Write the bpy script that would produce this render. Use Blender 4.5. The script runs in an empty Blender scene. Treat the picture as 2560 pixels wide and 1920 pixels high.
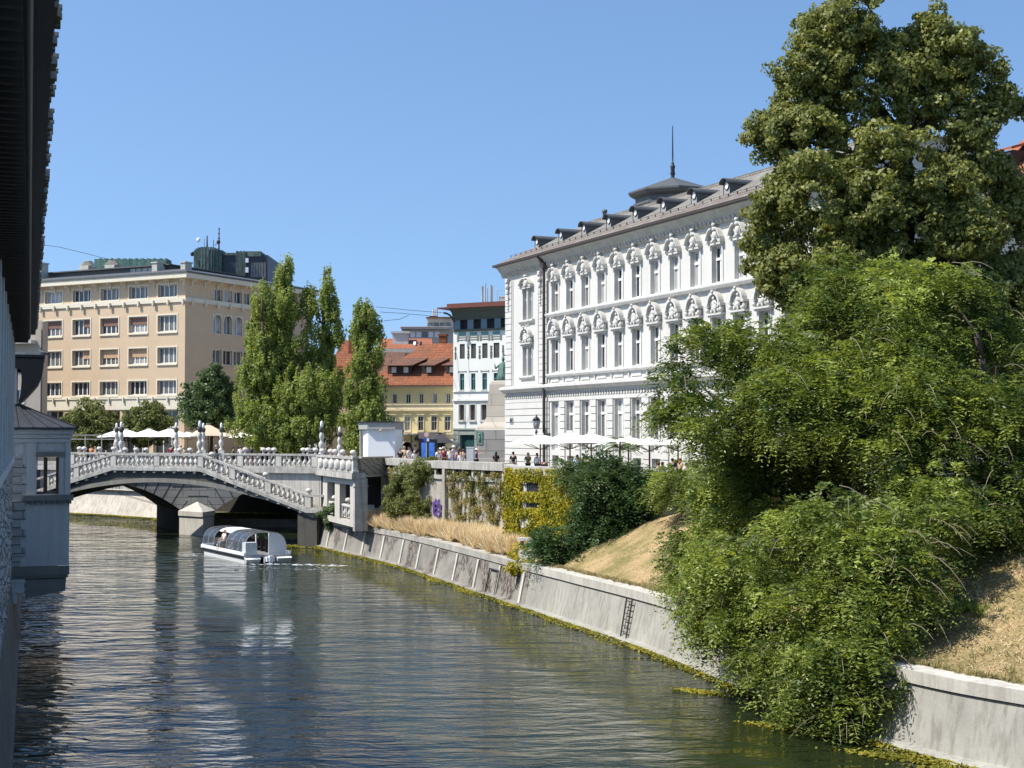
import bpy, bmesh, math, random
import numpy as np
from mathutils import Vector, Matrix, noise

random.seed(7)
rng = np.random.default_rng(11)
S = bpy.context.scene
COL = S.collection
R = math.radians

# ------------------------------------------------------------------ camera
FPX, CAMH = 3550.0, 8.7
PITCH = math.atan(120 / FPX)
cam = bpy.data.cameras.new('camera')
cam.sensor_width = 36.0
cam.lens = FPX / 2560 * 36.0
cam.clip_end = 6000
co = bpy.data.objects.new('camera', cam)
COL.objects.link(co)
co.location = (0, 0, CAMH)
co.rotation_euler = (R(90) + PITCH, 0, 0)
S.camera = co

# ------------------------------------------------------------------ sky, sun, exposure
SUN_EL = R(53)
sh = Vector((0.97, 0.25, 0)).normalized()          # horizontal travel of the light
L = Vector((sh.x * math.cos(SUN_EL), sh.y * math.cos(SUN_EL), -math.sin(SUN_EL)))
W = bpy.data.worlds.new('World')
S.world = W
W.use_nodes = True
nt = W.node_tree
nt.nodes.clear()
sky = nt.nodes.new('ShaderNodeTexSky')
sky.sky_type = 'NISHITA'
sky.sun_disc = False
sky.sun_elevation = SUN_EL
sky.sun_rotation = math.atan2(-sh.x, -sh.y)
sky.altitude = 0
sky.air_density = 1.0
sky.dust_density = 0.6
sky.ozone_density = 1.6
tcw = nt.nodes.new('ShaderNodeTexCoord')
# look a little higher into the sky dome: keeps the clear blue of a dry summer day down to the roofs
sx = nt.nodes.new('ShaderNodeSeparateXYZ'); nt.links.new(tcw.outputs['Generated'], sx.inputs[0])
ma = nt.nodes.new('ShaderNodeMath'); ma.operation = 'MULTIPLY_ADD'; ma.inputs[1].default_value = 0.85; ma.inputs[2].default_value = 0.17
nt.links.new(sx.outputs[2], ma.inputs[0])
cx_ = nt.nodes.new('ShaderNodeCombineXYZ')
nt.links.new(sx.outputs[0], cx_.inputs[0]); nt.links.new(sx.outputs[1], cx_.inputs[1]); nt.links.new(ma.outputs[0], cx_.inputs[2])
vn = nt.nodes.new('ShaderNodeVectorMath'); vn.operation = 'NORMALIZE'; nt.links.new(cx_.outputs[0], vn.inputs[0])
nt.links.new(vn.outputs[0], sky.inputs['Vector'])
hs = nt.nodes.new('ShaderNodeHueSaturation')
hs.inputs['Saturation'].default_value = 1.12
bg = nt.nodes.new('ShaderNodeBackground')
bg.inputs['Strength'].default_value = 0.148
out = nt.nodes.new('ShaderNodeOutputWorld')
nt.links.new(sky.outputs[0], hs.inputs['Color'])
nt.links.new(hs.outputs[0], bg.inputs['Color'])
nt.links.new(bg.outputs[0], out.inputs['Surface'])
sun = bpy.data.lights.new('sun', 'SUN')
sun.energy = 5.0
sun.angle = R(0.53)
sun.color = (1.0, 0.955, 0.88)
so = bpy.data.objects.new('sun', sun)
so.rotation_euler = L.to_track_quat('-Z', 'Y').to_euler()
so.location = (0, 0, 60)
COL.objects.link(so)
S.view_settings.view_transform = 'Standard'
S.view_settings.look = 'None'
S.view_settings.exposure = 0.46
S.view_settings.gamma = 1
S.cycles.max_bounces = 6
S.cycles.diffuse_bounces = 3
S.cycles.glossy_bounces = 3
S.cycles.transmission_bounces = 4
S.cycles.transparent_max_bounces = 6
S.cycles.caustics_reflective = False
S.cycles.caustics_refractive = False
S.cycles.sample_clamp_indirect = 6

# ------------------------------------------------------------------ helpers
def ray(u, v):
    x = (u - 1280) / FPX; y = (960 - v) / FPX
    return x, math.cos(PITCH) - y * math.sin(PITCH), math.sin(PITCH) + y * math.cos(PITCH)
def at(u, v, Y):
    x, y, z = ray(u, v); s = Y / y
    return Vector((x * s, Y, CAMH + z * s))

def tag(o, label=None, cat=None, group=None, kind=None):
    if label: o['label'] = label
    if cat: o['category'] = cat
    if group: o['group'] = group
    if kind: o['kind'] = kind
    return o
def thing(name, loc, rz, label, cat, group=None):
    o = bpy.data.objects.new(name, None)
    COL.objects.link(o)
    o.location = loc; o.rotation_euler = (0, 0, rz)
    o.empty_display_size = 0.3
    return tag(o, label, cat, group)
def link(name, me, parent=None, loc=(0, 0, 0), rz=0, scale=None):
    o = bpy.data.objects.new(name, me)
    COL.objects.link(o)
    o.parent = parent
    o.location = loc; o.rotation_euler = (0, 0, rz)
    if scale: o.scale = scale
    return o
def copy_tree(o, parent=None):
    c = o.copy(); COL.objects.link(c); c.parent = parent
    for ch in list(o.children): copy_tree(ch, c)
    return c

class MB:
    def __init__(s): s.v = []; s.f = []; s.mi = []; s.m = 0; s.sm = []; s.smooth = False
    def add(s, vs, fs, M=None):
        b = len(s.v)
        if M is not None: vs = [M @ Vector(p) for p in vs]
        s.v += [tuple(p) for p in vs]
        for f in fs:
            s.f.append(tuple(i + b for i in f)); s.mi.append(s.m); s.sm.append(s.smooth)
        return s
    def quad(s, a, b, c, d, M=None): return s.add([a, b, c, d], [(0, 1, 2, 3)], M)
    def box(s, x0, x1, y0, y1, z0, z1, M=None):
        vs = [(x0,y0,z0),(x1,y0,z0),(x1,y1,z0),(x0,y1,z0),(x0,y0,z1),(x1,y0,z1),(x1,y1,z1),(x0,y1,z1)]
        return s.add(vs, [(0,3,2,1),(4,5,6,7),(0,1,5,4),(1,2,6,5),(2,3,7,6),(3,0,4,7)], M)
    def bar(s, a, b, r, n=6, r2=None, M=None):
        a = Vector(a); b = Vector(b); r2 = r if r2 is None else r2
        d = (b - a)
        if d.length < 1e-6: return s
        d.normalize()
        p = d.orthogonal().normalized(); q = d.cross(p)
        vs = []
        for c, rr in ((a, r), (b, r2)):
            for k in range(n):
                t = 2 * math.pi * k / n
                vs.append(c + (p * math.cos(t) + q * math.sin(t)) * rr)
        fs = [(k, (k + 1) % n, n + (k + 1) % n, n + k) for k in range(n)]
        fs += [tuple(range(n - 1, -1, -1)), tuple(range(n, 2 * n))]
        return s.add(vs, fs, M)
    def tube(s, pts, rads, n=6, M=None):
        for i in range(len(pts) - 1): s.bar(pts[i], pts[i + 1], rads[i], n, rads[i + 1], M)
        return s
    def lathe(s, prof, n=12, M=None, arc=None):
        vs = []; fs = []
        for (r, z) in prof:
            for k in range(n):
                t = 2 * math.pi * k / n
                vs.append((r * math.cos(t), r * math.sin(t), z))
        for i in range(len(prof) - 1):
            for k in range(n):
                a = i * n + k; b = i * n + (k + 1) % n
                fs.append((a, b, b + n, a + n))
        fs.append(tuple(range(n - 1, -1, -1)))
        fs.append(tuple((len(prof) - 1) * n + k for k in range(n)))
        o = s.smooth; s.smooth = True; s.add(vs, fs, M); s.smooth = o
        return s
    def ell(s, c, r, n=8, m=6, M=None, jit=0, rot=None):
        c = Vector(c); vs = []; fs = []
        rr = (r, r, r) if not hasattr(r, '__len__') else r
        for i in range(m + 1):
            ph = math.pi * i / m
            for k in range(n):
                t = 2 * math.pi * k / n
                d = Vector((math.sin(ph) * math.cos(t) * rr[0], math.sin(ph) * math.sin(t) * rr[1], -math.cos(ph) * rr[2]))
                if rot is not None: d = rot @ d
                if jit: d *= 1 + random.uniform(-jit, jit)
                vs.append(c + d)
        for i in range(m):
            for k in range(n):
                a = i * n + k; b = i * n + (k + 1) % n
                fs.append((a, b, b + n, a + n))
        o = s.smooth; s.smooth = True; s.add(vs, fs, M); s.smooth = o
        return s
    def prism(s, poly, y0, y1, M=None):
        """poly in (x,z), extruded along y"""
        n = len(poly)
        vs = [(x, y0, z) for x, z in poly] + [(x, y1, z) for x, z in poly]
        fs = [tuple(range(n)), tuple(range(2 * n - 1, n - 1, -1))]
        fs += [(k, k + n, (k + 1) % n + n, (k + 1) % n) for k in range(n)]
        return s.add(vs, fs, M)
    def sweep(s, path, prof, close=True, caps=True, M=None):
        """path: list of (x,y,z, nx,ny) horizontal normal; prof: list of (out, up)"""
        n = len(prof); vs = []; fs = []
        for (x, y, z, nx, ny) in path:
            for (o, h) in prof: vs.append((x + nx * o, y + ny * o, z + h))
        for i in range(len(path) - 1):
            for k in range(n if close else n - 1):
                a = i * n + k; b = i * n + (k + 1) % n
                fs.append((a, b, b + n, a + n))
        if caps and close:
            fs.append(tuple(range(n))); fs.append(tuple((len(path) - 1) * n + k for k in range(n - 1, -1, -1)))
        return s.add(vs, fs, M)
    def mesh(s, name, mats):
        me = bpy.data.meshes.new(name)
        me.from_pydata(s.v, [], s.f)
        if not isinstance(mats, (list, tuple)): mats = [mats]
        for m in mats: me.materials.append(m)
        me.polygons.foreach_set('material_index', s.mi)
        me.polygons.foreach_set('use_smooth', s.sm)
        me.update()
        bm = bmesh.new(); bm.from_mesh(me)
        bmesh.ops.recalc_face_normals(bm, faces=bm.faces)
        bm.to_mesh(me); bm.free()
        return me
    def build(s, name, mats, parent=None, loc=(0, 0, 0), rz=0):
        return link(name, s.mesh(name, mats), parent, loc, rz)

def structure(name, mb, m):
    o = mb.build(name, m); o['kind'] = 'structure'; return o

# ------------------------------------------------------------------ materials
class NT:
    def __init__(s, name):
        s.m = bpy.data.materials.new(name); s.m.use_nodes = True
        s.t = s.m.node_tree; s.t.nodes.clear()
        s.o = s.n('ShaderNodeOutputMaterial'); s.p = s.n('ShaderNodeBsdfPrincipled')
        s.l(s.p.outputs[0], s.o.inputs[0])
        tc = s.n('ShaderNodeTexCoord'); s.co = tc.outputs['Object']
    def n(s, t, **k):
        x = s.t.nodes.new(t)
        for a, b in k.items(): setattr(x, a, b)
        return x
    def l(s, a, b): s.t.links.new(a, b)
    def mapped(s, sc=(1, 1, 1), rot=(0, 0, 0), loc=(0, 0, 0)):
        m = s.n('ShaderNodeMapping')
        m.inputs['Scale'].default_value = sc; m.inputs['Rotation'].default_value = rot; m.inputs['Location'].default_value = loc
        s.l(s.co, m.inputs['Vector']); return m.outputs[0]
    def noise(s, vec, scale, detail=4, rough=0.55, dist=0):
        n = s.n('ShaderNodeTexNoise'); s.l(vec, n.inputs['Vector'])
        n.inputs['Scale'].default_value = scale; n.inputs['Detail'].default_value = detail
        n.inputs['Roughness'].default_value = rough; n.inputs['Distortion'].default_value = dist
        return n.outputs['Fac']
    def ramp(s, fac, stops):
        r = s.n('ShaderNodeValToRGB'); e = r.color_ramp.elements
        while len(e) < len(stops): e.new(0.5)
        for i, (p, c) in enumerate(stops):
            e[i].position = p
            e[i].color = (c, c, c, 1) if not hasattr(c, '__len__') else (*c, 1)
        s.l(fac, r.inputs[0]); return r.outputs[0]
    def mix(s, fac, a, b, mode='MIX'):
        m = s.n('ShaderNodeMix', data_type='RGBA', blend_type=mode)
        for sock, x in ((m.inputs[0], fac), (m.inputs[6], a), (m.inputs[7], b)):
            if hasattr(x, 'links') or hasattr(x, 'is_output'): s.l(x, sock)
            elif hasattr(x, '__len__'): sock.default_value = (*x, 1)
            else: sock.default_value = x
        return m.outputs[2]
    def math(s, op, a, b=0.0):
        m = s.n('ShaderNodeMath', operation=op)
        for sock, x in ((m.inputs[0], a), (m.inputs[1], b)):
            if hasattr(x, 'is_output'): s.l(x, sock)
            else: sock.default_value = x
        return m.outputs[0]
    def bump(s, h, dist=0.02, strength=1.0, prev=None):
        b = s.n('ShaderNodeBump'); b.inputs['Distance'].default_value = dist; b.inputs['Strength'].default_value = strength
        s.l(h, b.inputs['Height'])
        if prev is not None: s.l(prev, b.inputs['Normal'])
        return b.outputs[0]
    def set(s, color=None, rough=0.8, normal=None, metal=0, spec=0.3):
        if color is not None:
            if hasattr(color, 'is_output'): s.l(color, s.p.inputs['Base Color'])
            else: s.p.inputs['Base Color'].default_value = (*color, 1)
        if hasattr(rough, 'is_output'): s.l(rough, s.p.inputs['Roughness'])
        else: s.p.inputs['Roughness'].default_value = rough
        s.p.inputs['Metallic'].default_value = metal
        s.p.inputs['Specular IOR Level'].default_value = spec
        if normal is not None: s.l(normal, s.p.inputs['Normal'])
        return s.m

def weathered(name, base, dirt, amount=0.5, scale=0.6, streak=0.0, fine=12, bump=0.006, rough=0.85, spec=0.2, streakcol=None):
    """a mottled surface: large stains, fine grain and, where streak > 0, run-off streaks down the face"""
    t = NT(name)
    big = t.ramp(t.noise(t.mapped(), scale, 6, 0.62), [(0.38, 0), (0.72, 1)])
    c = t.mix(t.math('MULTIPLY', big, amount), base, dirt)
    fn = t.noise(t.mapped(), fine, 4, 0.6)
    c = t.mix(0.22, c, t.ramp(fn, [(0.3, tuple(x * 0.55 for x in base)), (0.7, tuple(min(1, x * 1.25) for x in base))]))
    if streak > 0:
        st = t.noise(t.mapped((3.2, 3.2, 0.22)), 1.3, 5, 0.65)
        sm = t.ramp(st, [(0.47, 0), (0.62, 1)])
        c = t.mix(t.math('MULTIPLY', sm, streak), c, streakcol or dirt)
    nb = t.bump(t.noise(t.mapped(), fine * 1.6, 5, 0.65), bump)
    return t.set(c, rough, nb, spec=spec)
def plain(name, col, rough=0.6, metal=0, var=0.12, scale=5, spec=0.4, bump=0):
    t = NT(name)
    f = t.noise(t.mapped(), scale, 4)
    c = t.ramp(f, [(0.25, tuple(x * (1 - var) for x in col)), (0.75, tuple(min(1, x * (1 + var)) for x in col))])
    return t.set(c, rough, t.bump(t.noise(t.mapped(), scale * 8, 3), bump) if bump else None, metal=metal, spec=spec)
def blocks(name, base, joint, bw, bh, mortar=0.02, dirt=None, var=0.15, rot=None, bump=0.02, amount=0.4, streak=0.0):
    """ashlar: x or y runs along the courses, z up"""
    t = NT(name)
    sep = t.n('ShaderNodeSeparateXYZ'); t.l(t.co, sep.inputs[0])
    cmb = t.n('ShaderNodeCombineXYZ')
    t.l(t.math('ADD', sep.outputs[0], sep.outputs[1]), cmb.inputs[0]); t.l(sep.outputs[2], cmb.inputs[1])
    b = t.n('ShaderNodeTexBrick'); t.l(cmb.outputs[0], b.inputs['Vector'])
    b.inputs['Scale'].default_value = 1; b.inputs['Brick Width'].default_value = bw; b.inputs['Row Height'].default_value = bh
    b.inputs['Mortar Size'].default_value = mortar; b.inputs['Mortar Smooth'].default_value = 0.2
    b.inputs['Color1'].default_value = (*[x * (1 - var) for x in base], 1); b.inputs['Color2'].default_value = (*[min(1, x * (1 + var)) for x in base], 1)
    b.inputs['Mortar'].default_value = (*joint, 1)
    c = b.outputs['Color']
    big = t.ramp(t.noise(t.mapped(), 0.7, 6, 0.62), [(0.4, 0), (0.7, 1)])
    c = t.mix(t.math('MULTIPLY', big, amount), c, dirt or tuple(x * 0.5 for x in base))
    if streak:
        sm = t.ramp(t.noise(t.mapped((3.0, 3.0, 0.25)), 1.2, 5, 0.65), [(0.47, 0), (0.62, 1)])
        c = t.mix(t.math('MULTIPLY', sm, streak), c, dirt or tuple(x * 0.4 for x in base))
    nb = t.bump(b.outputs['Fac'], -bump)
    nb = t.bump(t.noise(t.mapped(), 18, 5, 0.65), 0.008, prev=nb)
    return t.set(c, 0.88, nb, spec=0.2)

M = {}
M['white_plaster'] = weathered('white_plaster', (0.57, 0.56, 0.52), (0.42, 0.41, 0.37), 0.55, 0.35, 0.5, 9, 0.004, streakcol=(0.58, 0.565, 0.52))
M['white_trim'] = weathered('white_trim', (0.60, 0.59, 0.555), (0.38, 0.365, 0.325), 0.5, 1.2, 0.35, 14, 0.004)
M['dirty_trim'] = weathered('dirty_trim', (0.52, 0.5, 0.44), (0.30, 0.28, 0.24), 0.6, 1.4, 0.3, 14, 0.006)
M['tan_stucco'] = weathered('tan_stucco', (0.61, 0.465, 0.315), (0.51, 0.38, 0.25), 0.6, 0.5, 0.12, 10, 0.006)
M['cream_stone'] = weathered('cream_stone', (0.72, 0.66, 0.52), (0.52, 0.46, 0.35), 0.35, 0.8, 0.15)
M['shade_stucco'] = weathered('shade_stucco', (0.45, 0.39, 0.32), (0.36, 0.31, 0.25), 0.5, 0.6, 0.1)  # shade side of a cream wall put into the stucco colour
M['yellow_plaster'] = weathered('yellow_plaster', (0.80, 0.66, 0.34), (0.68, 0.55, 0.28), 0.5, 0.5, 0.12)
M['yellow_trim'] = weathered('yellow_trim', (0.78, 0.68, 0.46), (0.6, 0.5, 0.33), 0.4, 0.9, 0.1)
M['mint_plaster'] = weathered('mint_plaster', (0.76, 0.77, 0.72), (0.6, 0.62, 0.57), 0.5, 0.6, 0.15)
M['greygreen'] = weathered('greygreen', (0.30, 0.34, 0.30), (0.24, 0.27, 0.24), 0.4, 0.8, 0.1)
M['darkgreen_wood'] = weathered('darkgreen_wood', (0.10, 0.13, 0.11), (0.16, 0.15, 0.11), 0.7, 1.5, 0.2)
M['teal_paint'] = plain('teal_paint', (0.10, 0.25, 0.25), 0.5)
M['mosaic_green'] = plain('mosaic_green', (0.13, 0.30, 0.24), 0.4, var=0.3, scale=12)
M['concrete'] = weathered('concrete', (0.47, 0.45, 0.40), (0.20, 0.19, 0.165), 0.65, 0.9, 0.5, 14, 0.008)
M['concrete_light'] = weathered('concrete_light', (0.56, 0.535, 0.475), (0.3, 0.28, 0.24), 0.5, 0.8, 0.45, 14, 0.006)
M['bridge_stone'] = weathered('bridge_stone', (0.50, 0.48, 0.44), (0.17, 0.16, 0.145), 0.75, 1.3, 0.45, 16, 0.01)
M['bridge_dark'] = weathered('bridge_dark', (0.105, 0.10, 0.088), (0.055, 0.052, 0.045), 0.6, 1.0, 0.3, 12, 0.01)  # deck and vault shade put into the stone colour; lamp collars share it
M['voussoir_stone'] = blocks('voussoir_stone', (0.33, 0.33, 0.32), (0.1, 0.1, 0.1), 1.4, 0.62, 0.02, (0.2, 0.2, 0.19), 0.1)
M['pale_stone'] = weathered('pale_stone', (0.66, 0.63, 0.57), (0.25, 0.23, 0.2), 0.5, 2.5, 0.3, 18, 0.006)
M['granite'] = blocks('granite', (0.30, 0.29, 0.27), (0.10, 0.1, 0.09), 1.6, 0.9, 0.02, (0.18, 0.17, 0.16), 0.12, bump=0.02)
M['slate'] = weathered('slate', (0.085, 0.088, 0.09), (0.13, 0.13, 0.12), 0.5, 1.5, 0.2, 12, 0.006, rough=0.55, spec=0.4)
M['black_iron'] = plain('black_iron', (0.022, 0.022, 0.024), 0.45)
M['dark_brown'] = plain('dark_brown', (0.045, 0.033, 0.026), 0.6)
M['copper'] = weathered('copper', (0.17, 0.225, 0.19), (0.04, 0.055, 0.058), 0.9, 1.2, 0.7, 9, 0.01, streakcol=(0.03, 0.05, 0.055))
M['copper_bright'] = weathered('copper_bright', (0.17, 0.28, 0.225), (0.05, 0.09, 0.075), 0.8, 2.5, 0.6, 12, 0.01)
M['dark_cladding'] = plain('dark_cladding', (0.03, 0.037, 0.048), 0.5)
M['window_white'] = plain('window_white', (0.72, 0.71, 0.68), 0.5)
M['window_brown'] = plain('window_brown', (0.10, 0.055, 0.035), 0.5)
M['blind_brown'] = plain('blind_brown', (0.20, 0.11, 0.075), 0.6)
M['blind_tan'] = plain('blind_tan', (0.48, 0.31, 0.18), 0.6)
M['white_paint'] = plain('white_paint', (0.76, 0.77, 0.78), 0.45, var=0.04, scale=2)
M['white_canvas'] = plain('white_canvas', (0.80, 0.785, 0.73), 0.85, var=0.05)
M['tan_canvas'] = plain('tan_canvas', (0.62, 0.50, 0.36), 0.85, var=0.06)
M['dark_canvas'] = plain('dark_canvas', (0.05, 0.045, 0.05), 0.8)
M['red_metal'] = plain('red_metal', (0.14, 0.045, 0.03), 0.6)
M['post_red'] = plain('post_red', (0.16, 0.06, 0.045), 0.5)
M['bark'] = weathered('bark', (0.09, 0.07, 0.05), (0.05, 0.04, 0.03), 0.7, 3, 0.5, 14, 0.03)
M['twig'] = plain('twig', (0.20, 0.17, 0.11), 0.7)
M['interior_dark'] = plain('interior_dark', (0.02, 0.02, 0.022), 0.7)  # near-black paints the shade inside openings and passage; stone joints share it
M['plate_glass_blue'] = plain('plate_glass_blue', (0.012, 0.02, 0.06), 0.08, spec=0.6)

def glassy(name, col, rough=0.06, var=0.3):
    t = NT(name)
    f = t.noise(t.mapped((1.5, 1.5, 0.8)), 1.1, 2)
    c = t.ramp(f, [(0.3, tuple(x * (1 - var) for x in col)), (0.7, tuple(x * (1 + var) for x in col))])
    nb = t.bump(t.noise(t.mapped(), 0.9, 1), 0.02)
    return t.set(c, rough, nb, spec=0.5)
M['pane_dark'] = glassy('pane_dark', (0.035, 0.038, 0.042))
M['pane_mid'] = glassy('pane_mid', (0.13, 0.13, 0.12))
M['pane_curtain'] = glassy('pane_curtain', (0.34, 0.34, 0.32), 0.15)
M['pane_green'] = glassy('pane_green', (0.03, 0.075, 0.075))
PANES = [M['pane_dark'], M['pane_dark'], M['pane_mid'], M['pane_mid'], M['pane_curtain']]

def tiles(name, c1, c2, w=0.2, h=0.32, moss=(0.16, 0.10, 0.06), amount=0.5):
    """roof tiles; UV-less: courses follow object z, tiles follow x+y"""
    t = NT(name)
    sep = t.n('ShaderNodeSeparateXYZ'); t.l(t.co, sep.inputs[0])
    cmb = t.n('ShaderNodeCombineXYZ')
    t.l(sep.outputs[0], cmb.inputs[0]); t.l(sep.outputs[2], cmb.inputs[1])
    b = t.n('ShaderNodeTexBrick'); t.l(cmb.outputs[0], b.inputs['Vector'])
    b.inputs['Scale'].default_value = 1; b.inputs['Brick Width'].default_value = w; b.inputs['Row Height'].default_value = h
    b.inputs['Mortar Size'].default_value = 0.018; b.inputs['Mortar Smooth'].default_value = 0.6
    b.inputs['Color1'].default_value = (*c1, 1); b.inputs['Color2'].default_value = (*c2, 1)
    b.inputs['Mortar'].default_value = (*[x * 0.35 for x in c1], 1)
    m = t.ramp(t.noise(t.mapped(), 0.55, 7, 0.7), [(0.36, 0), (0.66, 1)])
    c = t.mix(t.math('MULTIPLY', m, amount), b.outputs['Color'], moss)
    m2 = t.ramp(t.noise(t.mapped(), 5, 5, 0.7), [(0.4, 0.55), (0.7, 1.25)])
    c = t.mix(0.6, c, m2, 'MULTIPLY')
    nb = t.bump(b.outputs['Fac'], -0.03)
    return t.set(c, 0.85, nb, spec=0.2)
M['tile_red'] = tiles('tile_red', (0.40, 0.145, 0.07), (0.30, 0.10, 0.055))
M['tile_brown'] = tiles('tile_brown', (0.21, 0.11, 0.075), (0.27, 0.12, 0.08), moss=(0.12, 0.08, 0.06), amount=0.7)
M['tile_orange'] = tiles('tile_orange', (0.46, 0.17, 0.09), (0.40, 0.14, 0.08), amount=0.25)
M['tile_grey'] = tiles('tile_grey', (0.33, 0.31, 0.275), (0.26, 0.25, 0.225), 0.3, 0.25, (0.16, 0.145, 0.12), 0.6)
M['tile_rust'] = tiles('tile_rust', (0.21, 0.185, 0.16), (0.31, 0.28, 0.245), 0.35, 0.3, (0.12, 0.08, 0.06), 0.6)

# ------------------------------------------------------------------ facade tools
def wall_grid(mb, w0, w1, z0, z1, ops, depth, Mx=None, y=0.0):
    """front face of a wall with rectangular openings (x0,x1,za,zb) and their reveals; outward is -y"""
    xs = sorted(set([w0, w1] + [a for o in ops for a in o[:2]])); zs = sorted(set([z0, z1] + [a for o in ops for a in o[2:4]]))
    xs = [x for x in xs if w0 <= x <= w1]; zs = [z for z in zs if z0 <= z <= z1]
    for i in range(len(xs) - 1):
        for j in range(len(zs) - 1):
            cx = (xs[i] + xs[i + 1]) / 2; cz = (zs[j] + zs[j + 1]) / 2
            if any(o[0] < cx < o[1] and o[2] < cz < o[3] for o in ops): continue
            mb.quad((xs[i], y, zs[j]), (xs[i + 1], y, zs[j]), (xs[i + 1], y, zs[j + 1]), (xs[i], y, zs[j + 1]), Mx)
    for o in ops:
        a, b, c, d = o[:4]
        mb.quad((a, y, c), (a, y + depth, c), (a, y + depth, d), (a, y, d), Mx)
        mb.quad((b, y, c), (b, y, d), (b, y + depth, d), (b, y + depth, c), Mx)
        mb.quad((a, y, d), (a, y + depth, d), (b, y + depth, d), (b, y, d), Mx)
        mb.quad((a, y, c), (b, y, c), (b, y + depth, c), (a, y + depth, c), Mx)

_wc = {}
def window(parent, x, z, w, h, depth=0.25, y=0.0, rz=0, frame='window_white', pane=None, cols=2, transom=None, surround=0.0,
           sill=0.0, smat='white_trim', fw=0.06, blind=None, origin=(0, 0, 0), name='window', mull=None, rows=1):
    """window part (frame, surround and sill) with its pane as sub-part; x is the left edge, z the bottom"""
    key = (round(w, 3), round(h, 3), depth, frame, cols, transom, surround, sill, smat, fw, rows, mull)
    if key not in _wc:
        mb = MB()
        yi = depth - 0.07
        mb.box(0, fw, yi, yi + 0.06, 0, h); mb.box(w - fw, w, yi, yi + 0.06, 0, h)
        mb.box(fw, w - fw, yi, yi + 0.06, 0, fw); mb.box(fw, w - fw, yi, yi + 0.06, h - fw, h)
        mw = mull or fw
        for c in range(1, cols):
            cx = w * c / cols
            mb.box(cx - mw / 2, cx + mw / 2, yi - 0.012, yi + 0.05, fw, h - fw)
        if transom:
            mb.box(fw, w - fw, yi - 0.05, yi + 0.052, h * transom - fw * 0.9, h * transom + fw * 0.9)
        for r_ in range(1, rows):
            cz = h * r_ / rows
            mb.box(fw, w - fw, yi - 0.006, yi + 0.045, cz - fw * .3, cz + fw * .3)
        mb.m = 1
        if surround:
            s_ = surround
            mb.box(-s_, -0.001, -0.05, 0.03, -s_ * .6, h + s_); mb.box(w + 0.001, w + s_, -0.05, 0.03, -s_ * .6, h + s_)
            mb.box(0, w, -0.052, 0.028, h + .001, h + s_ - .002)
            mb.box(0, w, -0.052, 0.028, -s_ * .6 + .002, -.001)
        if sill:
            mb.box(-sill, w + sill, -0.14, 0.05, -0.14 - surround * .6, -0.003 - surround * .6)
        p = MB(); p.quad((fw, depth - .03, fw), (w - fw, depth - .03, fw), (w - fw, depth - .03, h - fw), (fw, depth - .03, h - fw))
        _wc[key] = (mb.mesh(name, [M[frame], M[smat]]), p)
    me, p = _wc[key]
    pm = pane or random.choice(PANES)
    pk = key + (pm.name,)
    if pk not in _wc:
        _wc[pk] = p.mesh('pane', pm)
    ca, sa = math.cos(rz), math.sin(rz)
    loc = (origin[0] + x * ca - y * sa, origin[1] + x * sa + y * ca, origin[2] + z)
    o = link(name, me, parent, loc, rz)
    link('pane', _wc[pk], o)
    if blind:
        bk = ('blind', round(w, 3), round(h, 3), depth, blind)
        if bk not in _wc:
            bmat, x0f, x1f, hf = blind
            b = MB(); b.box(w * x0f + fw, w * x1f - fw, depth - .15, depth - .085, h * (1 - hf), h - fw)
            _wc[bk] = b.mesh('blind', M[bmat])
        link('blind', _wc[bk], o)
    return o
# ------------------------------------------------------------------ water
GZ = 5.9
def water_material():
    t = NT('river_water')
    co_ = t.mapped()
    # long swell lines across the river plus smaller wind ripples
    w1 = t.noise(t.mapped((0.40, 1.0, 1), (0, 0, R(10))), 0.9, 1, 0.4, 0.6)
    w2 = t.noise(t.mapped((0.55, 1.3, 1), (0, 0, R(-16))), 1.9, 1, 0.45, 1.0)
    w3 = t.noise(t.mapped((0.9, 1.3, 1), (0, 0, R(8))), 5.5, 3, 0.55, 0.5)
    sepw = t.n('ShaderNodeSeparateXYZ'); t.l(t.co, sepw.inputs[0])
    near = t.ramp(t.math('ADD', t.math('MULTIPLY', sepw.outputs[0], -.03), t.math('MULTIPLY', sepw.outputs[1], -.004)), [(-0.0, .34), (.3, .72), (.6, 1.3)])
    calm = t.ramp(t.noise(t.mapped((0.08, 0.10, 1), (0, 0, R(25))), 1.0, 3), [(0.38, 0.4), (0.62, 1.15)])
    # calmer water along the right bank
    calm = t.math('MULTIPLY', calm, near)
    n = t.bump(t.math('MULTIPLY', w1, calm), 0.62)
    n = t.bump(t.math('MULTIPLY', w2, calm), 0.24, prev=n)
    n = t.bump(t.math('MULTIPLY', w3, t.math('SUBTRACT', 1.25, near)), 0.028, prev=n)
    c = t.ramp(t.noise(t.mapped((1, 1, 1)), 0.08, 3), [(0.3, (0.012, 0.019, 0.008)), (0.7, (0.017, 0.025, 0.010))])
    t.p.inputs['IOR'].default_value = 1.45
    return t.set(c, 0.015, n, spec=0.5)
mb = MB(); mb.quad((-420, -60, 0), (160, -60, 0), (160, 330, 0), (-420, 330, 0))
structure('river_water', mb, water_material())

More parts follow.
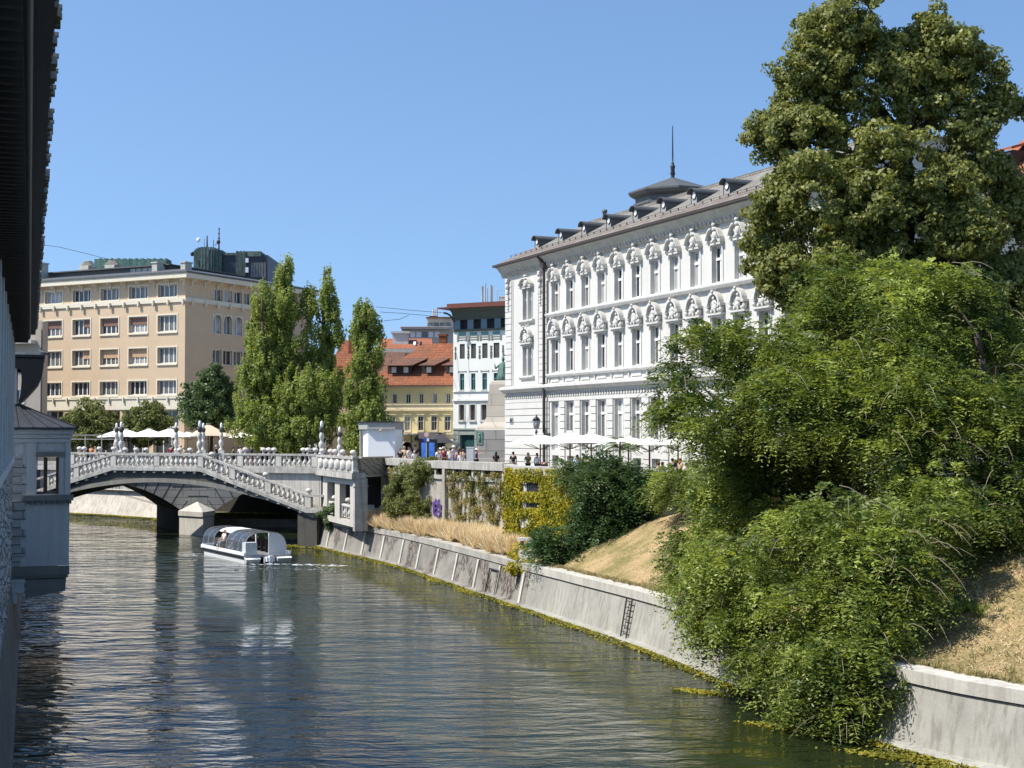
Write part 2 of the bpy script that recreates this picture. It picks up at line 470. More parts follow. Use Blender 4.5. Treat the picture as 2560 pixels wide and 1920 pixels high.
def smooth_line(pts, step=0.8):
    """Catmull-Rom through (x,y,...) points, resampled"""
    P = [Vector(p) for p in pts]; out = []
    for i in range(len(P) - 1):
        p0 = P[max(i - 1, 0)]; p1 = P[i]; p2 = P[i + 1]; p3 = P[min(i + 2, len(P) - 1)]
        n = max(1, int((p2 - p1).length / step))
        for k in range(n):
            t = k / n
            out.append(0.5 * ((2 * p1) + (p2 - p0) * t + (2 * p0 - 5 * p1 + 4 * p2 - p3) * t * t + (3 * p1 - p0 - 3 * p2 + p3) * t ** 3))
    out.append(P[-1]); return out
def with_normals(P, z=0.0, flip=1):
    res = []
    for i, p in enumerate(P):
        a = P[max(i - 1, 0)]; b = P[min(i + 1, len(P) - 1)]
        d = Vector((b[0] - a[0], b[1] - a[1])).normalized()
        res.append((p[0], p[1], z, d.y * flip, -d.x * flip))
    return res

# right bank: water line of the quay, far to near
Q = [(-15.3, 109.5, 0), (-11.4, 101.2, 0), (-7.5, 93, 0), (-3.6, 82.6, 0), (-.14, 72.8, 0), (2.7, 65, 0), (5.5, 57.2, 0), (7.9, 48.6, 0), (10.3, 40.5, 0), (13.3, 35.6, 0), (20, 29, 0), (34, 20, 0), (62, 6, 0)]
QS = smooth_line(Q, 0.7)
QN = with_normals(QS)
# upper edge of the bank (foot of the terrace wall, then the street edge)
Wl = [(-9.1, 101.0), (-5.0, 91.2), (-0.36, 84.0), (0.24, 77.0), (3.35, 73.0), (5.4, 72.0), (8.55, 70.6), (9.3, 67.0)]
UP = [(-9.6, 107.5, 2.25), (-9.1, 101, 2.3), (-5, 91.2, 2.35), (-0.36, 84, 2.4), (0.6, 77, 2.45), (3.35, 73, 3.0), (5.4, 72, 3.8), (8.55, 70.6, 5.3), (12.3, 62, 5.9), (16.6, 52, 5.9), (20.5, 44, 5.9), (25.5, 37, 5.9), (38, 28, 5.9), (66, 14, 5.9)]

# ------------------------------------------------------------------ ground sheet at street level
from mathutils.geometry import tessellate_polygon
right_poly = [(66, 14), (38, 28), (25.5, 37), (20.5, 44), (16.6, 52), (12.3, 62), (9.3, 67.0), (8.55, 70.7), (5.4, 72.1), (3.35, 73.1), (0.24, 77.1), (-.36, 84.1), (-5, 91.3), (-9.1, 101.1),
              (-10.7, 98.1), (-14.2, 107), (-14.9, 110), (-17, 121.6), (-18, 131), (-30, 134.5), (-37.5, 148), (-49.5, 157), (-78, 176), (-150, 197), (-420, 240),
              (-2500, 400), (-2500, 4000), (3500, 4000), (3500, 14)]
left_poly = [(-0.95, 0), (-20.5, 57.5), (-27, 76), (-43, 121), (-62, 142), (-100, 160), (-160, 176), (-420, 215), (-2500, 330), (-2500, -60), (-.95, -60)]
mb = MB()
for poly in (right_poly, left_poly):
    vs = [Vector((x, y, GZ)) for x, y in poly]
    mb.add(vs, tessellate_polygon([vs]))
structure('ground', mb, weathered('paving', (0.24, 0.225, 0.205), (0.17, 0.165, 0.15), 0.5, 0.15, 0, 6, 0.004))

# retaining faces of the far bank that carry the street
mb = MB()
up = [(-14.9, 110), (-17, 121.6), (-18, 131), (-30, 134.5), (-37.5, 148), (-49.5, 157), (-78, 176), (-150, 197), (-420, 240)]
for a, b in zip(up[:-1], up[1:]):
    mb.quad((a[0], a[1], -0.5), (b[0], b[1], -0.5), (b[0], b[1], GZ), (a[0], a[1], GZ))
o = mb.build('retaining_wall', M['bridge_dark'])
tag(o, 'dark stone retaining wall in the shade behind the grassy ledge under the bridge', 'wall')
mb = MB()
lp = [(-27, 76), (-43, 121), (-62, 142), (-100, 160), (-160, 176)]
for a, b in zip(lp[:-1], lp[1:]):
    mb.quad((a[0], a[1], -0.5), (b[0], b[1], -0.5), (b[0], b[1], GZ), (a[0], a[1], GZ))
o = mb.build('river_wall', M['concrete']); tag(o, 'stone river wall behind the small pavilion at the left bridge end', 'wall')

# grassy ledge at the foot of that wall and the far embankment
mb = MB()
led = [(-15.6, 112), (-18.2, 127.5), (-19, 129.8), (-28.6, 131.2), (-30.5, 133.5)]
led_in = [(-14.9, 112), (-17.2, 126), (-17.9, 131.2), (-29.4, 134.6), (-30.3, 134.9)]
for i in range(len(led) - 1):
    a, b, c, d = led[i], led[i + 1], led_in[i + 1], led_in[i]
    mb.quad((*a, .75), (*b, .75), (*c, 1.3), (*d, 1.3))
structure('riverside_ledge', mb, weathered('ledge_turf', (0.22, 0.20, 0.08), (0.28, 0.21, 0.12), 0.8, 1.3, 0, 14, 0.02))
mb = MB()
for i in range(len(led) - 1):
    a, b = led[i], led[i + 1]
    mb.quad((*a, -.5), (*b, -.5), (*b, .75), (*a, .75))
o = mb.build('ledge_wall', M['concrete_light']); tag(o, 'low pale stone edging at the water below the grassy ledge', 'wall')

EM = [(-31.5, 134.5, 0), (-35.5, 142, 0), (-41, 147, 0), (-47, 151.5, 0), (-76, 170, 0), (-150, 190, 0), (-420, 232, 0)]
EN = with_normals(EM, 0, -1)
mb = MB(); mb.sweep(EN, [(0.1, -1), (0.1, .12), (-.9, 2.5), (-1.6, 2.5), (-1.6, -1)])
emb = thing('embankment', (0, 0, 0), 0, 'sunlit battered stone embankment across the water seen under the bridge arch', 'embankment')
mb.build('wall', blocks('embankment_stone', (0.50, 0.46, 0.39), (0.25, 0.23, 0.2), 3.4, 9, 0.05, (0.28, 0.25, 0.21), 0.08, streak=0.6, amount=0.5), emb)
mb = MB(); mb.sweep(EN, [(-.82, 2.5), (-.82, 2.72), (-1.5, 2.72), (-1.5, 2.5)]); mb.build('coping', M['pale_stone'], emb)
mb = MB(); mb.sweep([(x, y, z, nx, ny) for x, y, z, nx, ny in EN], [(-.4, 2.5 + .22 - .03), (-7, 2.69)], close=False)
structure('lower_promenade', mb, M['concrete'])
rail = thing('concrete_railing', (0, 0, 0), 0, 'white railing of square posts along the far embankment under the arch', 'railing')
mb = MB(); mb.sweep(EN, [(-1.0, 3.55), (-1.0, 3.7), (-1.3, 3.7), (-1.3, 3.55)]); mb.build('top_rail', M['pale_stone'], rail)
mb = MB()
for i in range(4):
    a = Vector(EN[i][:2]); b = Vector(EN[i + 1][:2]); n = Vector(EN[i][3:5]); Ln = (b - a).length
    k = 0.0
    while k < min(Ln, 20):
        p = a + (b - a) * (k / Ln) - n * 1.15; w = .12 if int(k / .55) % 5 else .3
        mb.box(p.x - w, p.x + w, p.y - .1, p.y + .1, 2.7, 3.56); k += .55
mb.build('railing_posts', M['pale_stone'], rail)

# ------------------------------------------------------------------ quay walls on the right
SPLIT = min(range(len(QS)), key=lambda i: abs(QS[i][1] - 70.5))
def quay_profile(path):
    mb = MB()
    mb.sweep(path, [(0.5, -1), (0.5, .07), (.36, .14), (.05, .2), (-.30, 1.74), (-1.0, 1.74), (-1.0, -1)])
    return mb
t = NT('quay_stone')
cc = t.mix(t.ramp(t.noise(t.mapped(), .5, 6, .65), [(.38, 0), (.68, 1)]), (0.185, 0.175, 0.155), (0.32, 0.305, 0.265))
ln_ = t.ramp(t.noise(t.mapped((1.7, 1.7, .12)), 1.0, 4, .6), [(.46, 0), (.58, 1)])
cc = t.mix(t.math('MULTIPLY', ln_, .55), cc, (0.24, 0.215, 0.19))
vine = t.math('MULTIPLY', t.ramp(t.noise(t.mapped((1, 1, .8)), .55, 4, .6), [(.52, 0), (.58, 1)]), t.ramp(t.noise(t.mapped((1, 1, .5)), 6, 6, .75), [(.45, 0), (.53, 1)]))
cc = t.mix(vine, cc, (0.075, 0.055, 0.045))
M['quay_stone'] = t.set(cc, .9, t.bump(t.noise(t.mapped(), 7, 6, .7), .03), spec=.15)
t = NT('quay_concrete')
cc = t.mix(t.ramp(t.noise(t.mapped(), .35, 6, .65), [(.35, 0), (.7, 1)]), (0.385, 0.375, 0.33), (0.25, 0.24, 0.215))
ln_ = t.ramp(t.noise(t.mapped((4, 4, .16)), 1.2, 6, .7), [(.48, 0), (.66, 1)])
sep = t.n('ShaderNodeSeparateXYZ'); t.l(t.co, sep.inputs[0])
hi = t.ramp(sep.outputs[2], [(0.2, .35), (1.0, .8)])
cc = t.mix(t.math('MULTIPLY', ln_, .85), cc, (0.20, 0.19, 0.165))
sp_ = t.ramp(t.noise(t.mapped((1, 1, .7)), 9, 6, .75), [(.66, 0), (.69, 1)])
cc = t.mix(t.math('MULTIPLY', sp_, .8), cc, (0.16, 0.15, 0.13))
M['quay_concrete'] = t.set(cc, .9, t.bump(t.noise(t.mapped(), 7, 6, .7), .012), spec=.15)

qa = thing('quay_wall', (0, 0, 0), 0, 'old grey stone quay wall with dead vines and rib strips below the dry grasses', 'wall')
quay_profile(QN[:SPLIT + 1]).build('wall', M['quay_stone'], qa)
mb = MB(); mb.sweep(QN[:SPLIT + 1], [(-.24, 1.78), (-.22, 2.12), (-.95, 2.14), (-.95, 1.78)]); mb.build('coping', M['concrete'], qa)
mb = MB()
acc = 0; last = None
for i in range(1, SPLIT):
    acc += (Vector(QS[i]) - Vector(QS[i - 1])).length
    if acc > 3.4:
        acc = 0
        x, y, z, nx, ny = QN[i]; d = Vector((-ny, nx, 0)); n3 = Vector((nx, ny, 0)); p = Vector((x, y, 0))
        for (w, off, mi) in ((.13, .06, 0),):
            a = p + n3 * (.10 + off * .4); b = p + n3 * (-.26 + off)
            mb.add([a - d * w + Vector((0, 0, .15)), a + d * w + Vector((0, 0, .15)), b + d * w + Vector((0, 0, 1.7)), b - d * w + Vector((0, 0, 1.7)),
                    p - d * w + n3 * -.1 + Vector((0, 0, .15)), p + d * w + n3 * -.1 + Vector((0, 0, .15)), p + d * w - n3 * .5 + Vector((0, 0, 1.7)), p - d * w - n3 * .5 + Vector((0, 0, 1.7))],
                   [(0, 1, 2, 3), (0, 4, 5, 1), (1, 5, 6, 2), (2, 6, 7, 3), (3, 7, 4, 0)])
mb.build('wall_ribs', M['concrete_light'], qa)
qb = thing('quay_wall', (0, 0, 0), 0, 'pale concrete quay wall with vertical run-off streaks below the dry grass slope', 'wall')
quay_profile(QN[SPLIT:]).build('wall', M['quay_concrete'], qb)
mb = MB(); mb.sweep(QN[SPLIT:], [(-.22, 1.78), (-.2, 2.14), (-.95, 2.16), (-.95, 1.78)]); mb.build('coping', M['concrete_light'], qb)

# iron ladder and the old doorway outline
def on_quay(Y):
    i = min(range(len(QS)), key=lambda i: abs(QS[i][1] - Y)); x, y, z, nx, ny = QN[i]
    return Vector((x, y, 0)), Vector((-ny, nx, 0)), Vector((nx, ny, 0))
p, d, n = on_quay(59.3)
lad = thing('quay_ladder', p, 0, 'rusty dark iron ladder fixed to the pale concrete quay wall', 'ladder')
mb = MB()
for s_ in (-.28, .28): mb.bar(d * s_ + n * .22 + Vector((0, 0, -.2)), d * s_ + n * -.14 + Vector((0, 0, 1.78)), .035)
mb.build('side_rail', M['dark_brown'], lad)
for k in range(7):
    z = .15 + k * .25; mb = MB(); q = n * (.22 - .36 * (z + .2) / 1.98)
    mb.bar(d * -.28 + q + Vector((0, 0, z)), d * .28 + q + Vector((0, 0, z)), .022); mb.build('rung', M['dark_brown'], lad)
p, d, n = on_quay(75.5)
dr = thing('water_gate', p, 0, 'thin dark iron frame around a walled-up doorway in the quay wall', 'gate frame')
mb = MB()
for s_ in (-.75, .75): mb.bar(d * s_ + n * .16, d * s_ + n * -.14 + Vector((0, 0, 1.45)), .04)
mb.bar(d * -.8 + n * -.13 + Vector((0, 0, 1.42)), d * .8 + n * -.13 + Vector((0, 0, 1.42)), .045)
mb.build('iron_frame', M['dark_brown'], dr)

# ------------------------------------------------------------------ slope
UPS = smooth_line(UP, 0.8)
def slope_pt(s, w):
    i = s * (len(QS) - 1); k = min(int(i), len(QS) - 2); f = i - k
    q = QS[k].lerp(QS[k + 1], f); nx, ny = QN[k][3:5]
    a = Vector((q.x - nx * .85, q.y - ny * .85, 2.1))
    best = UPS
    return a
# pair every quay point with the nearest point of the upper line, kept monotonic
pairs = []; last = 0
for i in range(len(QS)):
    nx, ny = QN[i][3:5]
    a = Vector((QS[i].x - nx * .85, QS[i].y - ny * .85, 2.08))
    j = min(range(last, len(UPS)), key=lambda j: (UPS[j].x - a.x) ** 2 + (UPS[j].y - a.y) ** 2)
    last = j; pairs.append((a, UPS[j]))
# smooth the upper partner
NW = 14
rows = []
for i in range(len(pairs)):
    lo = max(0, i - 4); hi_ = min(len(pairs), i + 5)
    u = sum((pairs[k][1] for k in range(lo, hi_)), Vector()) / (hi_ - lo)
    a = pairs[i][0]; row = []
    for w in range(NW + 1):
        f = w / NW
        p = a.lerp(u, f); e = f * f * (3 - 2 * f) * .5 + f * .5
        p.z = a.z + (u.z - a.z) * e + (0.10 * noise.noise(p * .5) if 0 < w < NW else 0)
        row.append(p)
    rows.append(row)
mb = MB(); vs = [p for r_ in rows for p in r_]; fs = []
for i in range(len(rows) - 1):
    for w in range(NW):
        a = i * (NW + 1) + w; fs.append((a, a + 1, a + NW + 2, a + NW + 1))
mb.smooth = True; mb.add(vs, fs)
t = NT('dry_turf')
g1 = t.mix(t.ramp(t.noise(t.mapped(), .45, 6, .65), [(.42, 0), (.60, 1)]), (0.40, 0.29, 0.155), (0.20, 0.17, 0.07))
g2 = t.ramp(t.noise(t.mapped(), 9, 6, .75), [(.32, .45), (.68, 1.45)])
slope_o = structure('slope', mb, t.set(t.mix(.8, g1, g2, 'MULTIPLY'), .95, t.bump(t.noise(t.mapped(), 14, 5, .7), .05), spec=.1))
def bank(i, f):
    """a point on the bank surface: i along the quay (0..1), f from quay to street"""
    a = i * (len(rows) - 1); k = min(int(a), len(rows) - 2); g = a - k; w = f * NW; m = min(int(w), NW - 1); h = w - m
    return rows[k][m].lerp(rows[k + 1][m], g).lerp(rows[k][m + 1].lerp(rows[k + 1][m + 1], g), h)
def bank_at(Y, f):
    k = min(range(len(rows)), key=lambda i: abs(rows[i][0].y - Y)); return bank(k / (len(rows) - 1), f)

# ------------------------------------------------------------------ terrace wall
TW = [(-9.1, 101.0, 0), (-5.0, 91.2, 0), (-0.36, 84.0, 0)]
TN = with_normals([Vector(p) for p in TW])
tw = thing('terrace_wall', (0, 0, 0), 0, 'tall stone terrace wall with slotted parapet and faded climbing vines above the dry grasses', 'wall')
t = NT('ivy_wall_stone')
cc = t.mix(t.ramp(t.noise(t.mapped(), .6, 6, .65), [(.38, 0), (.68, 1)]), (0.44, 0.41, 0.36), (0.33, 0.30, 0.26))
st = t.ramp(t.noise(t.mapped((4, 4, .5), (0, R(7), 0)), 1.6, 6, .75), [(.47, 0), (.54, 1)])
cc = t.mix(t.math('MULTIPLY', st, .6), cc, (0.27, 0.22, 0.15))
M['ivy_wall_stone'] = t.set(cc, .9, t.bump(t.noise(t.mapped((1, 1, .4)), 10, 6, .7), .03), spec=.15)
mb = MB(); mb.sweep(TN, [(0, 1.5), (0, 5.75), (-.6, 5.75), (-.6, 1.5)]); mb.build('wall', M['ivy_wall_stone'], tw)
mb = MB(); mb.sweep(TN, [(.22, 6.4), (.24, 6.86), (-.42, 6.88), (-.42, 6.4)]); mb.build('coping', M['concrete'], tw)
mb = MB(); mb.sweep(TN, [(.12, 5.72), (.12, 5.98), (-.42, 5.98), (-.42, 5.72)]); mb.build('ledge', M['concrete'], tw)
mb = MB(); mb.sweep(TN, [(-.25, 5.97), (-.25, 6.41), (-.35, 6.41), (-.35, 5.97)]); mb.build('slot_back', M['bridge_dark'], tw)
pm = MB(); pp = MB()
for i in range(2):
    a = Vector(TW[i]); b = Vector(TW[i + 1]); n3 = Vector((TN[i][3], TN[i][4], 0)).normalized(); dd = (b - a); Ln = dd.length; dd.normalize()
    ang = math.atan2(dd.y, dd.x); k = .3; c = 0
    while k < Ln - .2:
        X = Matrix.Translation(a + dd * k) @ Matrix.Rotation(ang, 4, 'Z')
        pm.box(-.09, .09, -.10, .02, 5.97, 6.42, X); k += 1.15
    for k, w_ in (((.35, .25), (5.9, .3)) if i == 0 else ((1.6, .16),)):
        X = Matrix.Translation(a + dd * k) @ Matrix.Rotation(ang, 4, 'Z')
        pp.box(-w_, w_, -.24, .05, 1.8, 6.38, X)
pm.build('parapet_posts', M['concrete_light'], tw)
pp.build('buttress', M['ivy_wall_stone'], tw)
TW2 = [(0.0, 77.6, 0), (3.35, 73.0, 0), (5.4, 72.0, 0), (8.55, 70.6, 0), (9.35, 67.0, 0), (13.5, 61.5, 0)]
TN2 = with_normals([Vector(p) for p in TW2])
t2 = thing('terrace_wall', (0, 0, 0), 0, 'plain stone terrace wall under yellow ivy and bushes, café people sitting above it', 'wall')
mb = MB(); mb.sweep(TN2, [(0, 1.5), (0, 6.35), (-.5, 6.35), (-.5, 1.5)]); mb.quad((0, 77.6, 1.5), (-.36, 84.2, 1.5), (-.36, 84.2, 6.35), (0, 77.6, 6.35)); mb.build('wall', M['concrete_light'], t2)
mb = MB(); mb.sweep(TN2, [(.15, 6.36), (.15, 6.84), (-.65, 6.86), (-.65, 6.36)])
mb.sweep(with_normals([Vector((-.36, 84.0, 0)), Vector((0, 77.7, 0))]), [(.15, 6.36), (.15, 6.83), (-.4, 6.83), (-.4, 6.36)])
mb.build('coping', M['concrete'], t2)
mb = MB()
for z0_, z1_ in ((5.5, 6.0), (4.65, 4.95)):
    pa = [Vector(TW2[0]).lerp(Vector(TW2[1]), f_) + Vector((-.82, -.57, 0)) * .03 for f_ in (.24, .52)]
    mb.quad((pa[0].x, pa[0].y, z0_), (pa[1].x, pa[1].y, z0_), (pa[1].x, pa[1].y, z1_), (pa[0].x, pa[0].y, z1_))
mb.build('recess_shade', M['interior_dark'], t2)  # flat dark sheets on the wall paint the shade of two openings
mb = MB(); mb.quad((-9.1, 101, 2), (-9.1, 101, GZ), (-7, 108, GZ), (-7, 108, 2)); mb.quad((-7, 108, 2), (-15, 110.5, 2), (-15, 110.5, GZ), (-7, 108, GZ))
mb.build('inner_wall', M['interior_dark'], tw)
# small white balustrade block on the quay edge
p = bank_at(73.6, .02)
sb = thing('stone_balustrade', (p.x, p.y, 2.1), R(-20), 'short pale stone balustrade block at the end of the dry grasses', 'balustrade')
mb = MB(); mb.box(-.05, 1.15, -.2, .2, 0, .62); mb.build('base', M['pale_stone'], sb)
mb = MB(); mb.box(-.12, 1.22, -.25, .25, .98, 1.13); mb.build('top_rail', M['pale_stone'], sb)
for x in (0, .5, 1.0):
    mb = MB(); mb.box(x, x + .12, -.14, .14, .62, .98); mb.build('post', M['pale_stone'], sb)
# ------------------------------------------------------------------ white palace on the right
WA = R(-66.3)
wb = thing('palace_building', (-0.441, 104.4, 0), WA, 'long white three-storey palace with rich window hoods and round roof windows', 'building')
LEN = 38.6
W_, T_ = M['white_plaster'], M['white_trim']
wins_t = [8.47, 10.76, 13.07, 15.39, 17.73, 20.05, 22.29, 24.62, 26.83, 29.16, 31.42]
wins_x = [8.45 + 2.3 * k for k in range(13)]
ops = []
for x in wins_x:
    ops += [(x - .5, x + .5, 16.9, 18.9), (x - .5, x + .5, 12.76, 15.0), (x - .62, x + .62, 7.5, 10.75), (x - .5, x + .5, 6.35, 7.12)]
for c in (3.45, 4.35):
    ops += [(c - .33, c + .33, 16.7, 18.9), (c - .33, c + .33, 12.7, 14.75)]
mb = MB(); wall_grid(mb, 0, LEN, 5.2, 20.4, ops, .32)
mb.quad((0, 0, 5.2), (0, 14, 5.2), (0, 14, 20.4), (0, 0, 20.4)); mb.quad((LEN, 0, 5.2), (LEN, 14, 5.2), (LEN, 14, 20.4), (LEN, 0, 20.4))
mb.quad((0, 14, 5.2), (LEN, 14, 5.2), (LEN, 14, 20.4), (0, 14, 20.4))
mb.build('wall', W_, wb)
for x in wins_x:
    window(wb, x - .5, 16.9, 1.0, 2.0, .30, cols=2, transom=.66, surround=.14, fw=.08, mull=.12)
    window(wb, x - .5, 12.76, 1.0, 2.24, .30, cols=2, transom=.64, surround=.14, fw=.08, mull=.12)
    window(wb, x - .62, 7.5, 1.24, 3.25, .31, cols=2, transom=.74, fw=.09, mull=.16, pane=random.choice([M['pane_mid'], M['pane_curtain']]))
    window(wb, x - .5, 6.35, 1.0, .77, .3, cols=2, fw=.05, pane=M['pane_mid'])
for c in (3.45, 4.35):
    window(wb, c - .33, 16.7, .66, 2.2, .3, cols=1, transom=.66, fw=.07, surround=.09)
    window(wb, c - .33, 12.7, .66, 2.05, .3, cols=1, transom=.66, fw=.07, surround=.09)
# horizontal mouldings
def run(mb, x0, x1, prof, back=0.02):
    """moulding along the facade; prof = (out, z) outline"""
    pts = [(-back * -1, prof[0][1])] + [(-o, z) for o, z in prof] + [(back, prof[-1][1])]
    n = len(pts); vs = [(x0, y, z) for y, z in pts] + [(x1, y, z) for y, z in pts]
    fs = [(k, k + 1, k + 1 + n, k + n) for k in range(n - 1)] + [(n - 1, 0, n, 2 * n - 1), tuple(range(n)), tuple(range(2 * n - 1, n - 1, -1))]
    mb.add(vs, fs)
mb = MB()
run(mb, -.12, LEN, [(.0, 11.50), (.22, 11.54), (.38, 11.7), (.52, 11.76), (.52, 11.92), (.12, 12.02)])
mb.build('cornice', T_, wb)
mb = MB()
run(mb, 7.3, LEN, [(.0, 16.52), (.22, 16.55), (.3, 16.70), (.3, 16.80), (.05, 16.88)])
mb.build('string_course', T_, wb)
mb = MB()
run(mb, 7.3, LEN, [(.0, 12.42), (.2, 12.45), (.26, 12.56), (.26, 12.64), (.03, 12.70)])
run(mb, 2.7, 5.1, [(.0, 12.44), (.13, 12.46), (.2, 12.56), (.2, 12.64), (.03, 12.68)])
run(mb, 2.7, 5.1, [(.0, 16.38), (.13, 16.42), (.22, 16.55), (.22, 16.64), (.03, 16.68)])
mb.build('sill_course', T_, wb)
mb = MB()
run(mb, -.5, LEN, [(.0, 20.05), (.12, 20.1), (.2, 20.35), (.34, 20.5), (.5, 20.72), (.62, 20.78), (.62, 20.86)])
run(mb, -.05, LEN, [(.0, 19.80), (.05, 19.82), (.05, 19.94), (.0, 19.96)])
mb.build('eaves_cornice', M['dirty_trim'], wb)
mb = MB()                                              # dentils and rosettes under the eaves, dotted frieze
for k in range(int(LEN / .42)):
    mb.ell((.1 + k * .42, -.2, 20.24), (.12, .1, .12), 6, 4)
mb.build('eaves_rosettes', M['dirty_trim'], wb)
mb = MB()
for k in range(int(LEN / .36)):
    x = .15 + k * .36
    mb.box(x - .1, x + .1, -.12, .01, 11.1, 11.22); mb.ell((x, -.1, 11.30), (.07, .07, .1), 6, 4)
mb.build('frieze_beads', T_, wb)
mb = MB(); run(mb, -.02, LEN, [(.0, 10.80), (.07, 10.81), (.07, 11.08), (.0, 11.09)]); mb.build('architrave', T_, wb)
# rusticated ground floor: courses between the windows
mb = MB()
edges = [(0, wins_x[0] - .9)] + [(a + .72, b - .72) for a, b in zip(wins_x[:-1], wins_x[1:])] + [(wins_x[-1] + .72, LEN)]
for a, b in edges:
    z = 5.2
    while z < 10.75:
        mb.box(a, b, -.09, .01, z, min(z + .42, 10.78)); z += .47
mb.build('rusticated_blocks', W_, wb)
mb = MB()
for z in (16.9, 14.7):
    pass
for x0, x1 in ((0, 1.1), (5.9, 7.2)):                  # quoins on both sides of the corner bay
    z = 12.1; k = 0
    while z < 19.7:
        mb.box(x0 + .004 * (k % 2), x1, -.07, .01, z, z + .40); z += .45; k += 1
mb.build('quoins', M['white_trim'], wb)
mb = MB(); mb.box(1.2, 1.35, -.06, .01, 12.1, 19.7); mb.box(5.65, 5.8, -.06, .01, 12.1, 19.7); mb.build('lesene', T_, wb)
# aprons under the first-floor windows, panels and brackets
for x in wins_x:
    mb = MB(); mb.box(x - .62, x + .62, -.06, .01, 12.12, 12.42)
    mb.box(x - .95, x - .82, -.10, .01, 12.05, 12.44); mb.box(x - .42, x + .42, -.2, -.02, 12.50, 12.6)
    mb.build('window_apron', T_, wb)

def figure(mb, cx, z, s=1.0, k=0):
    """relief of a draped figure with a child at its side"""
    r = random.Random(k)
    lean = r.uniform(-.08, .08)
    mb.ell((cx + lean, -.22, z + .82 * s), (.09 * s, .09, .11 * s), 8, 6)
    mb.ell((cx + lean * .6, -.18, z + .56 * s), (.17 * s, .12, .2 * s), 8, 6, jit=.06)
    mb.ell((cx, -.2, z + .28 * s), (.24 * s, .15, .24 * s), 8, 6, jit=.08)
    mb.bar((cx + lean - .14 * s, -.2, z + .66 * s), (cx - .26 * s, -.25, z + .4 * s), .05 * s, 6, .035 * s)
    mb.bar((cx + lean + .14 * s, -.2, z + .66 * s), (cx + .3 * s, -.25, z + .48 * s), .05 * s, 6, .035 * s)
    sx = 1 if k % 2 else -1
    mb.ell((cx + sx * .34 * s, -.2, z + .34 * s), (.07 * s, .07, .08 * s), 7, 5)
    mb.ell((cx + sx * .34 * s, -.16, z + .16 * s), (.11 * s, .1, .14 * s), 7, 5, jit=.1)
    mb.ell((cx - sx * .36 * s, -.14, z + .12 * s), (.14 * s, .1, .12 * s), 7, 5, jit=.15)
    mb.bar((cx - .12 * s, -.26, z + .2 * s), (cx - .2 * s, -.28, z), .07 * s, 6, .05 * s)
    mb.bar((cx + .1 * s, -.26, z + .2 * s), (cx + .18 * s, -.28, z), .07 * s, 6, .05 * s)

def arch_hood(cx, z, k, s=1.0):
    mb = MB()
    hw = .70 * s
    mb.box(cx - hw - .1, cx + hw + .1, -.3, .01, z - .02, z + .08); mb.box(cx - hw, cx + hw, -.2, .01, z - .12, z - .021)
    n = 12
    for (r0, r1, dep) in ((.50, .66, .34), (.40, .47, .18)):
        prev = None
        vs = []; fs = []
        for i in range(n + 1):
            a = math.pi * i / n
            ca, sa = math.cos(a), math.sin(a)
            zz = z + .62
            vs += [(cx + ca * r0 * s, -dep, zz + sa * r0 * s), (cx + ca * r1 * s, -dep, zz + sa * r1 * s), (cx + ca * r1 * s, .01, zz + sa * r1 * s), (cx + ca * r0 * s, .01, zz + sa * r0 * s)]
        for i in range(n):
            b = i * 4
            for q in range(4): fs.append((b + q, b + (q + 1) % 4, b + 4 + (q + 1) % 4, b + 4 + q))
        fs += [(0, 1, 2, 3), (n * 4 + 3, n * 4 + 2, n * 4 + 1, n * 4)]
        mb.add(vs, fs)
    for sx in (-1, 1):                                  # springers, scrolls
        mb.box(cx + sx * .66 * s - .14, cx + sx * .66 * s + .14, -.36, .01, z + .48, z + .62)
        mb.ell((cx + sx * .68 * s, -.2, z + .28), (.13, .13, .17), 8, 6)
        mb.box(cx + sx * .62 - .06, cx + sx * .62 + .06, -.15, .01, z + .08, z + .48)
    figure(mb, cx, z + .08, s, k)
    mb.ell((cx, -.36, z + 1.26 * s), (.1, .08, .1), 6, 5)
    for i in range(5):                                  # festoon above the arch
        mb.ell((cx - .3 + .15 * i, -.06, z + 1.38 + .05 * abs(i - 2)), (.07, .05, .05), 6, 4)
    return mb
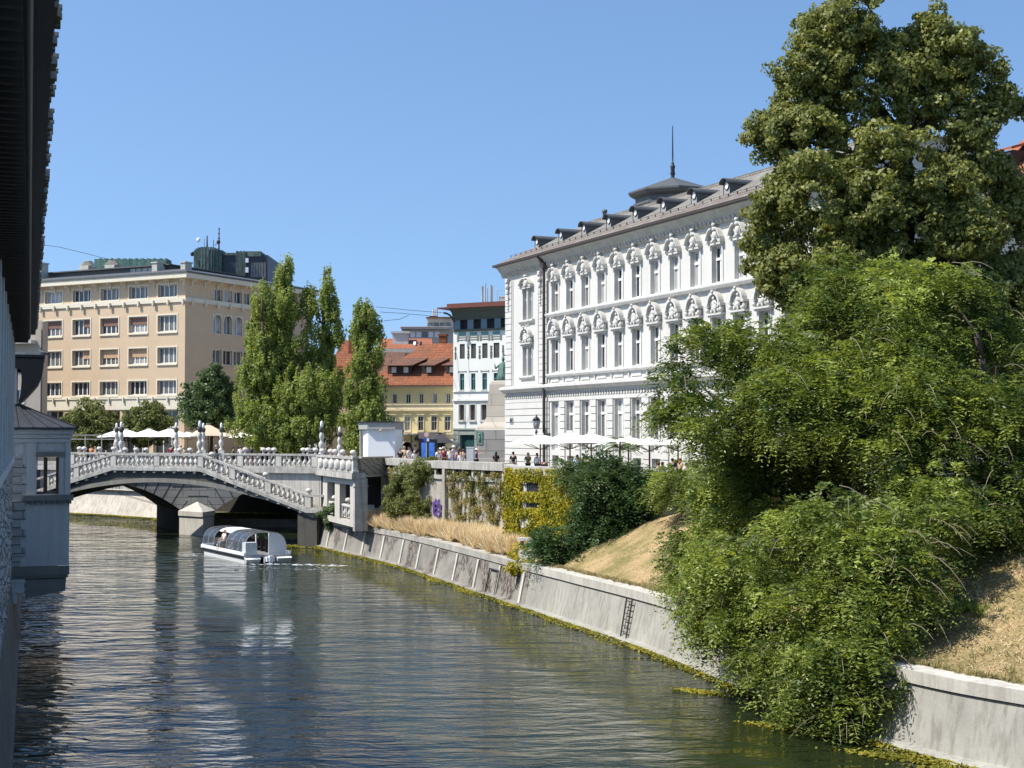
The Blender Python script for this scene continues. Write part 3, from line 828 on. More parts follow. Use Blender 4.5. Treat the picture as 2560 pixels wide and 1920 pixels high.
def crest_hood(cx, z, k):
    """broken pediment with a cartouche and a head on top"""
    mb = MB()
    mb.box(cx - .72, cx + .72, -.16, .01, z, z + .10)
    for sx in (-1, 1):
        mb.box(cx + sx * .66 - .12, cx + sx * .66 + .12, -.34, .01, z + .1, z + .26)
        n = 7; vs = []; fs = []
        for i in range(n + 1):
            f = i / n
            x = cx + sx * (.72 - .42 * f); zz = z + .28 + .52 * math.sin(f * math.pi / 2)
            w = .10
            vs += [(x, -.36, zz), (x, -.36, zz + w), (x, .01, zz + w), (x, .01, zz)]
        for i in range(n):
            b = i * 4
            for q in range(4): fs.append((b + q, b + (q + 1) % 4, b + 4 + (q + 1) % 4, b + 4 + q))
        fs += [(0, 1, 2, 3), (n * 4 + 3, n * 4 + 2, n * 4 + 1, n * 4)]
        mb.add(vs, fs)
        mb.ell((cx + sx * .30, -.30, z + .84), (.09, .1, .09), 8, 6)
        mb.bar((cx + sx * .2, -.14, z + .25), (cx + sx * .34, -.2, z + .62), .05, 6, .035)
        mb.ell((cx + sx * .36, -.12, z + .20), (.12, .08, .09), 7, 5, jit=.1)
    mb.ell((cx, -.16, z + .50), (.22, .15, .28), 10, 8, jit=.04)
    mb.ell((cx, -.24, z + .24), (.12, .1, .12), 8, 6)
    mb.ell((cx, -.2, z + .86), (.15, .14, .16), 8, 6)
    mb.ell((cx, -.25, z + 1.08), (.11, .11, .13), 8, 6, jit=.06)
    for sx in (-1, 1): mb.ell((cx + sx * .11, -.22, z + 1.13), (.09, .07, .06), 6, 5)
    if k % 2: mb.ell((cx, -.2, z + 1.22), (.17, .12, .05), 8, 4)
    return mb
cr = [crest_hood(0, 0, 0).mesh('window_crest', T_), crest_hood(0, 0, 1).mesh('window_crest', T_)]
ah = [arch_hood(0, 0, k).mesh('window_hood', T_) for k in range(4)]
for i, x in enumerate(wins_x):
    link('window_crest', cr[i % 2], wb, (x, 0, 19.0 - .02))
    link('window_hood', ah[i % 4], wb, (x, 0, 15.12))
link('window_crest', crest_hood(0, 0, 0).mesh('window_crest', T_), wb, (3.9, 0, 18.92), scale=(1.35, 1, .8))
link('window_hood', ah[1], wb, (3.9, 0, 14.95), scale=(1.25, 1, .95))
for x in (1.0, 6.6):                                    # herms on the quoins
    mb = MB(); mb.ell((0, -.2, .9), (.12, .12, .15), 8, 6); mb.ell((0, -.15, .58), (.2, .14, .22), 8, 6); mb.ell((0, -.12, .2), (.14, .1, .26), 8, 6); mb.box(-.2, .2, -.22, .01, 1.05, 1.16); mb.box(-.15, .15, -.15, .01, -.25, -.12)
    for k in range(4): mb.ell((.02 * (-1) ** k, -.1, -.4 - .22 * k), (.08, .07, .1), 6, 4)
    mb.build('herm', T_, wb, (x - .35, -.05, 18.75))
# roof
rp = [(-.62, 20.86), (-.72, 21.0), (0.4, 21.5), (3.4, 23.0), (7.0, 25.05), (10.6, 23.0), (14.6, 20.95)]
RZ = lambda y: 21.0 + (y + .72) * .53
mb = MB()
def roofquad(y0, y1, mi, x0=-.6, x1=LEN + .5, hip0=0, hip1=0):
    mb.m = mi
    mb.quad((x0 + hip0, y0, RZ(y0)), (x1, y0, RZ(y0)), (x1, y1, RZ(y1)), (x0 + hip1, y1, RZ(y1)))
hipf = lambda y: (y + .72) * .95
roofquad(-.72, .55, 1, hip0=hipf(-.72), hip1=hipf(.55)); roofquad(.55, 4.3, 0, hip0=hipf(.55), hip1=hipf(4.3))
mb.m = 0
y1 = 4.3; x1_ = -.6 + hipf(y1)
mb.quad((-.6, -.72, RZ(-.72)), (x1_, y1, RZ(y1)), (x1_, 9.6, RZ(y1)), (-.6, 14.7, RZ(-.72)))   # hip end
mb.quad((x1_, y1, RZ(y1)), (LEN + .5, y1, RZ(y1)), (LEN + .5, 9.6, RZ(y1)), (x1_, 9.6, RZ(y1)))
mb.quad((x1_, 9.6, RZ(y1)), (LEN + .5, 9.6, RZ(y1)), (LEN + .5, 14.7, RZ(-.72)), (-.6, 14.7, RZ(-.72)))
mb.build('roof', [M['tile_grey'], M['tile_rust']], wb)
mb = MB(); mb.add([(LEN, 0, 20.4), (LEN, 14, 20.4), (LEN, 14.6, 20.95), (LEN, 9.6, RZ(y1)), (LEN, y1, RZ(y1)), (LEN, -.6, 20.95)], [(0, 1, 2, 3, 4, 5)]); mb.build('gable_wall', W_, wb)
mb = MB(); mb.box(-.7, LEN + .5, -.80, -.60, 20.84, 21.0); mb.box(-.72, -.58, -.8, 14.7, 20.84, 21.0); mb.build('gutter', M['dark_brown'], wb)
mb = MB(); mb.box(x1_, LEN + .5, y1 - .1, y1 + .12, RZ(y1) - .03, RZ(y1) + .14); mb.build('ridge_cap', M['tile_grey'], wb)
mb = MB()                                               # snow guard
k = 0
while k < LEN: mb.box(k, k + .03, .35, .42, RZ(.4), RZ(.4) + .16); k += .9
mb.box(0, LEN, .37, .40, RZ(.4) + .12, RZ(.4) + .15); mb.build('snow_guard', M['tile_rust'], wb)
mb = MB(); mb.bar((7.25, -.3, 5.4), (7.25, -.3, 20.1), .11, 8); mb.bar((7.25, -.3, 20.1), (7.0, -.62, 20.85), .12, 8); mb.bar((7.25, -.3, 19.95), (7.25, -.3, 20.35), .2, 8); mb.build('downpipe', M['dark_brown'], wb)
# round dormers
def dormer():
    mb = MB()
    r = .44
    mb.m = 0
    n = 10; fr = []; bk = []
    zc = .62
    for i in range(n + 1):
        a = math.pi * (1 - i / n)
        fr.append((math.cos(a) * r, -.12, zc + math.sin(a) * r)); bk.append((math.cos(a) * r, 2.3, zc + math.sin(a) * r))
    for p in (fr, bk): p.insert(0, (-r, p[0][1], -.35)); p.append((r, p[0][1], -.35))
    vs = fr + bk; m = len(fr)
    mb.add(vs, [(k, k + 1, m + k + 1, m + k) for k in range(m - 1)])
    mb.m = 1                                            # roof sheet with a small overhang
    fr = []; bk = []
    for i in range(n + 1):
        a = math.pi * (1 - i / n)
        fr.append((math.cos(a) * (r + .05) * 1.12, -.42, zc + .03 + math.sin(a) * (r + .05))); bk.append((math.cos(a) * (r + .05) * 1.12, 2.4, zc + .03 + math.sin(a) * (r + .05)))
    vs = fr + bk + [(x, y, z + .05) for x, y, z in fr + bk]; m = len(fr)
    fs = [(k, k + 1, m + k + 1, m + k) for k in range(m - 1)] + [(2 * m + k, 2 * m + k + 1, 3 * m + k + 1, 3 * m + k) for k in range(m - 1)] + [(k, k + 1, 2 * m + k + 1, 2 * m + k) for k in range(m - 1)]
    mb.add(vs, fs)
    mb.m = 2                                            # front plate
    mb.quad((-r, -.06, -.35), (r, -.06, -.35), (r, -.06, zc), (-r, -.06, zc))
    mb.add([(math.cos(math.pi * i / n) * r, -.06, zc + math.sin(math.pi * i / n) * r) for i in range(n + 1)], [tuple(range(n + 1))])
    return mb.mesh('dormer', [M['slate'], M['slate'], weathered('lead_grey', (0.30, 0.31, 0.31), (0.2, 0.2, 0.2), .4, 2)])
dm = dormer()
dg = MB(); dg.add([(math.cos(2 * math.pi * i / 14) * .27, -.10, .52 + math.sin(2 * math.pi * i / 14) * .34) for i in range(14)], [tuple(range(14))]); dg = dg.mesh('pane', M['white_paint'])
dr_ = MB()
for i in range(14):
    a, b = (2 * math.pi * q / 14 for q in (i, i + 1))
    dr_.bar((math.cos(a) * .29, -.11, .52 + math.sin(a) * .36), (math.cos(b) * .29, -.11, .52 + math.sin(b) * .36), .04, 5)
dr_ = dr_.mesh('frame', M['slate'])
for u in [1343, 1403, 1461, 1523, 1590, 1660, 1737, 1819]:
    # place on the roof face at y = .9 (local), column read off the photo
    x_, y_, z_ = ray(u, 700); ca, sa = math.cos(WA), math.sin(WA)
    Ox, Oy = -0.441 - sa * 1.1, 104.4 + ca * 1.1
    t_ = (Ox - x_ / y_ * Oy) / (x_ / y_ * sa - ca)
    d_ = link('dormer', dm, wb, (t_, 1.15, RZ(1.15) + .12), scale=(.74, .8, .62)); link('pane', dg, d_); link('frame', dr_, d_)
for x in (LEN - 3.0,): link('dormer', dm, wb, (x, 1.15, RZ(1.15) + .12), scale=(.74, .8, .62))
# lantern with its spire
lx, ly = 10.6, 8.0
mb = MB(); n = 8
def octo(r, z): return [(lx + math.cos(math.pi / 8 + 2 * math.pi * k / n) * r, ly + math.sin(math.pi / 8 + 2 * math.pi * k / n) * r, z) for k in range(n)]
lv = [(2.6, 22.5), (2.6, 24.25), (2.75, 24.3), (2.75, 24.45), (2.6, 24.5), (2.6, 24.8), (2.95, 24.95), (3.1, 25.15), (3.1, 25.27), (0.12, 26.32)]
vs = [p for r_, z in lv for p in octo(r_, z)]
fs = [(i * n + k, i * n + (k + 1) % n, (i + 1) * n + (k + 1) % n, (i + 1) * n + k) for i in range(len(lv) - 1) for k in range(n)]
mb.add(vs, fs); lan = mb.build('roof_lantern', M['slate'], wb)
mb = MB(); mb.lathe([(.12, 26.2), (.16, 26.35), (.1, 26.42), (.18, 26.55), (.14, 26.8), (.15, 27.0), (.19, 27.12), (.1, 27.2), (.12, 27.3), (.05, 27.4), (.055, 27.9), (.03, 29.9), (.0, 30.0)], 10, Matrix.Translation((lx, ly, 0)))
mb.build('spire', M['black_iron'], lan)
mb = MB(); mb.add([(-.0 + math.cos(math.pi * i / 10) * .62, 0, math.sin(math.pi * i / 10) * .8) for i in range(11)] + [(math.cos(math.pi * i / 10) * .62, 1.6, math.sin(math.pi * i / 10) * .8) for i in range(11)], [(i, i + 1, i + 12, i + 11) for i in range(10)])
mb.build('lantern_dormer', M['slate'], lan, (lx - 2.3, ly - .9, 25.2))
mb = MB(); mb.lathe([(.14, 22.9), (.14, 24.1), (.2, 24.15), (.2, 24.3), (.1, 24.35)], 8, Matrix.Translation((7.3, 4.4, 0))); mb.build('vent_pipe', M['slate'], wb)
# wall lamps and a small emblem-like plate
def wall_lantern(x, z, y=-.75, side=0):
    k = thing('wall_lantern', (0, 0, 0), 0, '', 'lantern')
    return k
mb = MB(); mb.box(1.0, 1.55, -.14, -.1, 9.3, 9.75); mb.build('name_plate', plain('plate_grey', (0.28, 0.29, 0.3)), wb)
mb = MB()
for i in range(3):
    mb.box(1.06 + .15 * i, 1.16 + .15 * i, -.15, -.135, 9.38, 9.66)
mb.build('plate_marks', M['black_iron'], wb)
# ------------------------------------------------------------------ footbridge
FA = math.atan2(-10, 22.3)
fb = thing('footbridge', (-37.2, 120, 0), FA, 'pale stone footbridge with stairs, balusters and ball finials over a flat arch', 'footbridge')
BS = M['bridge_stone']
bal = MB(); bal.lathe([(.12, 0), (.12, .05), (.07, .10), (.12, .18), (.165, .30), (.155, .38), (.08, .55), (.055, .66), (.10, .72), (.10, .80)], 10)
bal_me = bal.mesh('baluster', M['pale_stone'])
fin = MB(); fin.lathe([(.13, 0), (.13, .04), (.06, .10), (.09, .16)], 8); fin.ell((0, 0, .31), (.25, .22, .17), 10, 8, rot=Matrix.Rotation(.25, 3, 'Y'))
fin_me = fin.mesh('ball_finial', M['pale_stone'])
def slab(mb, xa, za, xb, zb, y0, y1, h0, h1):
    """bar following the slope, between heights h0 and h1 relative to z"""
    mb.add([(xa, y0, za + h0), (xb, y0, zb + h0), (xb, y1, zb + h0), (xa, y1, za + h0), (xa, y0, za + h1), (xb, y0, zb + h1), (xb, y1, zb + h1), (xa, y1, za + h1)],
           [(0, 3, 2, 1), (4, 5, 6, 7), (0, 1, 5, 4), (1, 2, 6, 5), (2, 3, 7, 6), (3, 0, 4, 7)])
def balustrade(par, segs, y, posts, spacing=.47, finials=()):
    """segs: polyline of (x, ztop)"""
    def zt(x):
        for (xa, za), (xb, zb) in zip(segs[:-1], segs[1:]):
            if xa - 1e-6 <= x <= xb + 1e-6: return za + (zb - za) * (x - xa) / (xb - xa)
        return segs[-1][1]
    r_ = MB(); b_ = MB()
    for (xa, za), (xb, zb) in zip(segs[:-1], segs[1:]):
        slab(r_, xa, za, xb, zb, y - .2, y + .2, -.15, 0)
        slab(b_, xa, za, xb, zb, y - .17, y + .17, -1.1, -.97)
    r_.build('rail', M['bridge_stone'], par); b_.build('plinth', BS, par)
    for x in posts:
        pb = MB(); pb.box(x - .25, x + .25, y - .17, y + .17, zt(x) - 1.09, zt(x) - .10); pb.build('post', M['concrete_light'], par)
    for a, b in zip(posts[:-1], posts[1:]):
        n = max(1, int(round((b - a - .5) / spacing)))
        for k in range(n):
            x = a + .25 + (b - a - .5) * (k + .5) / n
            link('baluster', bal_me, par, (x, y, zt(x) - .97))
    for x in finials:
        link('ball_finial', fin_me, par, (x, y, zt(x)))
front = [(-3.5, 4.35), (6.4, 6.97), (15.0, 6.97), (24.8, 3.96), (26.3, 3.96)]
balustrade(fb, front, -2.2, [-.5, 2.6, 6.4, 10.76, 15.0, 18.0, 21.3, 24.9], .46, [1.2, 7.5, 8.6, 9.6, 12.9, 13.9, 16.0, 21.0, 24.9])
rear = [(0, 7.0), (24.3, 7.0)]
balustrade(fb, rear, 0, [.2, 3.4, 6.9, 10.4, 13.8, 17.2, 20.8, 24.1], .46, [.9, 1.4, 3.0, 4.5, 19.3, 19.8, 20.3, 23.0, 23.4, 24.1, 17.6])
mb = MB()
for (xa, za), (xb, zb) in zip(front[:-1], front[1:]): slab(mb, xa, za, xb, zb, -2.48, -.001, -1.36, -1.1)
mb.build('stair_slab', BS, fb)
mb = MB(); mb.box(-6, 24.6, -.25, 1.3, 5.5, 5.9); mb.build('deck', BS, fb)
mb = MB(); mb.box(-6, 24.6, 1.15, 1.3, 5.91, 6.2); mb.build('far_parapet', M['concrete'], fb)
ARC = lambda x: 4.68 - .0118 * (x - 10.9) ** 2
def zslab(x):
    for (xa, za), (xb, zb) in zip(front[:-1], front[1:]):
        if xa <= x <= xb: return za + (zb - za) * (x - xa) / (xb - xa) - 1.36
    return 2.6
mb = MB(); n = 40
for i in range(n):
    a = -3.5 + 28.9 * i / n; b = -3.5 + 28.9 * (i + 1) / n
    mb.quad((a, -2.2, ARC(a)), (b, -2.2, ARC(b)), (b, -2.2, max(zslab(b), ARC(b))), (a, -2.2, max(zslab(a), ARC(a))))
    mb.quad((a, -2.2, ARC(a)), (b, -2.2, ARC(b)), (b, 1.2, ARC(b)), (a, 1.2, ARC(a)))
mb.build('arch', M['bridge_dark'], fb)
mb = MB()
for i in range(n):
    a = -3.5 + 28.9 * i / n; b = -3.5 + 28.9 * (i + 1) / n
    slab(mb, a, ARC(a), b, ARC(b), -2.28, -2.19, 0.0, .34)
mb.build('arch_ring', weathered('arch_ring', (.25, .24, .21), (.12, .115, .1), .6, 1.2, .3), fb)
mb = MB()
x = -2.2
while x < 25: mb.box(x - .12, x + .12, -2.42, -2.2, zslab(x) - .16, zslab(x) + .02); x += .98
mb.build('slab_corbels', M['bridge_stone'], fb)
mb = MB(); mb.quad((18.0, .02, 5.5), (24.6, .02, 5.5), (24.6, .02, 2.6), (18.0, .02, 3.6)); mb.build('spandrel_wall', M['concrete_light'], fb)
mb = MB(); mb.quad((-6, .02, 5.5), (3.5, .02, 5.5), (2.0, .02, 3.8), (-6, .02, 2))
mb.build('spandrel_wall', M['concrete_light'], fb)
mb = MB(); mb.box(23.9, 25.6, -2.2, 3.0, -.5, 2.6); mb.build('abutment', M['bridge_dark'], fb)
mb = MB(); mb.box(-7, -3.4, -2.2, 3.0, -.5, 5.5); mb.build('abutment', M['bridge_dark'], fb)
mb = MB(); slab(mb, -3.5, 3.25, 6.4, 5.87, -1.9, -.05, -.2, 0); slab(mb, 15.0, 5.87, 24.8, 2.86, -1.9, -.05, -.2, 0); mb.build('steps', M['concrete'], fb)

# ------------------------------------------------------------------ old stone road bridge behind it
sbr = thing('stone_bridge', (0, 0, 0), 0, 'grey stone road bridge with a pointed pier behind the footbridge', 'bridge')
Y0 = 122.0; DV = Vector((-.418 * 11.5, .908 * 11.5, 0))
xs1, xs2 = (458 - 1280) / FPX * Y0, (536 - 1280) / FPX * Y0
def arch1(x): c = xs1 - 6.6; return 4.35 - 2.45 * ((x - c) / 6.6) ** 2
def arch2(x): c = xs2 + 6.6; return 4.35 - 2.45 * ((x - c) / 6.6) ** 2
mb = MB(); ml = MB(); n = 24
for f_, a0, a1 in ((arch1, xs1 - 13.2, xs1), (arch2, xs2, xs2 + 13.2)):
    for i in range(n):
        a = a0 + (a1 - a0) * i / n; b = a0 + (a1 - a0) * (i + 1) / n
        mb.quad((a, Y0, f_(a)), (b, Y0, f_(b)), (b, Y0, 5.6), (a, Y0, 5.6))
        p, q = Vector((a, Y0, f_(a))), Vector((b, Y0, f_(b)))
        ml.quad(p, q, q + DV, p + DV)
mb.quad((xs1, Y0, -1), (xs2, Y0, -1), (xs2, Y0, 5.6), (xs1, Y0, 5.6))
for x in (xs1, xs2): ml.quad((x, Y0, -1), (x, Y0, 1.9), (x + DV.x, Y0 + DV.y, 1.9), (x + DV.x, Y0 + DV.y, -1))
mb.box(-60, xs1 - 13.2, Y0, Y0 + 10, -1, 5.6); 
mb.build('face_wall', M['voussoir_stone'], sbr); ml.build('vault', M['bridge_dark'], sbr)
mb = MB()
p = [(-60, Y0 - .3), (-15.2, Y0 - .3), (-17, Y0 + 10.6), (-66, Y0 + 10.6)]
mb.add([(x, y, z) for z in (5.62, 5.9) for x, y in p], [(3, 2, 1, 0), (4, 5, 6, 7), (0, 1, 5, 4), (1, 2, 6, 5), (2, 3, 7, 6), (3, 0, 4, 7)]); mb.build('deck', M['concrete'], sbr)
mb = MB()
def jl(p, q, w=.035):
    p = Vector(p); q = Vector(q); d = (q - p).normalized(); s_ = Vector((-d.z, 0, d.x)) * w
    mb.add([p - s_, p + s_, q + s_, q - s_], [(0, 1, 2, 3)])
yj = Y0 - .012
for k in range(9):
    for f_, xc, sg in ((arch1, xs1 - 6.6, 1), (arch2, xs2 + 6.6, -1)):
        x = xc + sg * (6.6 - .15 - k * .78); z = f_(x); sl = 2 * 2.45 * (x - xc) / 6.6 ** 2
        nrm = Vector((sl, 0, 1)).normalized()
        L_ = (4.95 - z) / nrm.z if k < 7 else 1
        L_ = min(L_, max(.3, (abs((xs1 + xs2) / 2 - x) - .9) / max(.05, abs(nrm.x))))
        jl((x, yj, z), Vector((x, yj, z)) + nrm * min(L_, 3.2))
jl((xs1 - .9, yj, 4.0), (xs2 + .9, yj, 4.0)); jl((xs1 - 2.2, yj, 4.95), (xs2 + 2.2, yj, 4.95)); jl(((xs1 + xs2) / 2 - .9, yj, 3.2), ((xs1 + xs2) / 2 + .9, yj, 3.2))
mb.build('stone_joints', M['interior_dark'], sbr)
tipx = (511 - 1280) / FPX * 119.2
mb = MB()
def pr(pts, z0, z1, m=mb):
    n = len(pts); m.add([(x, y, z0) for x, y in pts] + [(x, y, z1) for x, y in pts], [tuple(range(n)), tuple(range(2 * n - 1, n - 1, -1))] + [(k, (k + 1) % n, n + (k + 1) % n, n + k) for k in range(n)])
base = [(xs1 - .05, Y0 - .01), (xs1 - .05, Y0 - .9), (tipx, 119.0), (xs2 + .05, Y0 - .6), (xs2 + .05, Y0 - .01)]
pr(base, -1, 1.55)
mb.m = 0
base2 = [(xs1 - .13, Y0 - .01), (xs1 - .13, Y0 - .98), (tipx, 118.86), (xs2 + .13, Y0 - .66), (xs2 + .13, Y0 - .01)]
pr(base2, 1.60, 2.0)
apex = ((xs1 + xs2) / 2, Y0 - .3, 2.75)
mb.add([(x, y, 2.0) for x, y in base2] + [apex], [(k, (k + 1) % 5, 5) for k in range(5)])
mb.build('cutwater', M['concrete_light'], sbr)

# ------------------------------------------------------------------ portico and deck on the right end
P0 = Vector((-14.3, 107.5, 0)); P1 = Vector((-10.75, 98.0, 0)); pd = (P1 - P0); PL = pd.length; PA = math.atan2(pd.y, pd.x)
po = thing('portico', P0, PA, 'pale stone portico with two tall openings under the balustrade at the quay corner', 'portico')
mb = MB(); wall_grid(mb, 0, PL, 2.1, 5.45, [(1.5, 3.9, 2.5, 5.0), (5.4, 8.5, 2.5, 5.0)], .45, y=0)
mb.quad((0, 0, 2.1), (0, 1.2, 2.1), (0, 1.2, 5.45), (0, 0, 5.45)); mb.quad((0, .45, 5.45), (PL, .45, 5.45), (PL, 0, 5.45), (0, 0, 5.45))
mb.build('wall', M['concrete_light'], po)
for x0 in (1.45, 5.6):
    mb = MB(); mb.box(x0 - .001, x0 + 2.7, .1, .34, 3.42, 3.56); mb.build('rail', M['pale_stone'], po)
    for k in range(3):
        mb = MB(); mb.box(x0 + .05 + k * 1.22, x0 + .2 + k * 1.22, .12, .3, 2.65, 3.42); mb.build('rail_post', M['pale_stone'], po)
    for k in range(2): link('baluster', bal_me, po, (x0 + .7 + 1.25 * k, .22, 2.62))
    link('ball_finial', fin_me, po, (x0 + 1.5, .22, 3.56))
mb = MB(); mb.box(PL, PL + .5, -.2, .7, 1.9, 5.5); mb.box(PL - .03, PL + .54, -.25, .75, 4.92, 5.02); mb.build('corner_pier', M['bridge_stone'], po)
mb = MB(); mb.box(-.6, PL + .5, -.42, .55, 5.46, 5.86); mb.build('deck_edge', M['bridge_stone'], po)
mb = MB(); mb.box(-.6, PL + .5, -.35, .05, 5.88, 6.0); mb.box(-.6, PL + .55, -.38, .08, 6.82, 6.98); mb.build('balustrade_rails', M['bridge_stone'], po)
for k in range(7):
    mb = MB(); x = -.2 + k * 1.75; w = .10 if 0 < k < 6 else .22
    mb.box(x - w, x + w, -.3, 0, 6.0, 6.82); mb.build('rail_post', M['pale_stone'], po)
for k in range(6):
    mb = MB(); x = .68 + k * 1.75; mb.lathe([(.3, 6.0), (.34, 6.15), (.42, 6.4), (.36, 6.62), (.2, 6.8)], 8, Matrix.Translation((x, -.14, 0))); mb.build('baluster', M['pale_stone'], po)
for x in (.4, 3.2, 4.6, 6.9, 9.9): link('ball_finial', fin_me, po, (x, -.15, 6.98))
# beam over the dark passage
bm_ = thing('passage_beam', (-10.4, 98.0, 0), math.atan2(3.0, 1.8) * 0 + R(57), 'concrete parapet beam with clinging vine roots above the dark passage', 'beam')
t = NT('root_concrete')
wv = t.n('ShaderNodeTexWave'); t.l(t.mapped((1, 1, 1), (0, R(60), 0)), wv.inputs['Vector']); wv.inputs['Scale'].default_value = .9; wv.inputs['Distortion'].default_value = 9; wv.inputs['Detail'].default_value = 4
rc = t.mix(t.ramp(wv.outputs['Fac'], [(.82, 0), (.93, .8)]), (0.30, 0.285, 0.25), (0.10, 0.085, 0.06))
rm = t.set(rc, .9, spec=.1)
mb = MB(); mb.box(0, 3.5, 0, .4, 5.75, 6.86); mb.build('beam', rm, bm_)
mb = MB(); mb.box(-.05, 3.5, -.08, .45, 6.87, 6.99); mb.box(-.02, 3.5, -.06, .42, 5.58, 5.74); mb.build('beam_edge', M['concrete'], bm_)
# deck chairs inside the passage
for i, u in enumerate((930, 967)):
    p = at(u, 1262, 101.5); p.z = 2.35
    c = thing('deck_chair', p, R(30 + 25 * i), ['white deck chair in the dark passage beside the stone portico', 'white deck chair in the dark passage beside the bush and the lion'][i], 'chair', 'white chairs in the dark passage')
    c['label'] = ['white folding chair in the dark passage nearer the portico', 'white folding chair in the dark passage nearer the bush'][i]
    mb = MB(); mb.add([(-.28, 0, .4), (.28, 0, .4), (.28, .25, 1.15), (-.28, .25, 1.15), (-.28, .04, .4), (.28, .04, .4), (.28, .29, 1.15), (-.28, .29, 1.15)], [(0, 1, 2, 3), (7, 6, 5, 4), (0, 4, 5, 1), (1, 5, 6, 2), (2, 6, 7, 3), (3, 7, 4, 0)])
    mb.build('backrest', M['white_paint'], c)
    mb = MB(); mb.box(-.28, .28, -.45, .0, .36, .41); mb.build('seat', M['white_paint'], c)
    for sx in (-.26, .26):
        for sy in (-.42, .1):
            mb = MB(); mb.bar((sx, sy, .38), (sx, sy * 1.1, 0), .02); mb.build('leg', M['black_iron'], c)

# ------------------------------------------------------------------ white kiosk
kp = at(920, 1100, 106.0)
kk = thing('kiosk', (kp.x, kp.y, GZ), R(-7), 'white walled kiosk with a flat grey roof beside the poplar', 'kiosk')
mb = MB(); mb.box(0, 2.42, 0, 3.4, 0, 3.0); mb.build('wall', M['white_paint'], kk); kk.scale = (.84, .84, 1.0)
mb = MB(); mb.add([(0, 0, 0), (0, 3.4, 0), (-.72, 3.4, 0), (-.72, .9, 0), (0, 0, 3.0), (0, 3.4, 3.0), (-.72, 3.4, 3.0), (-.72, .9, 3.0)], [(2, 3, 7, 6), (3, 0, 4, 7), (4, 5, 6, 7)]); mb.build('side_wall', M['white_paint'], kk)
mb = MB(); mb.add([(x, y, z) for z in (3.0, 3.52) for x, y in ((-1.0, .6), (0, -.3), (2.5, -.3), (2.5, 3.6), (-1.0, 3.6))], [(4, 3, 2, 1, 0), (5, 6, 7, 8, 9)] + [(k, (k + 1) % 5, 5 + (k + 1) % 5, 5 + k) for k in range(5)])
mb.build('roof_fascia', weathered('kiosk_grey', (0.36, 0.36, 0.34), (0.28, 0.28, 0.26), .4, 1), kk)
mb = MB(); mb.add([(x, y, z) for z in (3.53, 3.6) for x, y in ((-1.15, .5), (-.1, -.42), (2.62, -.42), (2.62, 3.7), (-1.15, 3.7))], [(4, 3, 2, 1, 0), (5, 6, 7, 8, 9)] + [(k, (k + 1) % 5, 5 + (k + 1) % 5, 5 + k) for k in range(5)])
mb.build('roof', M['black_iron'], kk)
mb = MB(); mb.bar((-.85, .75, 0), (-.85, .75, 3.0), .09, 8); mb.build('column', M['concrete'], kk)
mb = MB(); mb.box(1.1, 1.4, -.5, -.3, 2.95, 3.05); mb.ell((1.25, -.5, 2.9), (.12, .12, .08), 8, 5); mb.build('floodlight', M['concrete'], kk)

# ------------------------------------------------------------------ stone bridge lamps
lampm = MB()
lampm.lathe([(.24, 0), (.24, .08), (.12, .2), (.10, .3), (.2, .55), (.23, .75), (.2, .92), (.10, 1.05), (.12, 1.12), (.17, 1.3), (.19, 1.45), (.13, 1.7), (.09, 1.8)], 12)
lamp_post = lampm.mesh('post', M['pale_stone'])
lm = MB(); lm.lathe([(.10, 1.66), (.15, 1.75), (.2, 1.92), (.22, 2.06), (.14, 2.14), (.11, 2.18)], 12); lamp_neck = lm.mesh('collar', M['bridge_dark'])
lm = MB(); lm.lathe([(.10, 2.16), (.115, 2.2), (.11, 2.5), (.06, 2.62), (.0, 2.64)], 10); lamp_globe = lm.mesh('lamp_glass', plain('opal_glass', (.78, .78, .76), .3, var=.03))
lamp0 = thing('bridge_lamp', (0, 0, 0), 0, '', 'lamp', 'white topped stone lamps on the bridges')
link('post', lamp_post, lamp0); link('collar', lamp_neck, lamp0); link('lamp_glass', lamp_globe, lamp0)
LP = [(303, 117.2, 1.0, 'stone lamp at the left stair head of the footbridge, taller of the close pair'),
      (291, 134, 1.0, 'stone lamp standing just left behind the lamp at the left stair head'),
      (440, 128, 1.0, 'lone stone lamp in front of the white umbrellas in the middle of the bridge'),
      (499, 113.3, 1.02, 'stone lamp at the head of the right flight of stairs, taller of its pair'),
      (508, 134, 1.0, 'stone lamp just right behind the lamp at the right stair head'),
      (553, 132, 1.0, 'stone lamp between the two tan umbrellas at the far side of the bridge'),
      (804, 108.6, 1.0, 'big stone lamp on the balustrade above the portico in front of the poplars'),
      (849, 124, 1.0, 'stone lamp half hidden between the two poplar groups'),
      (1002, 112, 1.12, 'stone lamp beside the right edge of the white kiosk')]
for i, (u, Y, s_, lab) in enumerate(LP):
    o = lamp0 if i == 0 else copy_tree(lamp0)
    p = at(u, 1130, Y); o.location = (p.x, p.y, 7.0 if u not in (849, 1002) else 6.6); o.scale = (s_ * 1.05, s_ * 1.05, s_ * .97); o['label'] = lab
    if i in (2, 4, 5, 7, 8, 1):
        q = MB(); q.box(-.28, .28, -.28, .28, GZ - o.location.z, 0); q.build('pedestal', M['pale_stone'], o)

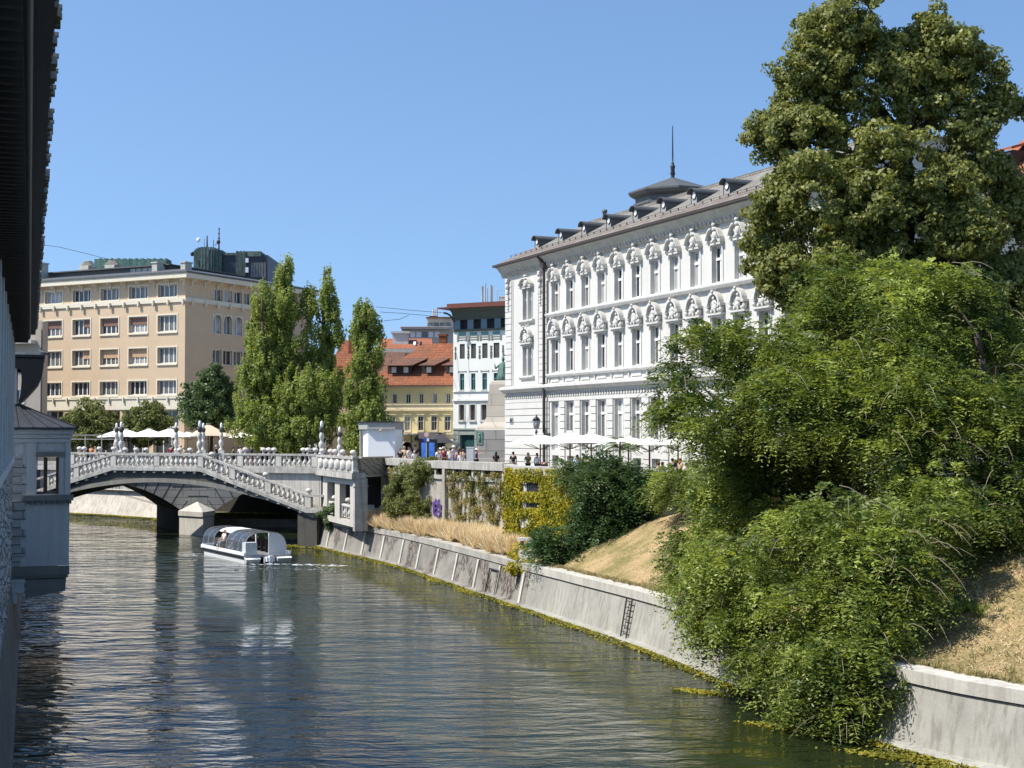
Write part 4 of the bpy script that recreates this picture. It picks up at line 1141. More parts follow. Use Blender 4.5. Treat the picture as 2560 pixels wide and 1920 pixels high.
# ------------------------------------------------------------------ tour boat
bt = thing('tour_boat', (-16.1, 94.6, 0), R(31), 'white catamaran tour boat with curved clear canopies heading under the bridge', 'boat')
WP = M['white_paint']
def hull(x0, x1):
    mb = MB()
    pts = [(0, x0 + .05, x1 - .05, .30), (.35, x0, x1, .42), (8.4, x0, x1, .42), (9.5, x0 + .3, x1 - .3, .5), (9.9, (x0 + x1) / 2 - .1, (x0 + x1) / 2 + .1, .55)]
    vs = []
    for y, a, b, zt in pts:
        yb = y + (.35 if y == 0 else (-.4 if y > 9 else 0))
        vs += [(a, y, zt), (b, y, zt), (b - .1, yb, -.25), (a + .1, yb, -.25)]
    fs = []
    for i in range(len(pts) - 1):
        o_ = i * 4
        for k in range(4): fs.append((o_ + k, o_ + (k + 1) % 4, o_ + 4 + (k + 1) % 4, o_ + 4 + k))
    fs += [(0, 1, 2, 3), tuple(len(vs) - 4 + k for k in (3, 2, 1, 0))]
    mb.add(vs, fs); return mb
hull(-1.65, -.55).build('hull', WP, bt); hull(.55, 1.65).build('hull', WP, bt)
mb = MB(); mb.box(-1.6, 1.6, .25, 9.2, .4, .52); mb.build('deck', plain('deck_grey', (.35, .35, .35), .7), bt)
mb = MB(); mb.box(-1.69, -1.655, .35, 9.1, .33, .47); mb.box(1.655, 1.69, .35, 9.1, .33, .47); mb.build('rubbing_strake', M['black_iron'], bt)
mb = MB(); mb.box(-1.66, -1.5, .3, 9.0, .52, .72); mb.box(1.5, 1.66, .3, 9.0, .52, .72); mb.box(-1.5, 1.5, 9.0, 9.25, .52, .75); mb.build('gunwale', WP, bt)
t = NT('clear_canopy')
t.p.inputs['Base Color'].default_value = (.10, .13, .17, 1); t.p.inputs['Roughness'].default_value = .06; t.p.inputs['IOR'].default_value = 1.45
t.p.inputs['Transmission Weight'].default_value = 0.0; t.p.inputs['Alpha'].default_value = .48; t.p.inputs['Specular IOR Level'].default_value = 1.0
t.l(t.bump(t.noise(t.mapped(), 2.2, 2), .03), t.p.inputs['Normal'])
clear = t.m
def arcp(hw, z0, zt, k, n): a = math.pi * k / n; c = math.cos(a); s_ = math.sin(a); return (-hw * (abs(c) ** .6) * (1 if c > 0 else -1), z0 + (zt - z0) * (s_ ** .75))
def canopy(y0, y1, zt, hoops):
    n = 14; mb = MB(); P = [arcp(1.48, .72, zt, k, n) for k in range(n + 1)]
    mb.smooth = True
    mb.add([(x, y0, z) for x, z in P] + [(x, y1, z) for x, z in P], [(k, k + 1, n + 2 + k, n + 1 + k) for k in range(n)])
    mb.build('canopy', clear, bt)
    for h in range(hoops + 1):
        y = y0 + (y1 - y0) * h / hoops; mb = MB()
        for k in range(n): mb.bar((P[k][0], y, P[k][1]), (P[k + 1][0], y, P[k + 1][1]), .018, 5)
        mb.build('hoop', plain('hoop_%d' % h, (.6, .6, .6), .4) if False else M['concrete'], bt)
canopy(.75, 4.3, 2.0, 3); canopy(6.9, 9.1, 1.95, 2)
mb = MB(); n = 14; P = [arcp(1.35, .75, 2.0, k, n) for k in range(4, 11)]
mb.add([(x, 4.3, z) for x, z in P] + [(x, 6.9, z) for x, z in P] + [(x, 4.3, z - .05) for x, z in P] + [(x, 6.9, z - .05) for x, z in P], [(k, k + 1, 8 + k, 7 + k) for k in range(6)] + [(14 + k, 15 + k, 22 + k, 21 + k) for k in range(6)] + [(k, k + 1, 15 + k, 14 + k) for k in range(6)] + [(7 + k, 8 + k, 22 + k, 21 + k) for k in range(6)])
mb.build('roof', WP, bt)
mb = MB(); mb.box(-1.55, -.75, .3, .95, .53, 1.38); mb.build('stern_locker', plain('locker_grey', (.55, .58, .6), .5), bt)
n = 14; P = [arcp(1.45, .72, 1.97, k, n) for k in range(n + 1)]
mb = MB(); R_ = [(x, z) for x, z in P if x >= .25]
mb.prism([(.25, .53)] + [(.25, R_[0][1])] + R_[1:] + [(1.45, .53)], .62, .68); mb.build('rear_panel', WP, bt)
mb = MB(); mb.box(.18, .25, .6, .7, .53, 1.95); mb.box(-.74, -.68, .6, .7, .53, 1.9); mb.build('door_post', WP, bt)
mb = MB(); mb.box(-.28, .28, -.25, .3, .12, .42); mb.box(-.12, .12, -.35, -.12, -.3, .5); mb.bar((-.35, -.02, .4), (-.35, -.02, -.2), .05); mb.bar((.35, -.02, .4), (.35, -.02, -.2), .05); mb.build('outboard_motor', WP, bt)
for y in (1.5, 2.4, 3.3, 4.2, 5.2, 6.4, 7.3):
    for x in (-.95, .95):
        if x < 0 and y in (4.2, 5.2): continue
        mb = MB(); mb.box(x - .4, x + .4, y - .2, y + .25, .78, .86); mb.box(x - .4, x + .4, y - .26, y - .2, .86, 1.3); mb.box(x - .3, x + .3, y - .1, y + .1, .52, .78); mb.build('seat', M['concrete'] if x < 0 else M['dark_brown'], bt)
# foam behind the boat
def foam(name, pts, lab):
    mb = MB(); r = random.Random(5)
    for (x, y, w, h) in pts:
        for k in range(int(26 * w)):
            cx = x + r.gauss(0, w * .45); cy = y + r.gauss(0, h * .45); s_ = r.uniform(.03, .13)
            n = 6; mb.add([(cx + math.cos(6.283 * i / n) * s_ * r.uniform(.8, 1.9), cy + math.sin(6.283 * i / n) * s_ * r.uniform(.5, 1), .02 + .012 * r.random()) for i in range(n)], [tuple(range(n))])
    o = mb.build(name, plain('foam', (.62, .66, .66), .5)); tag(o, lab, 'foam', kind='stuff')
foam('wake_foam', [(-15.6, 93.6, 1.5, .5), (-13.2, 93.2, 1.8, .6), (-11.6, 92.4, 1.2, .5), (-22.8, 101.3, .9, .4), (-22.5, 99.8, .9, .4), (-17.5, 92.4, 1.0, .3)], 'white foam on the water around the stern of the tour boat')
# ------------------------------------------------------------------ tan corner building
def tz(O, ang, u, v):
    """facade coordinate t and height z of what stands at a sighting (u, v) on the vertical plane through O"""
    x, y, z = ray(u, v); ca, sa = math.cos(ang), math.sin(ang)
    t_ = (O[0] * y - O[1] * x) / (sa * x - ca * y); s_ = (O[1] + t_ * sa) / y
    return t_, CAMH + z * s_
TA = R(-28)
tb = thing('tan_building', (-38.06, 165, 0), TA, 'five-storey tan stucco corner building with a flat overhanging roof', 'building')
xs = [-26.95, -22.4, -17.75, -13.2, -8.65, -4.15]; ww = 2.9
rows_ = [(24.55, 26.0), (20.5, 22.4), (16.75, 18.62), (13.1, 14.75)]
ops = [(x, x + ww, a, b) for x in xs for a, b in rows_] + [(x - .55, x + ww + .35, 6.0, 11.3) for x in xs]
mb = MB(); wall_grid(mb, -29, 0, 5.5, 26.6, ops, .45)
mb.box(-29, -.5, .5, 24, 5.5, 26.5)
MR = Matrix.Rotation(R(90), 4, 'Z')
ropt = [(5.15 + 1.85 * k, 6.65 + 1.85 * k, 24.35, 25.85) for k in range(9)] + [(4.95 + 1.95 * k, 6.5 + 1.95 * k, 20.5, 22.75) for k in range(3)] + [(4.85 + 1.95 * k, 6.6 + 1.95 * k, 16.8, 18.57) for k in range(7)]
mb.m = 1; wall_grid(mb, 0, 24, 5.5, 26.6, ropt, .35, MR)
mb.build('wall', [M['tan_stucco'], M['tan_stucco']], tb)
for i, x in enumerate(xs):
    for j, (a, b) in enumerate(rows_):
        bl = None
        if j == 1 and i < 5: bl = ('blind_brown', .5 if i == 2 else 0, 1, .5)
        if j == 2 and i in (2, 3, 4): bl = ('blind_tan', .5 if i == 2 else 0, 1, .55)
        window(tb, x, a, ww, b - a, .42, cols=4, surround=.16, sill=.1, smat='cream_stone', fw=.1, mull=.13, blind=bl)
    window(tb, x - .55, 6.0, ww + .9, 5.3, .44, cols=3, frame='cream_stone', pane=M['pane_dark'], fw=.12, transom=.62)
for a, b, c, d in ropt:
    window(tb, a, c, b - a, d - c, .33, rz=R(90), cols=2, surround=.08, smat='shade_stucco' if False else 'cream_stone', fw=.08)
for k in range(3):                                      # arched heads
    mb = MB(); cx = 5.725 + 1.95 * k; n = 10
    for i in range(n):
        a, b = math.pi * i / n, math.pi * (i + 1) / n
        P = [(cx + math.cos(q) * r_, y, 22.05 + math.sin(q) * r_) for q in (a, b) for r_ in (.76, .92) for y in (-.07,)]
        mb.quad(P[0], P[1], P[3], P[2])
        mb.add([(cx + math.cos(a) * .76, -.03, 22.05 + math.sin(a) * .76), (cx + math.cos(b) * .76, -.03, 22.05 + math.sin(b) * .76), (cx + math.cos(b) * .8, -.03, 22.87), (cx + math.cos(a) * .8, -.03, 22.87)], [(0, 1, 2, 3)])
    me = mb.mesh('arch_head', M['cream_stone']); me.transform(MR); link('arch_head', me, tb)
mb = MB()
mb.box(-29, .16, -.16, 0, 23.88, 24.42); mb.box(0, .16, 0, 24, 23.88, 24.42)
mb.box(-29, .05, -.1, 0, 11.35, 13.0); mb.box(-29, .09, -.2, -.1, 12.62, 12.78); mb.box(0, .08, 0, 24, 11.35, 12.2)
mb.build('string_course', M['cream_stone'], tb)
for i in range(12):
    x = -25.2 + i * 2.28; mb = MB()
    mb.box(x - .1, x + .1, -.4, -.16, 23.62, 24.2); mb.box(x - .1, x + .1, -.26, -.16, 23.4, 23.62); mb.box(x - .08, x + .08, -.32, -.1, 12.2, 12.85)
    mb.box(x - .07, x + .07, -.75, 0, 26.3, 26.6); mb.box(x - .07, x + .07, -.22, 0, 25.75, 26.3); mb.build('corbel', M['cream_stone'], tb)
for i in range(10):
    y = 1.0 + i * 2.3; mb = MB()
    mb.box(.16, .4, y - .1, y + .1, 23.5, 24.1); mb.box(0, .8, y - .07, y + .07, 26.3, 26.6); mb.box(0, .22, y - .07, y + .07, 25.75, 26.3); mb.build('corbel', M['cream_stone'], tb)
mb = MB(); mb.box(-.12, -.0, .9, 1.0, 0, 1)
mb = MB()
for (a, b, c, d) in ((.9, 4.0, 24.5, 24.56), (.9, 4.0, 25.9, 25.96), (.9, .96, 24.56, 25.9), (3.94, 4.0, 24.56, 25.9)): mb.box(.0, .05, a, b, c, d)
mb.build('panel_frame', M['cream_stone'], tb)
mb = MB(); mb.box(-30, 1.0, -1.0, 25, 26.6, 27.15); mb.build('eaves', M['cream_stone'], tb)
mb = MB(); mb.box(-30.1, 1.1, -1.1, 25.1, 27.16, 27.36)
mb.add([(-30, -1, 27.37), (1, -1, 27.37), (1, 25, 27.37), (-30, 25, 27.37), (-30, 2.4, 28.1), (-2.4, 2.4, 28.1), (-2.4, 22, 28.1), (-30, 22, 28.1)], [(0, 1, 5, 4), (1, 2, 6, 5), (2, 3, 7, 6), (4, 5, 6, 7)])
mb.box(-30, -5.5, 3.4, 16, 28.0, 28.75); mb.box(-30.5, -5, 2.8, 16.5, 28.75, 28.9); mb.build('roof', M['slate'], tb)
mb = MB()
for k in range(6): mb.box(-11.6 + k * .95, -10.8 + k * .95, 3.33, 3.4, 28.2, 28.65)
mb.build('attic_windows', M['pane_curtain'], tb)
for x, h, w in ((-25.2, 29.9, .35), (-6.2, 28.9, .4), (-1.8, 28.7, .35)):
    mb = MB(); mb.box(x - w, x + w, 1.6, 2.8, 27.5, h); mb.box(x - w - .1, x + w + .1, 1.5, 2.9, h, h + .15); mb.build('chimney', M['dirty_trim'], tb)
mb = MB()
for cx, cy in ((-24, 8), (-20.5, 9)):
    mb.box(cx - .8, cx + .8, cy, cy + 1.5, 28.5, 30.2)
    for k in range(5): mb.box(cx - 1.2 + .2 * k, cx + 1.3 - .15 * k, cy + .2, cy + .9, 30.25 + .14 * k, 30.31 + .14 * k)
mb.build('vent_stack', M['dirty_trim'], tb)

cb = thing('balcony_building', (-64.5, 166, 0), R(-12), 'shade-toned cream building with a small white balcony glimpsed beside the dark eaves', 'building')
op = [(5.6, 8.2, 16.2, 17.8), (5.6, 8.2, 12, 13.6)]
mb = MB(); wall_grid(mb, -12, 10.3, 5.5, 21.6, op, .3); mb.box(-12, 10.29, .35, 1.5, 5.5, 21.5); mb.build('wall', M['shade_stucco'], cb)
for a, b, c, d in op: window(cb, a, c, b - a, d - c, .28, cols=4, fw=.1, mull=.14, surround=.12)
mb = MB(); mb.box(5.0, 9.7, -1.2, 0, 18.9, 19.3); mb.box(5.0, 9.7, -1.2, -1.1, 20.05, 20.2); mb.box(5.0, 5.3, -1.25, -.8, 19.3, 21.6); mb.build('balcony', M['white_trim'], cb)
for k in range(9):
    mb = MB(); mb.lathe([(.1, 19.3), (.14, 19.6), (.06, 19.85), (.1, 20.05)], 8, Matrix.Translation((5.6 + .48 * k, -1.15, 0))); mb.build('baluster', M['white_trim'], cb)

# copper roofed building far behind
hb = thing('copper_tower_building', (0, 0, 0), 0, 'dark glazed tower block topped by streaked green copper and aerials', 'building')
D = 205.0; sx_ = D / FPX
X = lambda u: (u - 1280) * sx_
Zv = lambda v: CAMH + (1080 - v) * sx_
mb = MB(); mb.box(X(555), X(667), D, D + 12, 5.5, Zv(636)); mb.build('block', M['dark_cladding'], hb)
mb = MB()
for k in range(14):
    a = math.pi * k / 13; x = X(518) - math.cos(a) * 33 * sx_; y = D - math.sin(a) * 1.4
    mb.box(x - .16, x + .16, y - .16, y + .3, 5.5, Zv(619 + 9 * abs(math.cos(a)) ** 4))
mb.box(X(488), X(553), D - .3, D + 8, 5.5, Zv(624)); mb.build('copper_drum', M['copper'], hb)
mb = MB()
for k in range(8): x = X(590 + k * 3); mb.box(x - .06, x + .06, D - .35, D, Zv(690), Zv(626 + (k % 3)))
mb.box(X(588), X(614), D - .25, D + 6, Zv(664), Zv(628)); mb.box(X(614), X(650), D - .2, D + 5, Zv(640), Zv(627)); mb.box(X(555), X(588), D - .2, D + 6, Zv(637), Zv(631))
mb.build('copper_cladding', M['copper'], hb)
mb = MB(); mb.box(X(613), X(620), D - .5, D, Zv(656), Zv(645)); mb.box(X(613), X(620), D - .5, D, Zv(681), Zv(668)); mb.build('white_panel', M['white_paint'], hb)
mb = MB()
for k in range(6): mb.box(X(625 + 6.5 * k), X(630 + 6.5 * k), D - .04, D, Zv(692), Zv(655))
mb.box(X(560), X(612), D - .3, D, Zv(687), Zv(685)); mb.build('glazing', M['pane_mid'], hb)
mb = MB()
for u, v0, r_ in ((541, 565, .13), (511, 585, .16), (527, 595, .08), (504, 592, .05)): mb.bar((X(u), D + 1, Zv(625)), (X(u), D + 1, Zv(v0)), r_ , 6, r_ * .5)
for v in (568, 580, 592): mb.bar((X(538), D + 1, Zv(v)), (X(544), D + 1, Zv(v)), .05)
mb.bar((X(531), D + 1, Zv(610)), (X(541), D + 1, Zv(598)), .05); mb.build('aerial_masts', M['black_iron'], hb)
for u, v in ((499, 602), (484, 637), (549, 607)):
    mb = MB(); mb.ell((X(u), D - 1.6, Zv(v)), (.28, .12, .34), 10, 6); mb.build('dish_antenna', M['white_paint'] if u == 499 else M['black_iron'], hb)
h2 = thing('copper_roof', (0, 0, 0), 0, 'low streaked green copper roof edge behind the tan building roof', 'roof')
D = 200.0; sx_ = D / FPX
mb = MB()
for k in range(44): x = X(235 + k * 4.1); mb.box(x - .13, x + .1, D - .05, D + 3, Zv(685), Zv(646 + 2 * math.sin(k * 1.7)))
mb.build('copper_panels', M['copper_bright'], h2)
mb = MB(); mb.box(X(232), X(415), D, D + 8, 5.5, Zv(652)); mb.build('wall', M['dark_cladding'], h2)

# ------------------------------------------------------------------ yellow building and the roofs around it
YD = 150.0; O_ = ((930 - 1280) / FPX * YD, YD); YA = R(-8)
yb = thing('yellow_building', (*O_, 0), YA, 'pale yellow building with a red tiled roof and wide shed dormers', 'building')
def TZ(u, v): return tz(O_, YA, u, v)
xr = TZ(1134, 1000)[0]
up_w = [(TZ(a, 996)[0], TZ(b, 996)[0]) for a, b in ((948, 959), (981.5, 992), (1015, 1026.5), (1048, 1058.5), (1081.5, 1092.5), (1115, 1126))]
lo_w = [(TZ(a, 1050)[0], TZ(b, 1050)[0]) for a, b in ((975, 988), (1011, 1025), (1045, 1058), (1078, 1092), (1111, 1126))]
z1, z2, z3, z4 = TZ(1050, 985)[1], TZ(1050, 1008)[1], TZ(1050, 1041)[1], TZ(1050, 1076)[1]
gr = [(TZ(1006, 1100)[0], TZ(1031, 1100)[0], 5.9, TZ(1020, 1103)[1]), (TZ(1045, 1100)[0], TZ(1112, 1100)[0], 5.9, TZ(1020, 1092)[1])]
ops = [(a, b, z2, z1) for a, b in up_w] + [(a, b, z4, z3) for a, b in lo_w] + gr
mb = MB(); wall_grid(mb, 0, xr, 5.5, 13.6, ops, .3); mb.quad((0, 10, 5.5), (0, 0, 5.5), (0, 0, 13.6), (0, 10, 13.6)); mb.build('wall', M['yellow_plaster'], yb)
mb = MB(); mb.box(0, xr, 2.5, 2.6, 5.5, 13.5); mb.build('inner_wall', M['interior_dark'], yb)
for a, b in up_w: window(yb, a, z2, b - a, z1 - z2, .2, cols=2, fw=.05, surround=.07, smat='yellow_trim')
for a, b in lo_w: window(yb, a, z4, b - a, z3 - z4, .2, cols=2, transom=.65, fw=.05, surround=.1, smat='yellow_trim', sill=.08)
mb = MB(); zc1, zc2 = TZ(1050, 1011)[1], TZ(1050, 1026)[1]
mb.box(0, xr, -.12, 0, zc1 - .08, zc1 + .06); mb.box(0, xr, -.2, 0, zc2 - .05, zc2 + .12); mb.box(0, xr, -.05, 0, zc2 + .12, zc1 - .08)
zc3 = TZ(1050, 1084)[1]; mb.box(0, xr, -.2, 0, zc3 - .1, zc3 + .06); mb.box(0, xr, -.3, 0, 13.35, 13.6)
for a, b in lo_w: mb.box(a - .12, b + .12, -.18, 0, z3 + .14, z3 + .24)
mb.build('cornice', M['yellow_trim'], yb)
mb = MB()
z = 5.9
while z < zc3 - .3:
    for a, b in ((gr[0][1] + .1, gr[1][0] - .1), (gr[1][1] + .1, xr)): mb.box(a, b, -.06, .0, z, z + .32)
    z += .37
mb.build('rusticated_blocks', M['yellow_trim'], yb)
# roof
e0, e1 = 13.62, 18.4
mb = MB(); mb.quad((-1, -.5, e0), (xr + .1, -.5, e0), (xr + .1, 6.5, e1), (4.2, 6.5, e1)); mb.quad((-1, -.5, e0), (4.2, 6.5, e1), (4.2, 7, e1), (-1, 14, e0)); mb.quad((4.2, 6.5, e1), (xr + .1, 6.5, e1), (xr + .1, 13.5, e0), (-1, 14, e0))
mb.build('roof', M['tile_red'], yb)
mb = MB(); mb.box(-1, xr + .1, -.6, -.48, e0 - .12, e0 + .02); mb.build('gutter', M['tile_brown'], yb)
SL = (e1 - e0) / 7.0
for (ua, ub) in ((962, 1022), (1050, 1078), (1108, 1134)):
    a, b = TZ(ua, 940)[0], TZ(ub, 940)[0]; yd = 1.3; zb = e0 + SL * (yd + .5)
    d_ = bpy.data.objects.new('dormer', None); COL.objects.link(d_); d_.parent = yb
    mb = MB(); zt_ = zb + .95; yt = (zt_ + .75 - e0) / SL - .5
    mb.quad((a, yd, zb), (b, yd, zb), (b, yd, zt_), (a, yd, zt_)); 
    for x in (a, b): mb.add([(x, yd, zb), (x, yd, zt_), (x, yt, zt_ + .75)], [(0, 1, 2)])
    mb.build('front_wall', M['dark_brown'], d_)
    mb = MB(); mb.quad((a - .3, yd - .7, zt_ - .02), (b + .3, yd - .7, zt_ - .02), (b + 1.3, yt + .2, zt_ + .9), (a + 1.1, yt + .2, zt_ + .9)); mb.quad((a - .3, yd - .7, zt_ - .1), (b + .3, yd - .7, zt_ - .1), (b + .3, yd - .7, zt_ - .02), (a - .3, yd - .7, zt_ - .02)); mb.build('roof', M['tile_brown'], d_)
    for k in range(2 if b - a > 1.5 else 1):
        x = a + .45 + k * 1.3; mb = MB(); mb.box(x, x + .5, yd - .06, yd - .01, zb + .15, zb + .75); mb.build('window', M['window_white'], d_)
ch = MB(); ch.box(5.8, 6.6, 7, 8, 17.5, 19.3); ch.box(5.7, 6.7, 6.9, 8.1, 19.3, 19.5); ch.build('chimney', M['tile_red'], yb)
aw = thing('shop_awning', (*O_, 0), YA, 'pale canopy roof over the arched doorway of the yellow building', 'awning')
a, b = TZ(999, 1090)[0], TZ(1047, 1090)[0]; mb = MB(); mb.box(a, b, -2.6, -.1, 8.42, 8.56); mb.build('canopy', M['white_trim'], aw)
mb = MB()
for x in (a + .3, b - .3): mb.bar((x, -2.4, 5.9), (x, -2.4, 8.42), .06)
mb.build('post', M['black_iron'], aw)
aw = thing('shop_awning', (*O_, 0), YA, 'wide dark awning over the café front of the yellow building', 'awning')
a, b = TZ(1045, 1090)[0], TZ(1115, 1090)[0]; mb = MB(); mb.add([(a, -1.8, 8.0), (b, -1.8, 8.0), (b, -.1, 8.65), (a, -.1, 8.65), (a, -1.8, 7.8), (b, -1.8, 7.8)], [(0, 1, 2, 3), (4, 5, 1, 0)]); mb.build('canopy', M['dark_canvas'], aw)
mb = MB(); ac = (gr[0][0] + gr[0][1]) / 2; n = 12
mb.add([(ac + math.cos(math.pi * i / n) * .55, -.08, 7.1 + math.sin(math.pi * i / n) * .55) for i in range(n + 1)] + [(ac + math.cos(math.pi * i / n) * .75, -.08, 7.1 + math.sin(math.pi * i / n) * .75) for i in range(n + 1)], [(i, i + 1, n + 2 + i, n + 1 + i) for i in range(n)]); mb.build('door_arch', M['yellow_trim'], yb)

def simple_house(name, label, D, u0, u1, veave, vridge, roofm, wallm, run=7, ang=0, hip=0.0, gable=False):
    p = at(u0, 1000, D); q = at(u1, 1000, D); w = q.x - p.x; ze = CAMH + (1080 - veave) * D / FPX; zr = CAMH + (1080 - vridge) * (D + run) / FPX
    h = thing(name, (p.x, D, 0), ang, label, 'building')
    mb = MB(); mb.box(0, w, 0, 2 * run, 5.5, ze); mb.build('wall', wallm, h)
    mb = MB(); mb.add([(-.4, -.4, ze), (w + .4, -.4, ze), (w + .4, 2 * run + .4, ze), (-.4, 2 * run + .4, ze), (hip, run, zr), (w - (0 if gable else hip), run, zr)], [(0, 1, 5, 4), (1, 2, 5), (2, 3, 4, 5), (3, 0, 4)]); mb.build('roof', roofm, h)
    return h, w, ze, zr
h, w, ze, zr = simple_house('red_roof_house', 'house with a mottled steep red roof and chimney between the poplars', 175, 815, 905, 945, 850, M['tile_red'], M['tan_stucco'], 5, hip=1.5)
mb = MB(); mb.box(2.4, 3.6, 3, 4, 15, CAMH + (1080 - 838) * 178 / FPX); mb.build('chimney', M['tile_red'], h)
h, w, ze, zr = simple_house('brown_roof_house', 'house with a brown tiled roof left of the yellow building', 160, 905, 1012, 935, 880, M['tile_brown'], M['yellow_plaster'], 6, hip=.5)
h, w, ze, zr = simple_house('orange_roof_house', 'wide house with a plain orange tiled roof and skylights behind the yellow building', 178, 950, 1075, 872, 846, M['tile_orange'], M['dirty_trim'], 4, hip=0)
mb = MB(); mb.box(1.4, 3.4, 1.6, 3, ze, zr + .5); mb.box(1.2, 3.6, 1.4, 3.2, zr + .5, zr + .75); mb.build('roof_box', M['white_trim'], h)
for x in (4.1, 4.9):
    mb = MB(); mb.add([(x, .7, ze + .45), (x + .3, .7, ze + .45), (x + .3, 1.25, ze + .85), (x, 1.25, ze + .85), (x, .7, ze + .6), (x + .3, .7, ze + .6), (x + .3, 1.25, ze + 1.0), (x, 1.25, ze + 1.0)], [(4, 5, 6, 7), (0, 1, 5, 4), (1, 2, 6, 5), (2, 3, 7, 6), (3, 0, 4, 7)]); mb.build('skylight', M['white_paint'] if x < 4.5 else M['plate_glass_blue'], h)
mb = MB(); mb.box(0, w, -.5, .3, ze - .5, ze - .02); mb.build('eaves', M['dirty_trim'], h)
# modern white block
D = 195.0; sx_ = D / FPX
mh = thing('modern_block', (0, 0, 0), 0, 'white modernist flat-roofed block with window bands above the tiled roofs', 'building')
mb = MB(); mb.box(X(1004), X(1140), D, D + 9, 5.5, Zv(823)); mb.box(X(1066), X(1140), D + 1, D + 9, Zv(822), Zv(794)); mb.build('wall', M['dirty_trim'], mh)
mb = MB(); mb.box(X(1002), X(1126), D - 1, D + 9.5, Zv(822.5), Zv(817)); mb.build('terrace_slab', M['white_trim'], mh)
mb = MB(); mb.box(X(1064), X(1142), D + .4, D + 9.5, Zv(794), Zv(791)); mb.box(X(1070), X(1090), D + 2, D + 5, Zv(791), Zv(786)); mb.build('roof', M['tile_brown'], mh)
mb = MB(); mb.box(X(1002), X(1126), D - 1.02, D - .98, Zv(820.5), Zv(819)); mb.build('red_band', M['red_metal'], mh)
for k in range(6):
    mb = MB(); mb.box(X(1010 + 15.3 * k), X(1022 + 15.3 * k), D - .12, D - .02, Zv(843), Zv(829)); mb.build('window', M['white_paint'] if k != 3 else M['pane_mid'], mh)
for k in range(4):
    mb = MB(); mb.box(X(1068 + 15 * k), X(1080 + 15 * k), D + .9, D + .99, Zv(816), Zv(805)); mb.build('window', M['pane_mid'], mh)
mb = MB()
for u in (1080, 1086, 1089): mb.bar((X(u), D + 3, Zv(791)), (X(u), D + 3, Zv(767 + (u % 3) * 2)), .13 if u != 1086 else .08)
mb.build('aerials', M['white_trim'], mh)

# ------------------------------------------------------------------ white and green narrow house
GA = R(-30); Og = ((1133 - 1280) / FPX * 146, 146.0)
gb = thing('mosaic_house', (*Og, 0), GA, 'narrow white house with dark green loggia, mosaic ornaments and projecting roof', 'building')
def TG(u, v): return tz(Og, GA, u, v)
GW = TG(1290, 1000)[0]
zA = (TG(1156, 897)[1], TG(1156, 860)[1]); zB = (TG(1156, 975)[1], TG(1156, 934)[1]); zC = (TG(1156, 1050)[1], TG(1156, 1012)[1])
wa = [(TG(a, 880)[0], TG(b, 880)[0]) for a, b in ((1149.5, 1162), (1177.5, 1190), (1205.5, 1219), (1234, 1248.5))]
wb_ = [(TG(a, 880)[0], TG(b, 880)[0]) for a, b in ((1149.5, 1160.5), (1177.5, 1188.5), (1205.5, 1217.5), (1234, 1246.5))]
wc_ = [(TG(a, 880)[0], TG(b, 880)[0]) for a, b in ((1148, 1161), (1175, 1188), (1203, 1217), (1231, 1245))]
dx0, dx1 = TG(1149, 1100)[0], TG(1186, 1100)[0]; zg = TG(1156, 1072)[1]
zl0, zl1 = TG(1156, 829)[1], TG(1156, 800)[1]; ztop = TG(1133, 774)[1]
ops = [(a, b, *zA) for a, b in wa] + [(a, b, *zB) for a, b in wb_] + [(a, b, *zC) for a, b in wc_]
mb = MB(); wall_grid(mb, 0, GW, zg, zl0, ops, .25); mb.quad((0, 9, 5.5), (0, 0, 5.5), (0, 0, ztop), (0, 9, ztop)); mb.build('wall', M['mint_plaster'], gb)
mb = MB(); wall_grid(mb, 0, GW, 5.5, zg - .001, [(dx0, dx1, 5.9, TG(1160, 1087)[1])], .4); mb.box(0, GW, -.1, 0, zg - .1, zg + .05)
z = 5.9
while z < zg - .3: mb.box(.05, dx0 - .1, -.05, 0, z, z + .36); mb.box(dx1 + .1, GW, -.05, 0, z, z + .36); z += .42
mb.build('ground_floor', M['greygreen'], gb)
mb = MB(); mb.quad((dx0, .38, 5.9), (dx1, .38, 5.9), (dx1, .38, 9), (dx0, .38, 9)); mb.box(dx0 + .6, dx1 - .02, .3, .37, 5.9, 8.0); mb.build('shop_door', M['pane_green'], gb)
dk = plain('shutter_dark', (.06, .06, .055), .7)
for a, b in wa: window(gb, a, zA[0], b - a, zA[1] - zA[0], .12, cols=1, frame='dark_brown', pane=dk, fw=.04)
for a, b in wb_: window(gb, a, zB[0], b - a, zB[1] - zB[0], .2, cols=2, transom=.66, frame='teal_paint', pane=M['pane_green'], fw=.05, sill=.06)
for a, b in wc_: window(gb, a, zC[0], b - a, zC[1] - zC[0], .3, cols=2, transom=.7, frame='window_brown', pane=M['pane_mid'], fw=.05, surround=.1, sill=.12)
mb = MB(); z_ = TG(1156, 980)[1]; mb.box(0, GW, -.12, 0, z_, z_ + .12); z_ = TG(1156, 1000)[1]; mb.box(0, GW, -.18, 0, z_ - .1, z_ + .1); mb.build('string_course', M['mint_plaster'], gb)
mb = MB(); z_ = TG(1156, 848)[1]
for a, b in wa:
    c = (a + b) / 2
    mb.box(c - .62, c - .42, -.04, 0, z_ - .22, z_ + .3); mb.box(c + .42, c + .62, -.04, 0, z_ - .22, z_ + .3); mb.box(c - .42, c + .42, -.04, 0, z_ + .12, z_ + .2); mb.box(c - .42, c + .42, -.04, 0, z_ - .12, z_ - .04)
    zz = TG(1156, 930)[1]; mb.box(c - .45, c + .45, -.03, 0, zz, zz + .07); mb.box(c - .5, c - .42, -.03, 0, zz - .06, zz + .13); mb.box(c + .42, c + .5, -.03, 0, zz - .06, zz + .13)
